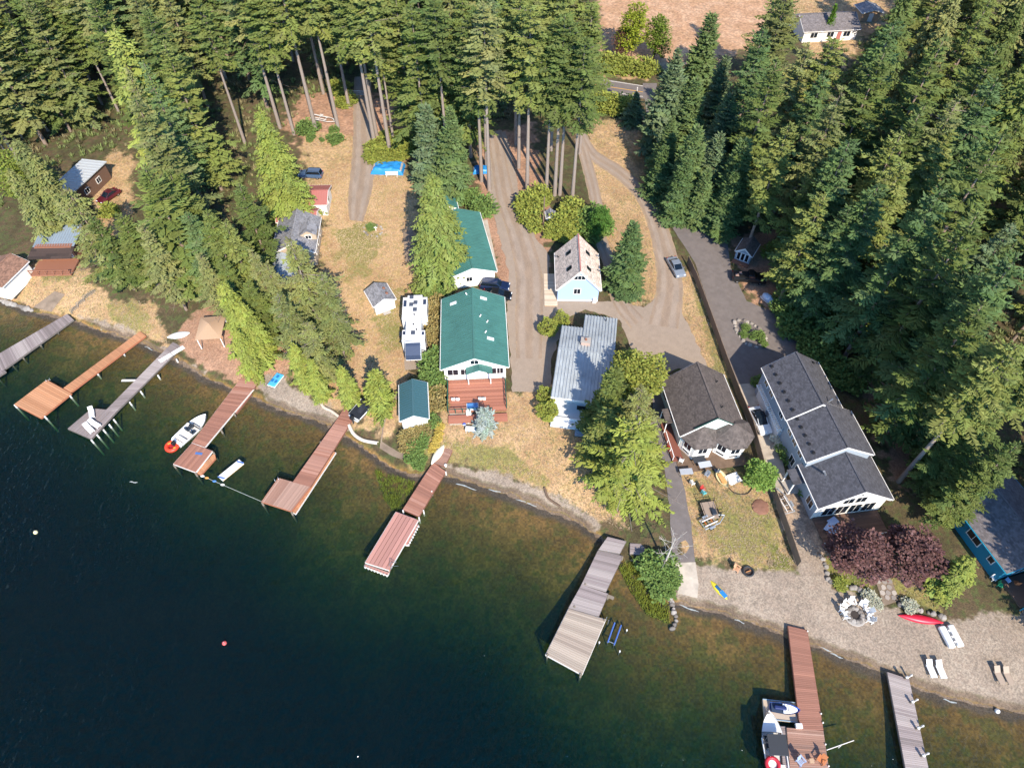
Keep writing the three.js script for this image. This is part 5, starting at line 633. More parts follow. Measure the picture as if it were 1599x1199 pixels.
// --- trees that can be pointed at
plant('cedar', 0, 'cedar', 0, 404, 168, 22, 'big yellow green cedar overhanging the maroon garage', null, { name: 'cedar_tree' });
plant('cedar', 0, 'cedar', 2, 672, 268, 21, 'big yellow green cedar beside the long green roofed outbuilding', null, { name: 'cedar_tree', sx: 1.15 });
plant('spruce', 0, 'spruce', 0, 992, 346, 14, 'lone full spruce on the gravel island by the blue cottage', null, { name: 'spruce_tree' });
plant('spruce', 0, 'spruce', 2, 664, 160, 17, 'pale blue green spruce above the big cedar', null, { name: 'spruce_tree' });
plant('spruce', 1, 'spruce', 1, 702, 165, 18, 'full spruce behind the long green roofed outbuilding', null, { name: 'spruce_tree' });
plant('young', 0, 'gold', 0, 583, 578, 8, 'small yellow green conifer between the covered boat and the old ramp', null, { name: 'young_fir' });
plant('young', 0, 'spruce', 2, 995, 143, 7, 'small dense spruce at the top of the asphalt drive', null, { name: 'young_fir' });
plant('cedar', 1, 'cedar', 1, 175, 40, 27, 'tall bright green conifer standing out of the dark wood', null, { name: 'cedar_tree' });
plant('shabby', 0, 'shabby', 0, 100, 290, 19, 'ragged olive tree beside the blue grey roofed lakeside cabin', null, { name: 'fir_tree' });
plant('fir', 2, 'fir', 0, 222, 255, 24, 'massive dark fir between the lakeside cabins', null, { sx: 1.35 });
plant('fir', 0, 'spruce', 1, 290, 330, 18, 'dense fir beside the massive fir on the lake bank', null, { sx: 1.2 });
for (const [px, py, h, k] of [[452, 372, 20, 0], [500, 425, 17, 1], [432, 455, 16, 1], [478, 500, 13, 0]]) plant('shabby', k, 'shabby', k, px, py, h, 'thin ragged fir with bare grey twigs at the edge of the dry lawn', 'ragged firs beside the dry lawn', { bark: barkGrey });
for (const [px, py, h] of [[368, 515, 10], [372, 470, 13], [482, 560, 9], [530, 570, 9], [345, 440, 15], [455, 535, 10]]) plant('cedar', 1, 'gold', 0, px, py, h, 'bright yellow green cedar leaning over the lake bank', 'small cedars along the lake bank', { name: 'cedar_tree' });
for (const [px, py, h, i] of [[322, 330, 18, 0], [350, 345, 17, 1], [392, 390, 15, 3], [185, 335, 15, 4], [262, 265, 20, 4], [310, 395, 14, 3], [345, 405, 14, 0], [372, 285, 18, 2], [415, 410, 14, 3], [385, 440, 13, 4], [140, 335, 15, 2], [220, 350, 17, 3]]) plant('fir', i, 'fir', i, px, py, h, 'dark fir crowding the lakeside cabins', 'firs round the lakeside cabins', { sx: 1.15 });
for (const [px, py, h, i] of [[20, 215, 18, 1], [45, 240, 16, 2], [10, 262, 15, 0]]) plant('cedar', 1, 'shabby', i, px, py, h, 'bushy olive conifer behind the brown roofed boathouse', 'olive conifers behind the boathouse', { name: 'cedar_tree' });
// young spruces along the asphalt drive
for (const [px, py, h, i] of [[1060, 75, 21, 1], [1113, 18, 18, 0], [1052, 180, 14, 1], [1092, 195, 17, 0], [1128, 205, 16, 1], [1075, 245, 13, 0], [1145, 140, 18, 1], [1165, 215, 17, 0], [1108, 262, 12, 1], [1040, 225, 11, 0], [1090, 120, 17, 0], [1135, 85, 18, 1], [1150, 265, 13, 0]]) plant('spruce', i, 'spruce', i + (h > 15 ? 1 : 0), px, py, h, 'full blue green spruce in the row by the asphalt drive', 'spruces along the asphalt drive', { name: 'spruce_tree' });
// tall bare-stemmed firs round the gate and the drives: bases surveyed
for (const [px, py, h, i] of [[493, 203, 36, 0], [528, 200, 34, 1], [585, 226, 36, 0], [588, 212, 33, 1], [609, 239, 35, 1], [634, 130, 34, 0], [505, 146, 33, 1], [545, 168, 30, 0], [437, 200, 32, 1], [459, 210, 30, 0], [615, 224, 24, 1], [752, 283, 31, 0], [764, 297, 33, 1], [760, 262, 30, 1], [823, 297, 33, 0], [853, 300, 30, 1], [866, 305, 32, 0], [874, 304, 31, 1], [893, 318, 30, 0], [810, 262, 31, 1], [700, 265, 31, 1]]) plant('tall', i, 'fir', i + (px % 3), px, py, h, 'tall fir with long bare pale trunk beside the drives', 'bare-stemmed firs beside the drives', { base: true, bark: barkGrey });
for (const [px, py, h, i] of [[668, 252, 29, 0], [694, 240, 30, 2], [645, 215, 27, 4], [716, 232, 31, 3], [735, 245, 30, 0], [805, 225, 31, 0], [860, 235, 32, 1], [905, 240, 28, 0]]) plant(px > 745 ? 'tall' : 'fir', px > 745 ? i % 2 : i, 'fir', i, px, py, h, 'fir in the belt between the two gravel drives', 'firs between the gravel drives', { base: true, bark: barkGrey });
// in front of the bungalow
plant('spruce', 1, 'fir', 0, 962, 572, 13, 'olive green spruce shading the bungalow roof', null, { name: 'spruce_tree', sx: 1.2 });
plant('spruce', 0, 'fir', 1, 950, 640, 11, 'lower dark spruce beside the bungalow porch', null, { name: 'spruce_tree', sx: 1.15 });
plant('shabby', 0, 'gold', 0, 1000, 655, 16, 'broad yellow green shore tree with bare silver branches above the grey dock', null, { name: 'fir_tree', bark: barkGrey, sx: 1.4 });
plant('shabby', 0, 'shabby', 0, 1003, 605, 12, 'olive tree between the round broadleaf tree and the yellow green shore tree', null, { bark: barkGrey, sx: 1.2 });
plant('shabby', 1, 'gold', 0, 972, 715, 11, 'shorter yellow green tree at the landing below the bungalow', null, { name: 'fir_tree', bark: barkGrey, sx: 1.3 });
plant('cedar', 1, 'cedar', 0, 1520, 872, 8, 'feathery yellow green cedar on the beach edge by the teal house', null, { name: 'cedar_tree', sx: 1.5 });
// dark wood behind the grey house: tips surveyed where they stand out
for (const [px, py, h, i] of [[1330, 215, 28, 0], [1300, 235, 24, 2], [1410, 205, 28, 1], [1385, 75, 30, 2], [1400, 30, 32, 0], [1480, 50, 33, 2], [1560, 120, 33, 0], [1500, 150, 32, 3], [1440, 170, 30, 2], [1575, 200, 33, 2], [1470, 300, 30, 0], [1530, 330, 31, 2], [1590, 400, 31, 0], [1540, 470, 27, 2], [1535, 420, 25, 0], [1480, 375, 24, 3], [1590, 560, 23, 2], [1562, 555, 20, 0], [1290, 112, 26, 0], [1215, 90, 28, 2], [1195, 40, 28, 0], [1235, 190, 24, 1], [1375, 285, 26, 0], [1330, 320, 22, 0], [1290, 300, 22, 1]]) plant('fir', i, i === 1 ? 'fir' : i === 3 ? 'shabby' : i === 2 ? 'fir' : 'spruce', i, px, py, h, 'tall fir in the dark wood above the long grey house', 'firs of the wood behind the grey house');
for (const [px, py, h, i] of [[1570, 625, 19, 2], [1540, 668, 15, 0], [1595, 690, 18, 2], [1545, 735, 13, 4]]) plant('fir', i, 'fir', i, px, py, h, 'bright olive fir leaning over the teal house roof', 'firs over the teal house');
// the rest of both woods
const CLEAR = [[1236, 0, 1345, 66], [150, 232, 212, 300], [100, 262, 165, 318], [936, 110, 1006, 200], [925, 0, 1180, 60], [50, 345, 112, 415], [1350, 590, 1445, 745], [1142, 372, 1215, 470], [712, 318, 776, 440], [1200, 550, 1390, 790]];                    // surveyed openings no tree of the wood stands in front of
function seenAt(x, y, z) { const dn = EYE - y, fw = -z, dp = dn * sP + fw * cP, v = dn * cP - fw * sP; return [799.5 + x / dp * SURVEY_F, 599.5 + v / dp * SURVEY_F, SURVEY_F / dp]; }
function blocks(x, z, h) { for (let k = 0.2; k <= 1; k += 0.1) { const [px, py, s] = seenAt(x, plane(z) + h * k, z), r = s * 4.2 * (1.05 - k) * 0.8; for (const [a, b, c, d] of CLEAR) if (px > a - r && px < c + r && py > b - r && py < d + r) return true; } for (const [a, b] of SUNNY) { const ex = a - x, ez = b - z, along = -(ex * sunDir.x + ez * sunDir.z) / Math.hypot(sunDir.x, sunDir.z), off = Math.abs(ex * sunDir.z - ez * sunDir.x) / Math.hypot(sunDir.x, sunDir.z); if (along > 0 && along < h * 1.25 && off < 3.2) return true; } return false; }
const SUNNY = [[1163, 400], [1168, 438], [1190, 468], [1395, 640], [1420, 600], [190, 300], [175, 262], [160, 300], [1150, 440]].map(([a, b]) => xz(a, b));
function fill(px, n, min, hs, kinds, label, group) { const ring = px.map(([a, b]) => xz(a, b)); let x0 = 1e9, x1 = -1e9, z0 = 1e9, z1 = -1e9; for (const [x, z] of ring) { x0 = Math.min(x0, x); x1 = Math.max(x1, x); z0 = Math.min(z0, z); z1 = Math.max(z1, z); } let c = 0; for (let t = 0; t < 6000 && c < n; t++) { const x = lerp(x0, x1, TR()), z = lerp(z0, z1, TR()); if (!inside(ring, x, z) || used.some(([a, b]) => (a - x) ** 2 + (b - z) ** 2 < min * min)) continue; used.push([x, z]); c++; const [k, mk] = kinds[Math.floor(TR() * kinds.length)], i = Math.floor(TR() * PR[k].length), h = lerp(hs[0], hs[1], TR()); if (blocks(x, z, h)) { used.pop(); c--; continue; } grow('fir_tree', `${SHADE[mk]} ${k === 'tall' ? 'bare-stemmed ' : k === 'cedar' ? 'drooping ' : ''}${label}`, PR[k][i], LM[mk][Math.floor(TR() * LM[mk].length)], [x, plane(z) - 0.15, z], h, TR() * TAU, group, k === 'tall' ? barkGrey : barkM); } }
fill([[-160, 40], [-160, 250], [0, 300], [60, 268], [110, 232], [170, 205], [215, 215], [240, 330], [230, 400], [300, 410], [370, 330], [400, 230], [440, 165], [530, 110], [560, 90], [640, 95], [660, 140], [740, 150], [800, 150], [905, 130], [925, 90], [900, 40], [600, 5], [200, 0]], 115, 5, [23, 33], [['fir', 'fir'], ['fir', 'fir'], ['fir', 'spruce'], ['tall', 'fir'], ['fir', 'shabby']], 'fir in the thick wood above the clearing', 'firs of the wood above the clearing');
fill([[600, 10], [925, 50], [915, 20], [880, -40], [300, -60], [300, 0]], 16, 6, [26, 34], [['fir', 'fir'], ['tall', 'fir'], ['fir', 'spruce']], 'fir in the thick wood above the clearing', 'firs of the wood above the clearing');
fill([[1060, 150], [1075, 330], [1140, 330], [1205, 350], [1260, 470], [1330, 590], [1400, 520], [1450, 590], [1520, 620], [1620, 640], [1800, 640], [1850, 60], [1400, 50], [1350, 90], [1290, 140], [1190, 120], [1120, 120]], 66, 5.6, [22, 32], [['fir', 'fir'], ['fir', 'spruce'], ['fir', 'shabby'], ['fir', 'fir'], ['cedar', 'fir']], 'fir in the dense dark wood behind the grey house', 'firs of the dense dark wood');
fill([[1660, 760], [1680, 1020], [1760, 1090], [1900, 1080], [1900, 700]], 16, 4.5, [17, 23], [['fir', 'fir'], ['fir', 'spruce']], 'fir beside the teal house', 'firs of the dense dark wood');
for (const [px, py, h, i] of [[1690, 1000, 21, 0], [1722, 1040, 20, 2], [1762, 1010, 21, 4], [1748, 960, 20, 0], [1704, 945, 18, 2], [1668, 930, 19, 0], [1690, 888, 20, 4], [1655, 990, 17, 2]]) plant('fir', i, 'fir', i, px, py, h, 'fir at the end of the beach shading the teal house', 'firs at the end of the beach', { base: true, sx: 1.2 });
for (const [px, py, h, i] of [[35, 215, 22, 0], [75, 205, 21, 4], [110, 205, 23, 2], [20, 255, 18, 1], [150, 190, 24, 0], [232, 205, 22, 4], [250, 240, 20, 2], [300, 215, 24, 0]]) plant('fir', i, i === 1 ? 'shabby' : 'fir', i, px, py, h, 'fir crowding round the brown walled cabin', 'firs round the brown walled cabin', { base: true });
for (const [px, py, h] of [[1470, 730, 26], [1403, 752, 27], [1294, 486, 27], [1350, 440, 28], [1218, 297, 28]]) plant('tall', 0, 'fir', 1, px, py, h, 'fir with long bare grey trunk slanting out of the dark wood', 'bare grey trunks in the dark wood', { base: true, bark: barkGrey });
// broadleaf trees
{
  const maple = broadleaf({ h: 8, seed: 5, n: 900, tone: 0.6, size: 0.34, trunkR: 0.2, lobes: [[0, 6.4, 0, 2.2], [1.9, 5.4, 0.4, 1.9], [-1.9, 5.2, 0.2, 1.8], [0.3, 5.2, 1.9, 1.9], [0, 5.3, -1.8, 1.8], [1.2, 4.2, -1.4, 1.6], [-1.3, 4.1, 1.4, 1.6]] });
  grow('maple_tree', 'round yellow green broadleaf tree between the bungalow and the brown roofed house', maple, leafM(0x8f9444, 0.2), at(985, 622), 8.6, 0.4, null, barkDark, 1.0);
  const plum = broadleaf({ h: 6, seed: 6, n: 900, size: 0.29, tone: 0.75, trunkR: 0.16, lobes: [[0, 4.6, 0, 1.8], [2.1, 3.7, 0.3, 1.5], [-2.1, 3.9, 0.5, 1.6], [0.9, 5.2, -0.5, 1.2], [-1.0, 5.0, 0.9, 1.1], [0.4, 3.7, 1.9, 1.8], [-0.4, 3.8, -1.8, 1.6], [1.4, 3.0, 1.5, 1.4], [-1.5, 3.0, -1.2, 1.4]] }), pm = leafM(0x684c48);
  grow('plum_tree', 'purple leaved tree shading the deck steps of the grey house', plum, pm, at(1322, 884), 6.4, 0.2, null, barkDark, 0.95); grow('plum_tree', 'purple leaved tree beside the flagstone path', plum, pm, at(1403, 886), 6.4, 2.2, null, barkDark, 0.95);
  const round = broadleaf({ h: 3, seed: 8, n: 700, tone: 0.5, size: 0.2, trunkR: 0.08, lobes: [[0, 1.9, 0, 1.15], [0.8, 1.5, 0.2, 0.95], [-0.7, 1.5, 0.4, 0.95], [0.1, 1.4, -0.8, 0.9], [0.1, 1.3, 0.8, 0.9]] });
  grow('round_tree', 'small round bright green tree on the lawn by the fence corner', round, leafM(0x7c9848, 0.2), at(1181, 752), 3.6, 0.3, null, barkDark);
  grow('blue_spruce', 'silvery blue young spruce at the corner of the terracotta deck', PR.young[0], leafM(0x94a096), at(757, 666), 4.2, 1.1, null, barkDark, 1.3);
  const alder = broadleaf({ h: 10, seed: 9, n: 800, tone: 0.5, size: 0.32, trunkR: 0.18, lobes: [[0, 8.6, 0, 1.6], [0.8, 7, 0.8, 1.9], [-1, 6.4, 0, 1.9], [0.4, 5.2, -1, 2], [0.4, 4, 1.2, 2], [-1, 3.4, 1, 1.8]] });
  for (const [px, py, h, hex, label] of [[985, 92, 12, 0x8a9430, 'yellow green broadleaf tree at the edge of the pale field'], [1020, 96, 10, 0x6a7d2e, 'olive broadleaf tree next to the road'], [968, 92, 7, 0x7a5a48, 'brown leaved small tree at the edge of the pale field'], [1222, 478, 7, 0x7c8a4c, 'grey green broadleaf tree at the bend of the asphalt drive'], [935, 372, 6.5, 0x567a34, 'green broadleaf tree behind the blue cottage'], [1240, 455, 8, 0x7d9a34, 'light green broadleaf tree where the dark wood meets the drive'], [60, 330, 12, 0x7e8a3c, 'olive broadleaf tree above the blue grey roofed cabin']]) grow('broadleaf_tree', label, alder, leafM(hex, 0.15), at(px, py), h, px, null, barkDark);
  // evergreen pyramid behind the far bungalow, and the dead snag on the bank
  grow('cypress', 'narrow bright green cypress in front of the far bungalow', conifer({ h: 6, r: 0.8, clear: 0, gap: 0.3, up: 1.2, droop: -0.6, sag: 0, tw: 0.6, per: 6, seed: 71, step: 0.3, hang: -0.3 }), leafM(0x5c8030), at(1288, 60), 7.5, 0, null, barkDark);
  const sr = rng(17), sn = []; const p = at(1038, 880); for (let i = 0; i < 16; i++) { const y = 2 + i * 0.42, a = i * 2.4, L = 1.2 + 1.8 * sr(), e = [Math.cos(a) * L, y + 0.4 + sr() * 0.8, Math.sin(a) * L]; sn.push(bar([0, y, 0], e, 0.026, 5)); for (let k = 0; k < 4; k++) { const t = 0.4 + 0.5 * sr(); sn.push(bar([e[0] * t, lerp(y, e[1], t), e[2] * t], [e[0] * t + (sr() - 0.5) * 1.3, lerp(y, e[1], t) + sr() * 0.5, e[2] * t + (sr() - 0.5) * 1.3], 0.013, 4)); } }
  const sg = thing('dead_tree', 'bleached leafless snag on the bank by the ramp', 'tree', p, 0.3); put('trunk', new THREE.CylinderGeometry(0.05, 0.2, 8.6, 8).translate(0, 4.3, 0), mat(0xb4aca2, 0.9), sg); put('branches', sn, mat(0xb4aca2, 0.9), sg); sg.scale.setScalar(0.82);
  // --- bushes
  const bushG = [broadleaf({ h: 1.2, seed: 81, n: 260, size: 0.19, trunkR: 0.04, tone: 0.5, lobes: [[0, 0.8, 0, 0.75], [0.5, 0.6, 0.3, 0.6], [-0.5, 0.6, 0.2, 0.6], [0, 0.55, -0.5, 0.6], [0.1, 0.5, 0.6, 0.55]] }), broadleaf({ h: 1.2, seed: 82, n: 300, size: 0.19, trunkR: 0.04, tone: 0.5, lobes: [[0.2, 0.7, 0, 0.8], [-0.6, 0.55, 0.2, 0.6], [0.6, 0.5, -0.4, 0.6], [0, 0.5, 0.7, 0.55]] })];
  const clip = broadleaf({ h: 1.6, seed: 83, n: 1500, size: 0.17, trunkR: 0.05, shell: 0.92, lobes: [[0, 0.95, 0, 0.95]] });
  const BM = { lime: leafM(0x8d9444, 0.15), green: leafM(0x6b8244, 0.1), olive: leafM(0x808a4c), rust: leafM(0x8f8050), deep: leafM(0x6b8244, 0.1), silver: leafM(0xb0b09a), white: leafM(0xd8d6c0) };
  const bush = (label, group, m, list, name = 'bush', g = null) => list.forEach(([px, py, h, sx = 1], i) => { const o = thing(name, label, 'bush', at(px, py), i * 1.7 + px, group), pr = g || bushG[i % 2], s = h / (pr.h * 1.15); o.scale.set(s * sx, s, s * sx); put('stem', pr.trunk, barkDark, o); put('foliage', pr.crown, m, o); });
  bush('clipped round lime green bush beside the bungalow', 'clipped round bushes by the bungalow', BM.lime, [[855, 520, 2.6], [876, 506, 2.2], [852, 624, 2.3], [853, 650, 2.6]], 'round_bush', clip);
  bush('yellow green undergrowth bush under the bare firs by the blue tarp', 'undergrowth below the bare firs', BM.lime, [[590, 248, 2.2, 1.4], [605, 252, 2, 1.4], [622, 246, 2, 1.4], [600, 232, 2.2, 1.4], [628, 226, 2, 1.5], [584, 236, 1.8, 1.3], [640, 240, 2, 1.3], [612, 218, 2, 1.4], [532, 142, 2.2, 1.4], [543, 158, 2, 1.3], [536, 165, 1.8, 1.2]]);
  bush('low bush on the bare dirt below the wood', 'low bushes on the bare dirt', BM.green, [[478, 206, 2.4, 1.1], [486, 218, 1, 1.3], [497, 200, 1.1, 1], [522, 205, 1.2, 1], [524, 222, 1.6, 1.3], [502, 220, 0.7, 1]]);
  bush('lime green bush in the thicket round the tiny blue shed', 'thicket round the tiny blue shed', BM.lime, [[828, 330, 3.4, 1], [832, 352, 2.8, 1], [840, 315, 3, 1], [872, 362, 3, 1], [885, 355, 3.2, 1], [895, 340, 3.2, 1], [882, 372, 2.4, 1], [905, 352, 2.4, 1], [862, 368, 2.2, 1], [890, 330, 2.6, 1]]);
  bush('green leafy bush behind the cottage gable', 'leafy bushes behind the cottage', BM.deep, [[912, 358, 3, 1], [925, 350, 3.4, 1], [935, 362, 3, 1], [920, 372, 2.4, 1]]);
  bush('green garden bush between the travel trailer and the green roofed house', 'bushes along the green roofed house', BM.green, [[674, 596, 2.4], [680, 570, 2.6], [676, 582, 2.2], [682, 462, 1.8], [684, 560, 2.0], [672, 606, 2.2]]);
  bush('rusty yellow garden bush along the wall of the green roofed house', 'rusty bushes along the green roofed house', BM.rust, [[683, 490, 2.0], [682, 510, 1.9], [681, 528, 2.0], [683, 478, 1.9], [681, 620, 1.9], [682, 636, 1.9], [684, 545, 1.6]]);
  bush('yellow flowering bush in the row beside the boathouse path', 'flowering bushes in a row by the boathouse', leafM(0xc4ae58, 0.1), [[687, 668, 0.8], [685, 679, 0.7], [682, 687, 0.8], [679, 697, 0.75], [676, 704, 0.7]], 'flowering_bush');
  bush('weedy green bush on the bank between ramp and dock', 'weeds on the bank by the old ramp', BM.green, [[650, 700, 1.2, 1.4], [648, 718, 1.1, 1.4], [660, 690, 1.2, 1.2], [655, 724, 1.0, 1.3], [672, 660, 1.3, 1.2]]);
  bush('reddish dry bush on the bank between ramp and dock', 'dry bushes on the bank by the old ramp', BM.rust, [[640, 686, 1.3, 1.4], [652, 676, 1.2, 1.4], [662, 670, 1.3, 1.2], [638, 704, 1.0, 1.4]]);
  bush('bright green bush on the lake bank beside the concrete ramp', 'bushes on the bank beside the concrete ramp', BM.green, [[1020, 892, 1.7, 1.4], [1035, 902, 1.5, 1.3], [1028, 917, 1.5, 1.5], [1042, 887, 1.8, 1.1], [1040, 922, 1.2, 1.3], [1012, 882, 1.5, 1.2], [1046, 908, 1.3, 1.1]]);
  bush('roadside bush between the meadow and the paved road', 'roadside bushes by the meadow', BM.lime, [[938, 168, 3.2, 1.1], [950, 172, 3, 1.1], [962, 174, 3.2, 1.1], [974, 176, 3, 1.1], [984, 172, 2.8, 1], [945, 108, 3.4, 1.2], [960, 108, 3, 1.2], [1000, 112, 3, 1.2], [1015, 114, 2.6, 1.2], [975, 110, 2.8, 1.2]]);
  bush('leafy bush at the foot of the wood along the asphalt drive', 'bushes along the dark wood', BM.deep, [[1228, 500, 3.2], [1245, 520, 3.4], [1260, 545, 3], [1235, 480, 3.2], [1275, 560, 3], [1300, 585, 3.2], [1255, 490, 3.4], [1285, 540, 3.2], [1320, 600, 3]]);
  bush('yellow green bush inside the dark wood', 'yellow green bushes in the dark wood', BM.lime, [[1318, 505, 3, 1.1], [1305, 495, 2.6, 1.1], [1225, 445, 2.8], [1210, 400, 2.6], [1328, 520, 2.6]]);
  bush('small garden plant in the rock island of the asphalt drive', 'plants of the rock island', BM.green, [[1163, 514, 0.9], [1182, 528, 1.2, 1.1], [1160, 525, 0.8], [1190, 538, 0.9]], 'garden_plant');
  bush('silvery plant along the stone edging of the beach', 'silvery plants by the stone edging', BM.silver, [[1362, 938, 0.8, 1.3], [1355, 930, 0.8, 1.2], [1368, 945, 0.7, 1.2], [1416, 948, 0.9, 1.2], [1424, 945, 0.7, 1.1]], 'garden_plant');
  bush('white flowering hydrangea against the long grey house', 'hydrangeas against the grey house', BM.white, [[1216, 690, 1.3], [1222, 700, 1.3], [1228, 694, 1.2]], 'flowering_bush'); bush('leafy shrub against the long grey house', 'shrubs against the grey house', BM.deep, [[1228, 714, 1.8], [1188, 602, 1.6], [1263, 775, 1.4]]);
  bush('tiny shrub in the ring of stones on the dry lawn', null, BM.green, [[579, 358, 1.1]]); bush('green shrub beside the gravel drive near the long outbuilding', 'shrubs near the long outbuilding', BM.green, [[754, 330, 3], [732, 318, 2.4], [738, 312, 2.2]]); bush('low shrub by the small cedar stump near the red sedan', null, BM.lime, [[172, 336, 2.2]]);
  bush('lime plant at the corner of the beach stone edging', null, BM.lime, [[1312, 912, 0.9, 1.2]], 'garden_plant');
  // reeds in the shallows: far too many to count
  const blade = new THREE.ConeGeometry(0.03, 1, 3).translate(0, 0.5, 0), rr = rng(55), reeds = (label, ring, n, hex) => { const I = new THREE.InstancedMesh(blade, mat(hex, 0.8), n), m4 = new THREE.Matrix4(), e = new THREE.Euler(), q = new THREE.Quaternion(), R2 = ring.map(([a, b]) => onPlane(a, b, 0)); let x0 = 1e9, x1 = -1e9, z0 = 1e9, z1 = -1e9; for (const [x, z] of R2) { x0 = Math.min(x0, x); x1 = Math.max(x1, x); z0 = Math.min(z0, z); z1 = Math.max(z1, z); } let c = 0; while (c < n) { const x = lerp(x0, x1, rr()), z = lerp(z0, z1, rr()); if (!inside(R2, x, z) || fbm(x * 0.7, z * 0.7) < 0.46 * rr() + 0.22) continue; const y = ground(x, z); e.set((rr() - 0.5) * 0.9, rr() * TAU, (rr() - 0.5) * 0.9); q.setFromEuler(e); const hh = -Math.min(y, 0) + 0.25 + 0.5 * rr(); m4.compose(new V3(x, y, z), q, new V3(1, hh, 1)); I.setMatrixAt(c++, m4); } I.name = numbered('reeds'); I.userData = { kind: 'stuff', label, category: 'reeds' }; I.castShadow = true; scene.add(I); };
  reeds('green reeds standing in the shallows between two docks', [[585, 735], [620, 745], [648, 752], [640, 780], [615, 800], [600, 780]], 1500, 0x7c8a2e); reeds('green reeds standing in the shallows below the landing', [[965, 885], [985, 870], [1010, 915], [1045, 945], [1045, 975], [1010, 960], [985, 925]], 2600, 0x869030);
}
// ------------------------------------------------------------ grass tufts on the lawns and ferns in the woods: nobody could count them
{
  const gr = rng(123), blades = (n, h, w, spread, seed) => { const R = rng(seed), P = []; for (let i = 0; i < n; i++) { const a = R() * TAU, c = Math.cos(a), s = Math.sin(a), o = R() * spread * 0.4, l = spread * (0.5 + 0.5 * R()), hh = h * (0.6 + 0.4 * R()); P.push(c * o - s * w, 0, s * o + c * w, c * o + s * w, 0, s * o - c * w, c * l, hh, s * l); } const g = new THREE.BufferGeometry(); g.setAttribute('position', new THREE.Float32BufferAttribute(P, 3)); g.computeVertexNormals(); return g; };
  const scatter = (name, label, rings, n, geo, m, cols, size, keep) => { const I = new THREE.InstancedMesh(geo, m, n), m4 = new THREE.Matrix4(), q = new THREE.Quaternion(), up = new V3(0, 1, 0), col = new THREE.Color(); const W = rings.map((r) => Math.abs(THREE.ShapeUtils.area(r.map(([x, z]) => new THREE.Vector2(x, z))))), tot = W.reduce((a, b) => a + b, 0); let c = 0;
    rings.forEach((r, ri) => { let x0 = 1e9, x1 = -1e9, z0 = 1e9, z1 = -1e9; for (const [x, z] of r) { x0 = Math.min(x0, x); x1 = Math.max(x1, x); z0 = Math.min(z0, z); z1 = Math.max(z1, z); } const want = Math.floor(n * W[ri] / tot); for (let k = 0, tries = 0; k < want && tries < want * 8 && c < n; tries++) { const x = lerp(x0, x1, gr()), z = lerp(z0, z1, gr()); if (!inside(r, x, z) || !keep(x, z) || SHEETS.some((s) => inside(s, x, z))) continue; const y = ground(x, z); if (y < 0.35) continue; const s = size * (0.6 + 0.8 * gr()); q.setFromAxisAngle(up, gr() * TAU); m4.compose(new V3(x, y - 0.01, z), q, new V3(s, s * (0.7 + 0.6 * gr()), s)); I.setMatrixAt(c, m4); const f = fbm(x * 0.4 + 20, z * 0.4), ca = cols[f > 0.52 ? 0 : f > 0.44 ? 1 : 2]; col.setRGB(...ca).multiplyScalar(0.8 + 0.4 * gr()); I.setColorAt(c, col); c++; k++; } });
    I.count = c; I.name = name; I.userData = { kind: 'stuff', label, category: name }; I.castShadow = I.receiveShadow = true; scene.add(I); };
  const lawns = REGIONS.filter(([p]) => p === DRY || p === GREENISH || p === LAWN).map(([, , px]) => px.map(([a, b]) => xz(a, b)));
  scatter('grass', 'dry tufts of grass on the lawns and meadow', lawns, 60000, blades(6, 0.16, 0.02, 0.13, 5), new THREE.MeshStandardMaterial({ color: 0xffffff, roughness: 0.9, side: THREE.DoubleSide }), [[0.45, 0.345, 0.22], [0.41, 0.31, 0.19], [0.28, 0.255, 0.125]], 1.1, (x, z) => gr() < 0.25 + 1.1 * fbm(x * 0.9, z * 0.9));
  const woods = [[[-160, 40], [-160, 320], [40, 330], [110, 250], [215, 225], [235, 420], [330, 440], [400, 330], [440, 200], [540, 130], [640, 120], [700, 190], [760, 190], [905, 190], [925, 90], [600, 5], [200, 0]], [[1060, 150], [1075, 330], [1205, 350], [1260, 470], [1330, 590], [1400, 760], [1520, 760], [1800, 700], [1850, 60], [1400, 50], [1190, 120]]].map((px) => px.map(([a, b]) => xz(a, b)));
  scatter('undergrowth', 'ferns and low salal on the floor of the woods', woods, 9000, blades(14, 0.55, 0.07, 0.6, 6), new THREE.MeshStandardMaterial({ color: 0xffffff, roughness: 0.85, side: THREE.DoubleSide }), [[0.16, 0.20, 0.06], [0.13, 0.16, 0.05], [0.20, 0.17, 0.08]], 1.3, (x, z) => fbm(x * 0.25, z * 0.25) > 0.42);
}
// ------------------------------------------------------------ fences
function fence(label, px, h, m, { panel = 2.4, thick = 0.06, name = 'fence', wire = false } = {}) { const g = thing(name, label, 'fence'), pts = px.map(([a, b]) => at(a, b)); for (let i = 0; i < pts.length - 1; i++) { const A = pts[i], B = pts[i + 1], L = Math.hypot(B[0] - A[0], B[2] - A[2]), n = Math.max(1, Math.round(L / panel)), ang = -Math.atan2(B[2] - A[2], B[0] - A[0]); for (let k = 0; k < n; k++) { const t = (k + 0.5) / n, x = lerp(A[0], B[0], t), z = lerp(A[2], B[2], t), y = ground(x, z), w = L / n - 0.12; if (wire) { for (const yy of [0.25, 0.55, 0.85]) put('rail', box(w, 0.08, 0.05, x, y + h * yy, z, ang), m, g); } else { put('panel', [box(w, h - 0.15, 0.03, x, y + h / 2, z, ang), box(w, 0.08, 0.07, x, y + h - 0.05, z, ang), box(w, 0.08, 0.07, x, y + 0.3, z, ang)], m, g); } const px0 = lerp(A[0], B[0], k / n), pz0 = lerp(A[2], B[2], k / n); put('post', box(0.11, h + 0.12, 0.11, px0, ground(px0, pz0) + h / 2, pz0, ang), m, g); } } return g; }
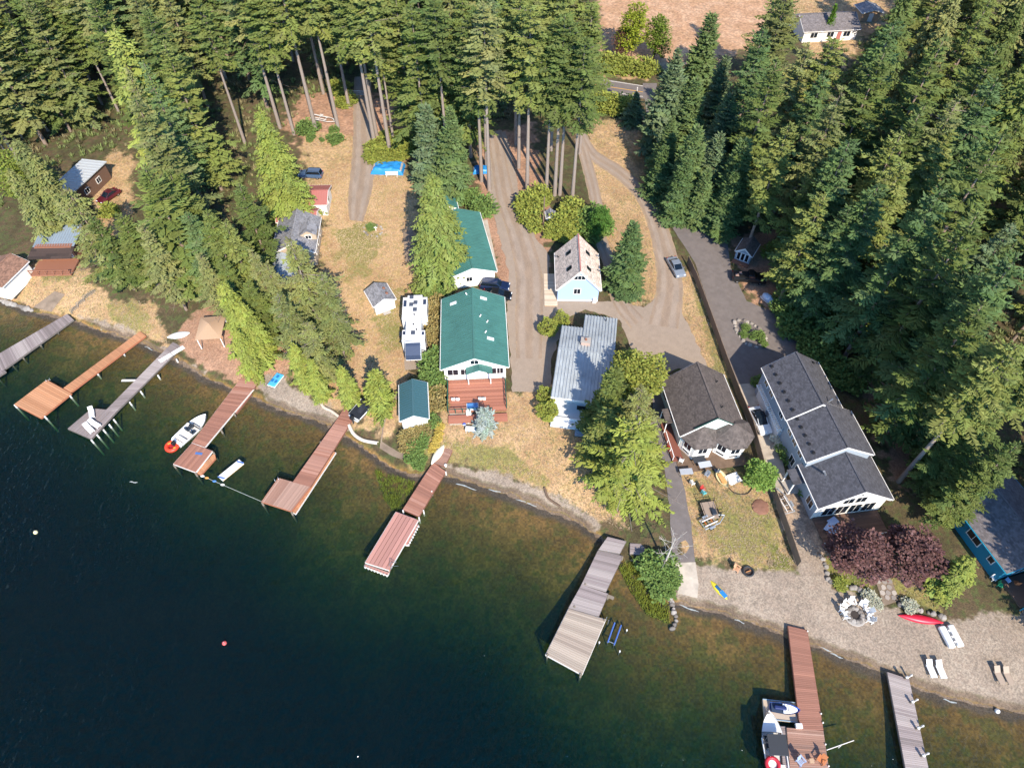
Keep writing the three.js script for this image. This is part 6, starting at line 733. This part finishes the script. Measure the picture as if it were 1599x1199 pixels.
fence('long weathered board fence between the lawn and the asphalt drive', [[1073, 412], [1086, 440], [1108, 500], [1130, 562], [1152, 620], [1172, 668], [1190, 735], [1208, 778], [1228, 835], [1245, 886]], 1.7, mat(0x83705f, 0.9));
fence('low board fence along the upper end of the asphalt drive', [[1001, 190], [1006, 212], [1013, 236]], 1.5, mat(0x6f6255, 0.9));
fence('grey picket fence at the water edge of the lakeside cabin lawn', [[112, 490], [132, 470], [150, 455]], 0.9, mat(0x8d8377, 0.9), { wire: true, panel: 1.6 });
fence('low mesh fence running down from the boathouse to the water', [[4, 465], [30, 438], [50, 402]], 1.0, mat(0x8f9488, 0.8), { wire: true, panel: 1.8 });
{ const g = thing('pole_gate', 'grey metal farm gate across the top of the gravel drive', 'gate', at(560, 150), rad(2)); for (const y of [0.3, 0.6, 0.9, 1.2]) put('bar', bar([-2.2, y, 0], [2.2, y, 0], 0.04), M.chrome, g); put('brace', bar([-2.2, 0.3, 0], [2.2, 1.2, 0], 0.035), M.chrome, g); for (const x of [-2.3, 2.3]) put('post', cyl(0.12, 0.12, 1.7, x, 0.8, 0), M.rustLog, g); }
function utilityPole(label, px, py, h, m) { const g = thing('utility_pole', label, 'pole', at(px, py)); put('pole', cyl(0.1, 0.15, h, 0, h / 2, 0, 8), m, g); put('cap', cyl(0.03, 0.11, 0.15, 0, h + 0.07, 0, 8), m, g); return g; }
utilityPole('white marker pole standing by the roadside bushes', 991, 168, 4.4, trimWhite); utilityPole('bare brown pole beside the tiny blue shed', 848, 360, 7, M.rustLog);
// ------------------------------------------------------------ stone edging, rocks, logs
const rockG = [1, 2, 3].map((s) => { const g = new THREE.IcosahedronGeometry(0.5, 2), p = g.attributes.position; for (let i = 0; i < p.count; i++) { const k = 0.72 + 0.5 * vn(p.getX(i) * 3 + s * 7 + p.getY(i) * 2, p.getZ(i) * 3 + s * 5); p.setXYZ(i, p.getX(i) * k, p.getY(i) * k * 0.7, p.getZ(i) * k); } g.computeVertexNormals(); return g; }), rockM = [0x8c857d, 0x9b948c, 0x746d66].map((c) => mat(c, 0.95));
const kr = rng(77);
function stones(name, label, px, gap, size, closed) { const g = thing(name, label, 'stones'); let pts = px.map(([a, b]) => at(a, b)); if (closed) pts = [...pts, pts[0]]; for (let i = 0; i < pts.length - 1; i++) { const A = pts[i], B = pts[i + 1], L = Math.hypot(B[0] - A[0], B[2] - A[2]), n = Math.max(1, Math.round(L / gap)); for (let k = 0; k < n; k++) { const t = (k + kr() * 0.5) / n, x = lerp(A[0], B[0], t) + (kr() - 0.5) * 0.15, z = lerp(A[2], B[2], t) + (kr() - 0.5) * 0.15, s = size * (0.7 + 0.6 * kr()), o = put('stone', rockG[Math.floor(kr() * 3)], rockM[Math.floor(kr() * 3)], g); o.position.set(x, ground(x, z) + s * 0.12, z); o.scale.setScalar(s); o.rotation.set(kr(), kr() * 6, kr()); } } return g; }
stones('stone_edging', 'dry stone edging along the beach front of the little lawn', [[1281, 866], [1290, 885], [1294, 908], [1320, 914], [1350, 924], [1378, 948]], 0.55, 0.62);
stones('stone_edging', 'dry stone edging between the flagstone path and the feathery cedar', [[1403, 944], [1430, 952], [1465, 962], [1480, 965]], 0.55, 0.62);
stones('rock_ring', 'ring of rocks round the little shrub on the dry lawn', [[568, 352], [580, 350], [594, 354], [598, 362], [590, 369], [576, 368], [568, 362]], 0.8, 0.4, true);
stones('rock_island', 'ring of garden rocks in the asphalt drive', [[1146, 502], [1160, 500], [1178, 508], [1197, 522], [1195, 538], [1182, 543], [1166, 538], [1152, 522]], 0.7, 0.62, true);
stones('riprap', 'dark riprap stones along the bank below the mesh fence', [[-10, 466], [20, 476], [52, 486]], 0.45, 0.8); stones('riprap', 'dark riprap along the bank by the pale boat ramp', [[1046, 935], [1052, 950], [1056, 966], [1050, 985]], 0.45, 0.6);
function log(label, px, r, hex) { const g = thing('driftwood_log', label, 'log'), c = new THREE.CatmullRomCurve3(px.map(([a, b]) => { const p = at(a, b); return new V3(p[0], Math.max(0.05, p[1]) + r * 0.8, p[2]); })); put('log', new THREE.TubeGeometry(c, 24, r, 8), mat(hex, 0.95), g); }
log('pale curved log edging the bank beside the long red brown dock', [[500, 626], [505, 636], [518, 643], [530, 652]], 0.22, 0xc8b8a4); log('pale curved log edging the bank below the small conifer', [[545, 665], [552, 678], [566, 688], [590, 693]], 0.26, 0xd4c8b8); log('dark driftwood log along the beach below the bungalow lawn', [[850, 762], [856, 778], [875, 792]], 0.16, 0x6c5848); log('sun bleached log beside the landing', [[985, 875], [1000, 880], [1010, 895]], 0.14, 0x9c8c7c);
// ------------------------------------------------------------ seats and beach things
const whitePlastic = mat(0xe9e8e4, 0.55);
function adirondack(label, pos, yaw, m, group) { const g = thing('adirondack_chair', label, 'chair', pos, yaw, group); for (let i = 0; i < 4; i++) put('seat_slat', box(0.58, 0.03, 0.11, 0, 0.36 - i * 0.035, 0.22 - i * 0.13), m, g); for (let i = 0; i < 4; i++) put('back_slat', box(0.13, 0.85, 0.03, -0.21 + i * 0.14, 0.68, -0.34, 0, -0.35), m, g); for (const s of [-1, 1]) { put('arm', box(0.14, 0.03, 0.72, s * 0.36, 0.58, -0.02), m, g); put('leg', box(0.05, 0.58, 0.1, s * 0.33, 0.29, 0.28), m, g); put('leg', box(0.05, 0.5, 0.1, s * 0.33, 0.25, -0.3), m, g); } return g; }
{ const c = at(1335, 961); for (const [px, py] of [[1314, 953], [1319, 963], [1320, 946], [1329, 942], [1346, 946], [1355, 957], [1357, 969]]) { const p = at(px, py); adirondack('white slatted garden chair in the ring round the fire pit', p, Math.atan2(c[0] - p[0], c[2] - p[2]), whitePlastic, 'white chairs round the fire pit'); }
  const f = thing('fire_pit', 'stone ringed fire pit among the white chairs', 'fire pit', c); for (let i = 0; i < 12; i++) { const o = put('stone', rockG[i % 3], rockM[i % 3], f); o.position.set(Math.cos(i * TAU / 12) * 0.8, 0.15, Math.sin(i * TAU / 12) * 0.8); o.scale.setScalar(0.6); o.rotation.y = i; } put('ash_bed', cyl(0.7, 0.7, 0.08, 0, 0.06, 0, 16), mat(0x3c3531, 0.95), f); put('flagging', cyl(1.25, 1.3, 0.05, 0, 0.02, 0, 14), M.concrete, f); }
{ const p = at(1150, 890); adirondack('tan wooden garden chair beside the small fire ring', p, 0.9, mat(0xc89a76, 0.8)); const f = thing('fire_ring', 'dark rusty fire ring on the gravel below the lawn', 'fire ring', at(1168, 893)); put('ring', new THREE.TorusGeometry(0.62, 0.12, 8, 20).rotateX(Math.PI / 2).translate(0, 0.2, 0), M.darkMetal, f); put('ash_bed', cyl(0.55, 0.55, 0.06, 0, 0.05, 0, 14), mat(0x55483f, 0.95), f); put('log', bar([-0.3, 0.2, 0.1], [0.3, 0.25, -0.1], 0.07), mat(0xb07848, 0.9), f); }
function lounger(label, pos, yaw, m, group) { const g = thing('sun_lounger', label, 'lounger', pos, yaw, group); put('bed', box(0.66, 0.06, 1.25, 0, 0.34, 0.3), m, g); put('backrest', box(0.66, 0.06, 0.8, 0, 0.56, -0.62, 0, 0.6), m, g); for (const s of [-1, 1]) { for (const z of [-0.4, 0.8]) put('leg', box(0.06, 0.34, 0.06, s * 0.29, 0.17, z), m, g); put('side_rail', box(0.05, 0.08, 1.4, s * 0.34, 0.33, 0.2), m, g); } return g; }
for (const [px, py, a] of [[144, 647, 25], [149, 664, 60], [140, 671, 50]]) lounger('white cushioned lounger on the old grey dock', level(px, py, DY), rad(a), whitePlastic, 'loungers on the grey dock');
{ const a = at(1452, 1046), b = at(1467, 1047); lounger('white plastic lounger on the gravel by the post-lined dock', a, rad(4), whitePlastic, 'white loungers by the post-lined dock'); lounger('white plastic lounger on the gravel by the post-lined dock', b, rad(4), whitePlastic, 'white loungers by the post-lined dock'); const c = at(1558, 1056), d = at(1572, 1057); const tn = mat(0xa89684, 0.85); lounger('tan wooden lounger standing alone on the open beach', c, rad(4), tn, 'tan loungers on the open beach'); lounger('tan wooden lounger standing alone on the open beach', d, rad(4), tn, 'tan loungers on the open beach'); }
// deck and patio things by the green roofed house
{ for (const [px, py] of [[708, 625], [715, 625], [750, 624], [756, 624]]) { const p = level(px, py, plane(-57) + 0.36), g = thing('deck_chair', 'white and dark deck chair against the terracotta deck rail', 'chair', [p[0], plane(p[2]) + 0.15, p[2]], Math.PI * 0.98, 'deck chairs along the deck rail'); put('seat', rbox(0.5, 0.08, 0.5, 0, 0.42, 0, 0.03), whitePlastic, g); put('backrest', rbox(0.5, 0.55, 0.07, 0, 0.72, -0.24, 0.03), whitePlastic, g); for (const [x, z] of [[-0.22, -0.22], [0.22, -0.22], [-0.22, 0.22], [0.22, 0.22]]) put('leg', bar([x, 0, z], [x, 0.42, z], 0.02), M.darkMetal, g); }
  const h = thing('hot_tub', 'square blue lidded hot tub beside the terracotta deck', 'hot tub', at(738, 639), rad(4)); put('cabinet', rbox(1.7, 0.75, 1.2, 0, 0.38, 0, 0.08), whitePlastic, h); put('cover', rbox(1.5, 0.1, 1.0, 0, 0.8, 0, 0.04), mat(0x4a84c0, 0.6), h);
  const t = thing('garden_table', 'white garden table on the lawn below the patio', 'table', at(736, 674), rad(-4)); put('top', rbox(1.6, 0.06, 0.8, 0, 0.72, 0, 0.02), whitePlastic, t); for (const [x, z] of [[-0.7, -0.3], [0.7, -0.3], [-0.7, 0.3], [0.7, 0.3]]) put('leg', bar([x, 0, z], [x, 0.72, z], 0.035), whitePlastic, t);
  const l = lounger('white lounger on the small concrete patio', at(733, 654), rad(10), whitePlastic); const pl = thing('flower_tub', 'round white flower tub at the patio edge', 'planter', at(724, 634)); put('tub', cyl(0.3, 0.24, 0.4, 0, 0.2, 0, 14), whitePlastic, pl); put('soil', cyl(0.26, 0.26, 0.03, 0, 0.4, 0, 12), M.rustLog, pl); const b = thing('beach_ball', 'blue and white ball on the grass by the patio', 'ball', lift(at(725, 664), 0.25)); put('ball', new THREE.SphereGeometry(0.25, 14, 10), mat(0x4a62b8, 0.5), b); put('stripe', new THREE.TorusGeometry(0.235, 0.05, 6, 18).rotateX(1.2), whitePlastic, b);
  const gr = thing('barbecue', 'black covered barbecue on the terracotta deck', 'barbecue', [level(702, 587, 2.2)[0], plane(-62) + 0.34, level(702, 587, 2.2)[2]], rad(93)); put('cart', rbox(1.1, 0.7, 0.55, 0, 0.4, 0, 0.04), M.darkMetal, gr); put('lid', rbox(0.9, 0.35, 0.5, 0, 0.92, 0, 0.14), M.black, gr); }
// clutter below the bay windows of the brown roofed house
{ const tb = (label, px, py, yaw, hex) => { const g = thing('patio_table', label, 'table', lift(at(px, py), 0.09), yaw); put('top', rbox(1.7, 0.06, 0.9, 0, 0.72, 0, 0.02), mat(hex, 0.6), g); for (const [x, z] of [[-0.75, -0.35], [0.75, -0.35], [-0.75, 0.35], [0.75, 0.35]]) put('leg', bar([x, 0, z], [x, 0.7, z], 0.035), M.darkMetal, g); return g; };
  tb('grey plank table on the terrace edge', 1070, 741, rad(5), 0xa7abb0); tb('dark patio table under the bay window', 1090, 722, rad(10), 0x2f3238); tb('pale table between the bay and the turret', 1099, 730, rad(10), 0xb8bcc2);
  const pb = paddleboat('dinghy', 'cream inflatable dinghy on the lawn below the turret', 'dinghy', lift(at(1127, 749), 0.03), rad(18), 3.0, 1.4, 0.4, mat(0xded6a8, 0.6), (g) => { put('floor_board', rbox(0.6, 0.06, 1.6, 0, 0.3, 0, 0.02), mat(0xd89a5c, 0.7), g); }, false);
  const chairs = [[1063, 722, 0xe6e6e0, 'white'], [1096, 767, 0xc03a38, 'red'], [1098, 772, 0x63b8b8, 'turquoise'], [1080, 757, 0xe8dfd2, 'cream'], [1103, 744, 0x8a9098, 'grey'], [1044, 703, 0xb03028, 'dark red'], [1118, 738, 0x3b4a5c, 'navy']];
  for (const [px, py, c, n] of chairs) { const g = thing('patio_chair', `${n} moulded chair among the clutter below the bay windows`, 'chair', lift(at(px, py), 0.09), px * 0.7), m = mat(c, 0.6); put('seat', rbox(0.55, 0.09, 0.55, 0, 0.42, 0, 0.04), m, g); put('backrest', rbox(0.55, 0.6, 0.08, 0, 0.75, -0.26, 0.04), m, g); for (const s of [-1, 1]) put('arm', rbox(0.07, 0.06, 0.5, s * 0.28, 0.66, 0, 0.02), m, g); for (const [x, z] of [[-0.23, -0.23], [0.23, -0.23], [-0.23, 0.23], [0.23, 0.23]]) put('leg', bar([x, 0, z], [x, 0.42, z], 0.028), m, g); }
  const ts = thing('folded_canopy', 'crumpled white canopy on the ground by the turret', 'canopy', lift(at(1145, 749), 0.02), 0.4), q = new THREE.PlaneGeometry(1.9, 1.5, 14, 12).rotateX(-Math.PI / 2), p = q.attributes.position; for (let i = 0; i < p.count; i++) p.setY(i, 0.05 + 0.4 * fbm(p.getX(i) * 2.2 + 5, p.getZ(i) * 2.2)); q.computeVertexNormals(); put('fabric', q, whitePlastic, ts); put('pole', bar([-0.8, 0.1, 0.4], [0.9, 0.12, 0.6], 0.03), M.chrome, ts);
  const hose = thing('garden_edging', 'curved black and orange lawn edging strip below the turret', 'edging'); const cv = new THREE.CatmullRomCurve3([[1138, 762], [1146, 769], [1156, 772], [1168, 770], [1176, 760]].map(([a, b]) => { const r = at(a, b); return new V3(r[0], r[1] + 0.05, r[2]); })); put('strip', new THREE.TubeGeometry(cv, 24, 0.07, 6), M.black, hose);
  const mb = thing('bark_pile', 'low reddish brown pile of bark on the lawn', 'bark pile', at(1188, 792), 0.3), mq = new THREE.SphereGeometry(1.1, 20, 10, 0, TAU, 0, Math.PI / 2), mp = mq.attributes.position; for (let i = 0; i < mp.count; i++) { const k = 0.75 + 0.5 * fbm(mp.getX(i) * 1.7 + 4, mp.getZ(i) * 1.7); mp.setXYZ(i, mp.getX(i) * k, mp.getY(i) * 0.22 * k + 0.05 * fbm(mp.getX(i) * 5, mp.getZ(i) * 5), mp.getZ(i) * k); } mq.computeVertexNormals(); put('heap', mq, mat(0x86604e, 0.97), mb); for (let i = 0; i < 14; i++) { const a = i * 2.4, d = 0.3 + 0.06 * i; put('chunk', rockG[i % 3], mat(0x8c6650, 0.97), mb).position.set(Math.cos(a) * d, 0.1, Math.sin(a) * d); mb.children.at(-1).scale.setScalar(0.28); }
  for (const [px, py, nm] of [[1550, 905, 0], [1560, 915, 1], [1572, 908, 2], [1585, 912, 3]]) { const g = thing('patio_chair', ['white', 'green', 'blue', 'orange'][nm] + ' chair in the shade below the teal house deck', 'chair', at(px, py), nm), m = mat([0xe4e4e0, 0x2f9a6a, 0x8aa4d0, 0xd07a4c][nm], 0.6); put('seat', rbox(0.55, 0.09, 0.55, 0, 0.42, 0, 0.04), m, g); put('backrest', rbox(0.55, 0.6, 0.08, 0, 0.75, -0.26, 0.04), m, g); for (const [x, z] of [[-0.23, -0.23], [0.23, -0.23], [-0.23, 0.23], [0.23, 0.23]]) put('leg', bar([x, 0, z], [x, 0.42, z], 0.028), m, g); }
  for (const [px, py] of [[1298, 818], [1292, 828], [1302, 832]]) { const g = thing('patio_table', 'blue grey tablecloth table in the plum tree shade', 'table', at(px, py), px, 'tables in the plum tree shade'); put('cloth', rbox(1.3, 0.06, 0.9, 0, 0.74, 0, 0.02), mat(0xa8b8d4, 0.8), g); for (const [x, z] of [[-0.5, -0.35], [0.5, -0.35], [-0.5, 0.35], [0.5, 0.35]]) put('leg', bar([x, 0, z], [x, 0.72, z], 0.03), M.darkMetal, g); } }
// dock seats and odds
{ for (const [px, py, c, n] of [[1249, 1190, 0x9aa8c0, 'pale blue'], [1281, 1188, 0xc07a4c, 'orange brown']]) { const p = level(px, py, DY), m = mat(c, 0.7); adirondack(`${n} slatted chair on the brown plank dock`, p, px > 1260 ? -0.8 : 0.6, m); } const t = thing('side_table', 'small tan stool between the chairs on the brown plank dock', 'stool', level(1266, 1189, DY)); put('top', rbox(0.45, 0.05, 0.45, 0, 0.42, 0, 0.02), M.tan, t); for (const [x, z] of [[-0.18, -0.18], [0.18, -0.18], [-0.18, 0.18], [0.18, 0.18]]) put('leg', bar([x, 0, z], [x, 0.42, z], 0.03), M.tan, t);
  const w = thing('gangway_panel', 'long white panel lying on the old grey dock', 'panel', level(268, 553, DY + 0.02), rad(-44)); put('panel', rbox(0.75, 0.07, 2.0, 0, 0.04, -1.05, 0.02), whitePlastic, w); put('panel', rbox(0.75, 0.07, 2.0, 0, 0.04, 1.05, 0.02), whitePlastic, w);
  const r = thing('boat_lift', 'pair of blue boat lift rails standing in the water beside the broad grey dock', 'boat lift'); const bl = mat(0x4a68a8, 0.5); for (const [a, b] of [[[960, 972], [949, 1003]], [[970, 976], [959, 1007]]]) { const p = level(...a, 0.1), q = level(...b, 0.1); put('rail', bar(p, q, 0.1), bl, r); for (const e of [p, q]) put('stand', bar([e[0], ground(e[0], e[2]), e[2]], e, 0.05), M.chrome, r); } const p1 = level(950, 1001, 0.05), p2 = level(960, 1005, 0.05); put('crossbar', bar(p1, p2, 0.05), M.chrome, r);
  for (const [px, py] of [[979, 984], [936, 1003], [968, 1017]]) { const p = level(px, py, 0.5), g = thing('lift_post', 'white topped post standing in the water near the boat lift', 'post', [p[0], ground(p[0], p[2]), p[2]], 0, 'posts round the boat lift'), hh = 0.5 - ground(p[0], p[2]); put('pole', cyl(0.06, 0.06, hh, 0, hh / 2, 0, 8), M.chrome, g); put('cap', cyl(0.09, 0.09, 0.25, 0, hh, 0, 8), whitePlastic, g); }
  for (const [px, py, c, n] of [[350, 1004, 0xd8605c, 'red'], [55, 831, 0xdfd8a8, 'pale yellow']]) { const g = thing('mooring_buoy', `${n} round mooring buoy on the open lake`, 'buoy', level(px, py, 0.05)); put('ball', new THREE.SphereGeometry(0.27, 16, 12), mat(c, 0.5), g); put('eye', new THREE.TorusGeometry(0.07, 0.02, 6, 12).translate(0, 0.3, 0), M.chrome, g); }
  const cn = thing('bucket', 'white bucket on the dock ramp beside the rowboat', 'bucket', level(696, 728, DY + 0.02)); put('pail', cyl(0.2, 0.16, 0.35, 0, 0.18, 0, 12), whitePlastic, cn); put('handle', new THREE.TorusGeometry(0.18, 0.012, 6, 14, Math.PI).translate(0, 0.35, 0), M.chrome, cn);
  const by = thing('mooring_buoy', 'white ball float at the beach end of the shallows', 'buoy', level(1558, 1110, 0.1)); put('ball', new THREE.SphereGeometry(0.26, 14, 10), whitePlastic, by); put('eye', new THREE.TorusGeometry(0.07, 0.02, 6, 12).translate(0, 0.28, 0), M.chrome, by);
  const c1 = [[415, 543, 0x2c3a5c, 'navy'], [426, 545, 0xe4e0d8, 'cream'], [420, 556, 0xe0b098, 'peach']]; for (const [px, py, c, n] of c1) { lounger(`${n} padded chair at the head of the red brown dock`, at(px, py), rad(-10), mat(c, 0.8)); }
  const x = thing('cross_ornament', 'small white ornament in the ring of rocks', 'ornament', at(587, 360)); put('post', box(0.12, 0.9, 0.12, 0, 0.45, 0), whitePlastic, x); put('arm', box(0.6, 0.12, 0.12, 0, 0.65, 0), whitePlastic, x);
}
// little breaking ripples along the shore
{ const list = [], fr = rng(8); for (const [px, py, L, a] of [[158, 512, 1.0, -20], [232, 541, 1.8, -28], [342, 588, 1.8, -40], [420, 612, 1.8, -26], [475, 632, 1.1, -30], [728, 757, 3, -20], [775, 764, 2.2, -14], [822, 782, 3, -22], [1015, 921, 1.4, -30], [1076, 947, 2.4, -22], [1155, 967, 1.2, -25], [1288, 1010, 1.8, -25], [1307, 1021, 1.4, -25], [1484, 1092, 1.4, -18], [208, 750, 1.1, -5]]) { const c = level(px, py + 3, 0), n = 14, up = [], dn = []; for (let i = 0; i <= n; i++) { const t = i / n - 0.5, w = 0.08 * Math.sqrt(Math.max(0, 1 - 4 * t * t)) * (0.4 + fr()); up.push([t * L, -w + 0.05 * Math.sin(t * 7 + px)]); dn.unshift([t * L, w * 0.6 + 0.012 + 0.05 * Math.sin(t * 7 + px)]); } const g = prism([...up, ...dn], 0.002, 0.035); g.rotateY(rad(a)); g.translate(c[0], 0, c[2]); list.push(g); } const o = put('foam', list, mat(0xa9afad, 0.5)); o.userData = { kind: 'stuff', label: 'small white breaking ripples along the lake shore', category: 'foam' }; }
// groups that were built at their surveyed place get their origin at their own base
for (const g of scene.children) if (g.isGroup && g.position.lengthSq() === 0 && g.children.length) { const b = new THREE.Box3().setFromObject(g), c = b.getCenter(new V3()); c.y = b.min.y; g.position.copy(c); for (const k of g.children) k.position.sub(c); }
renderer.render(scene, camera);
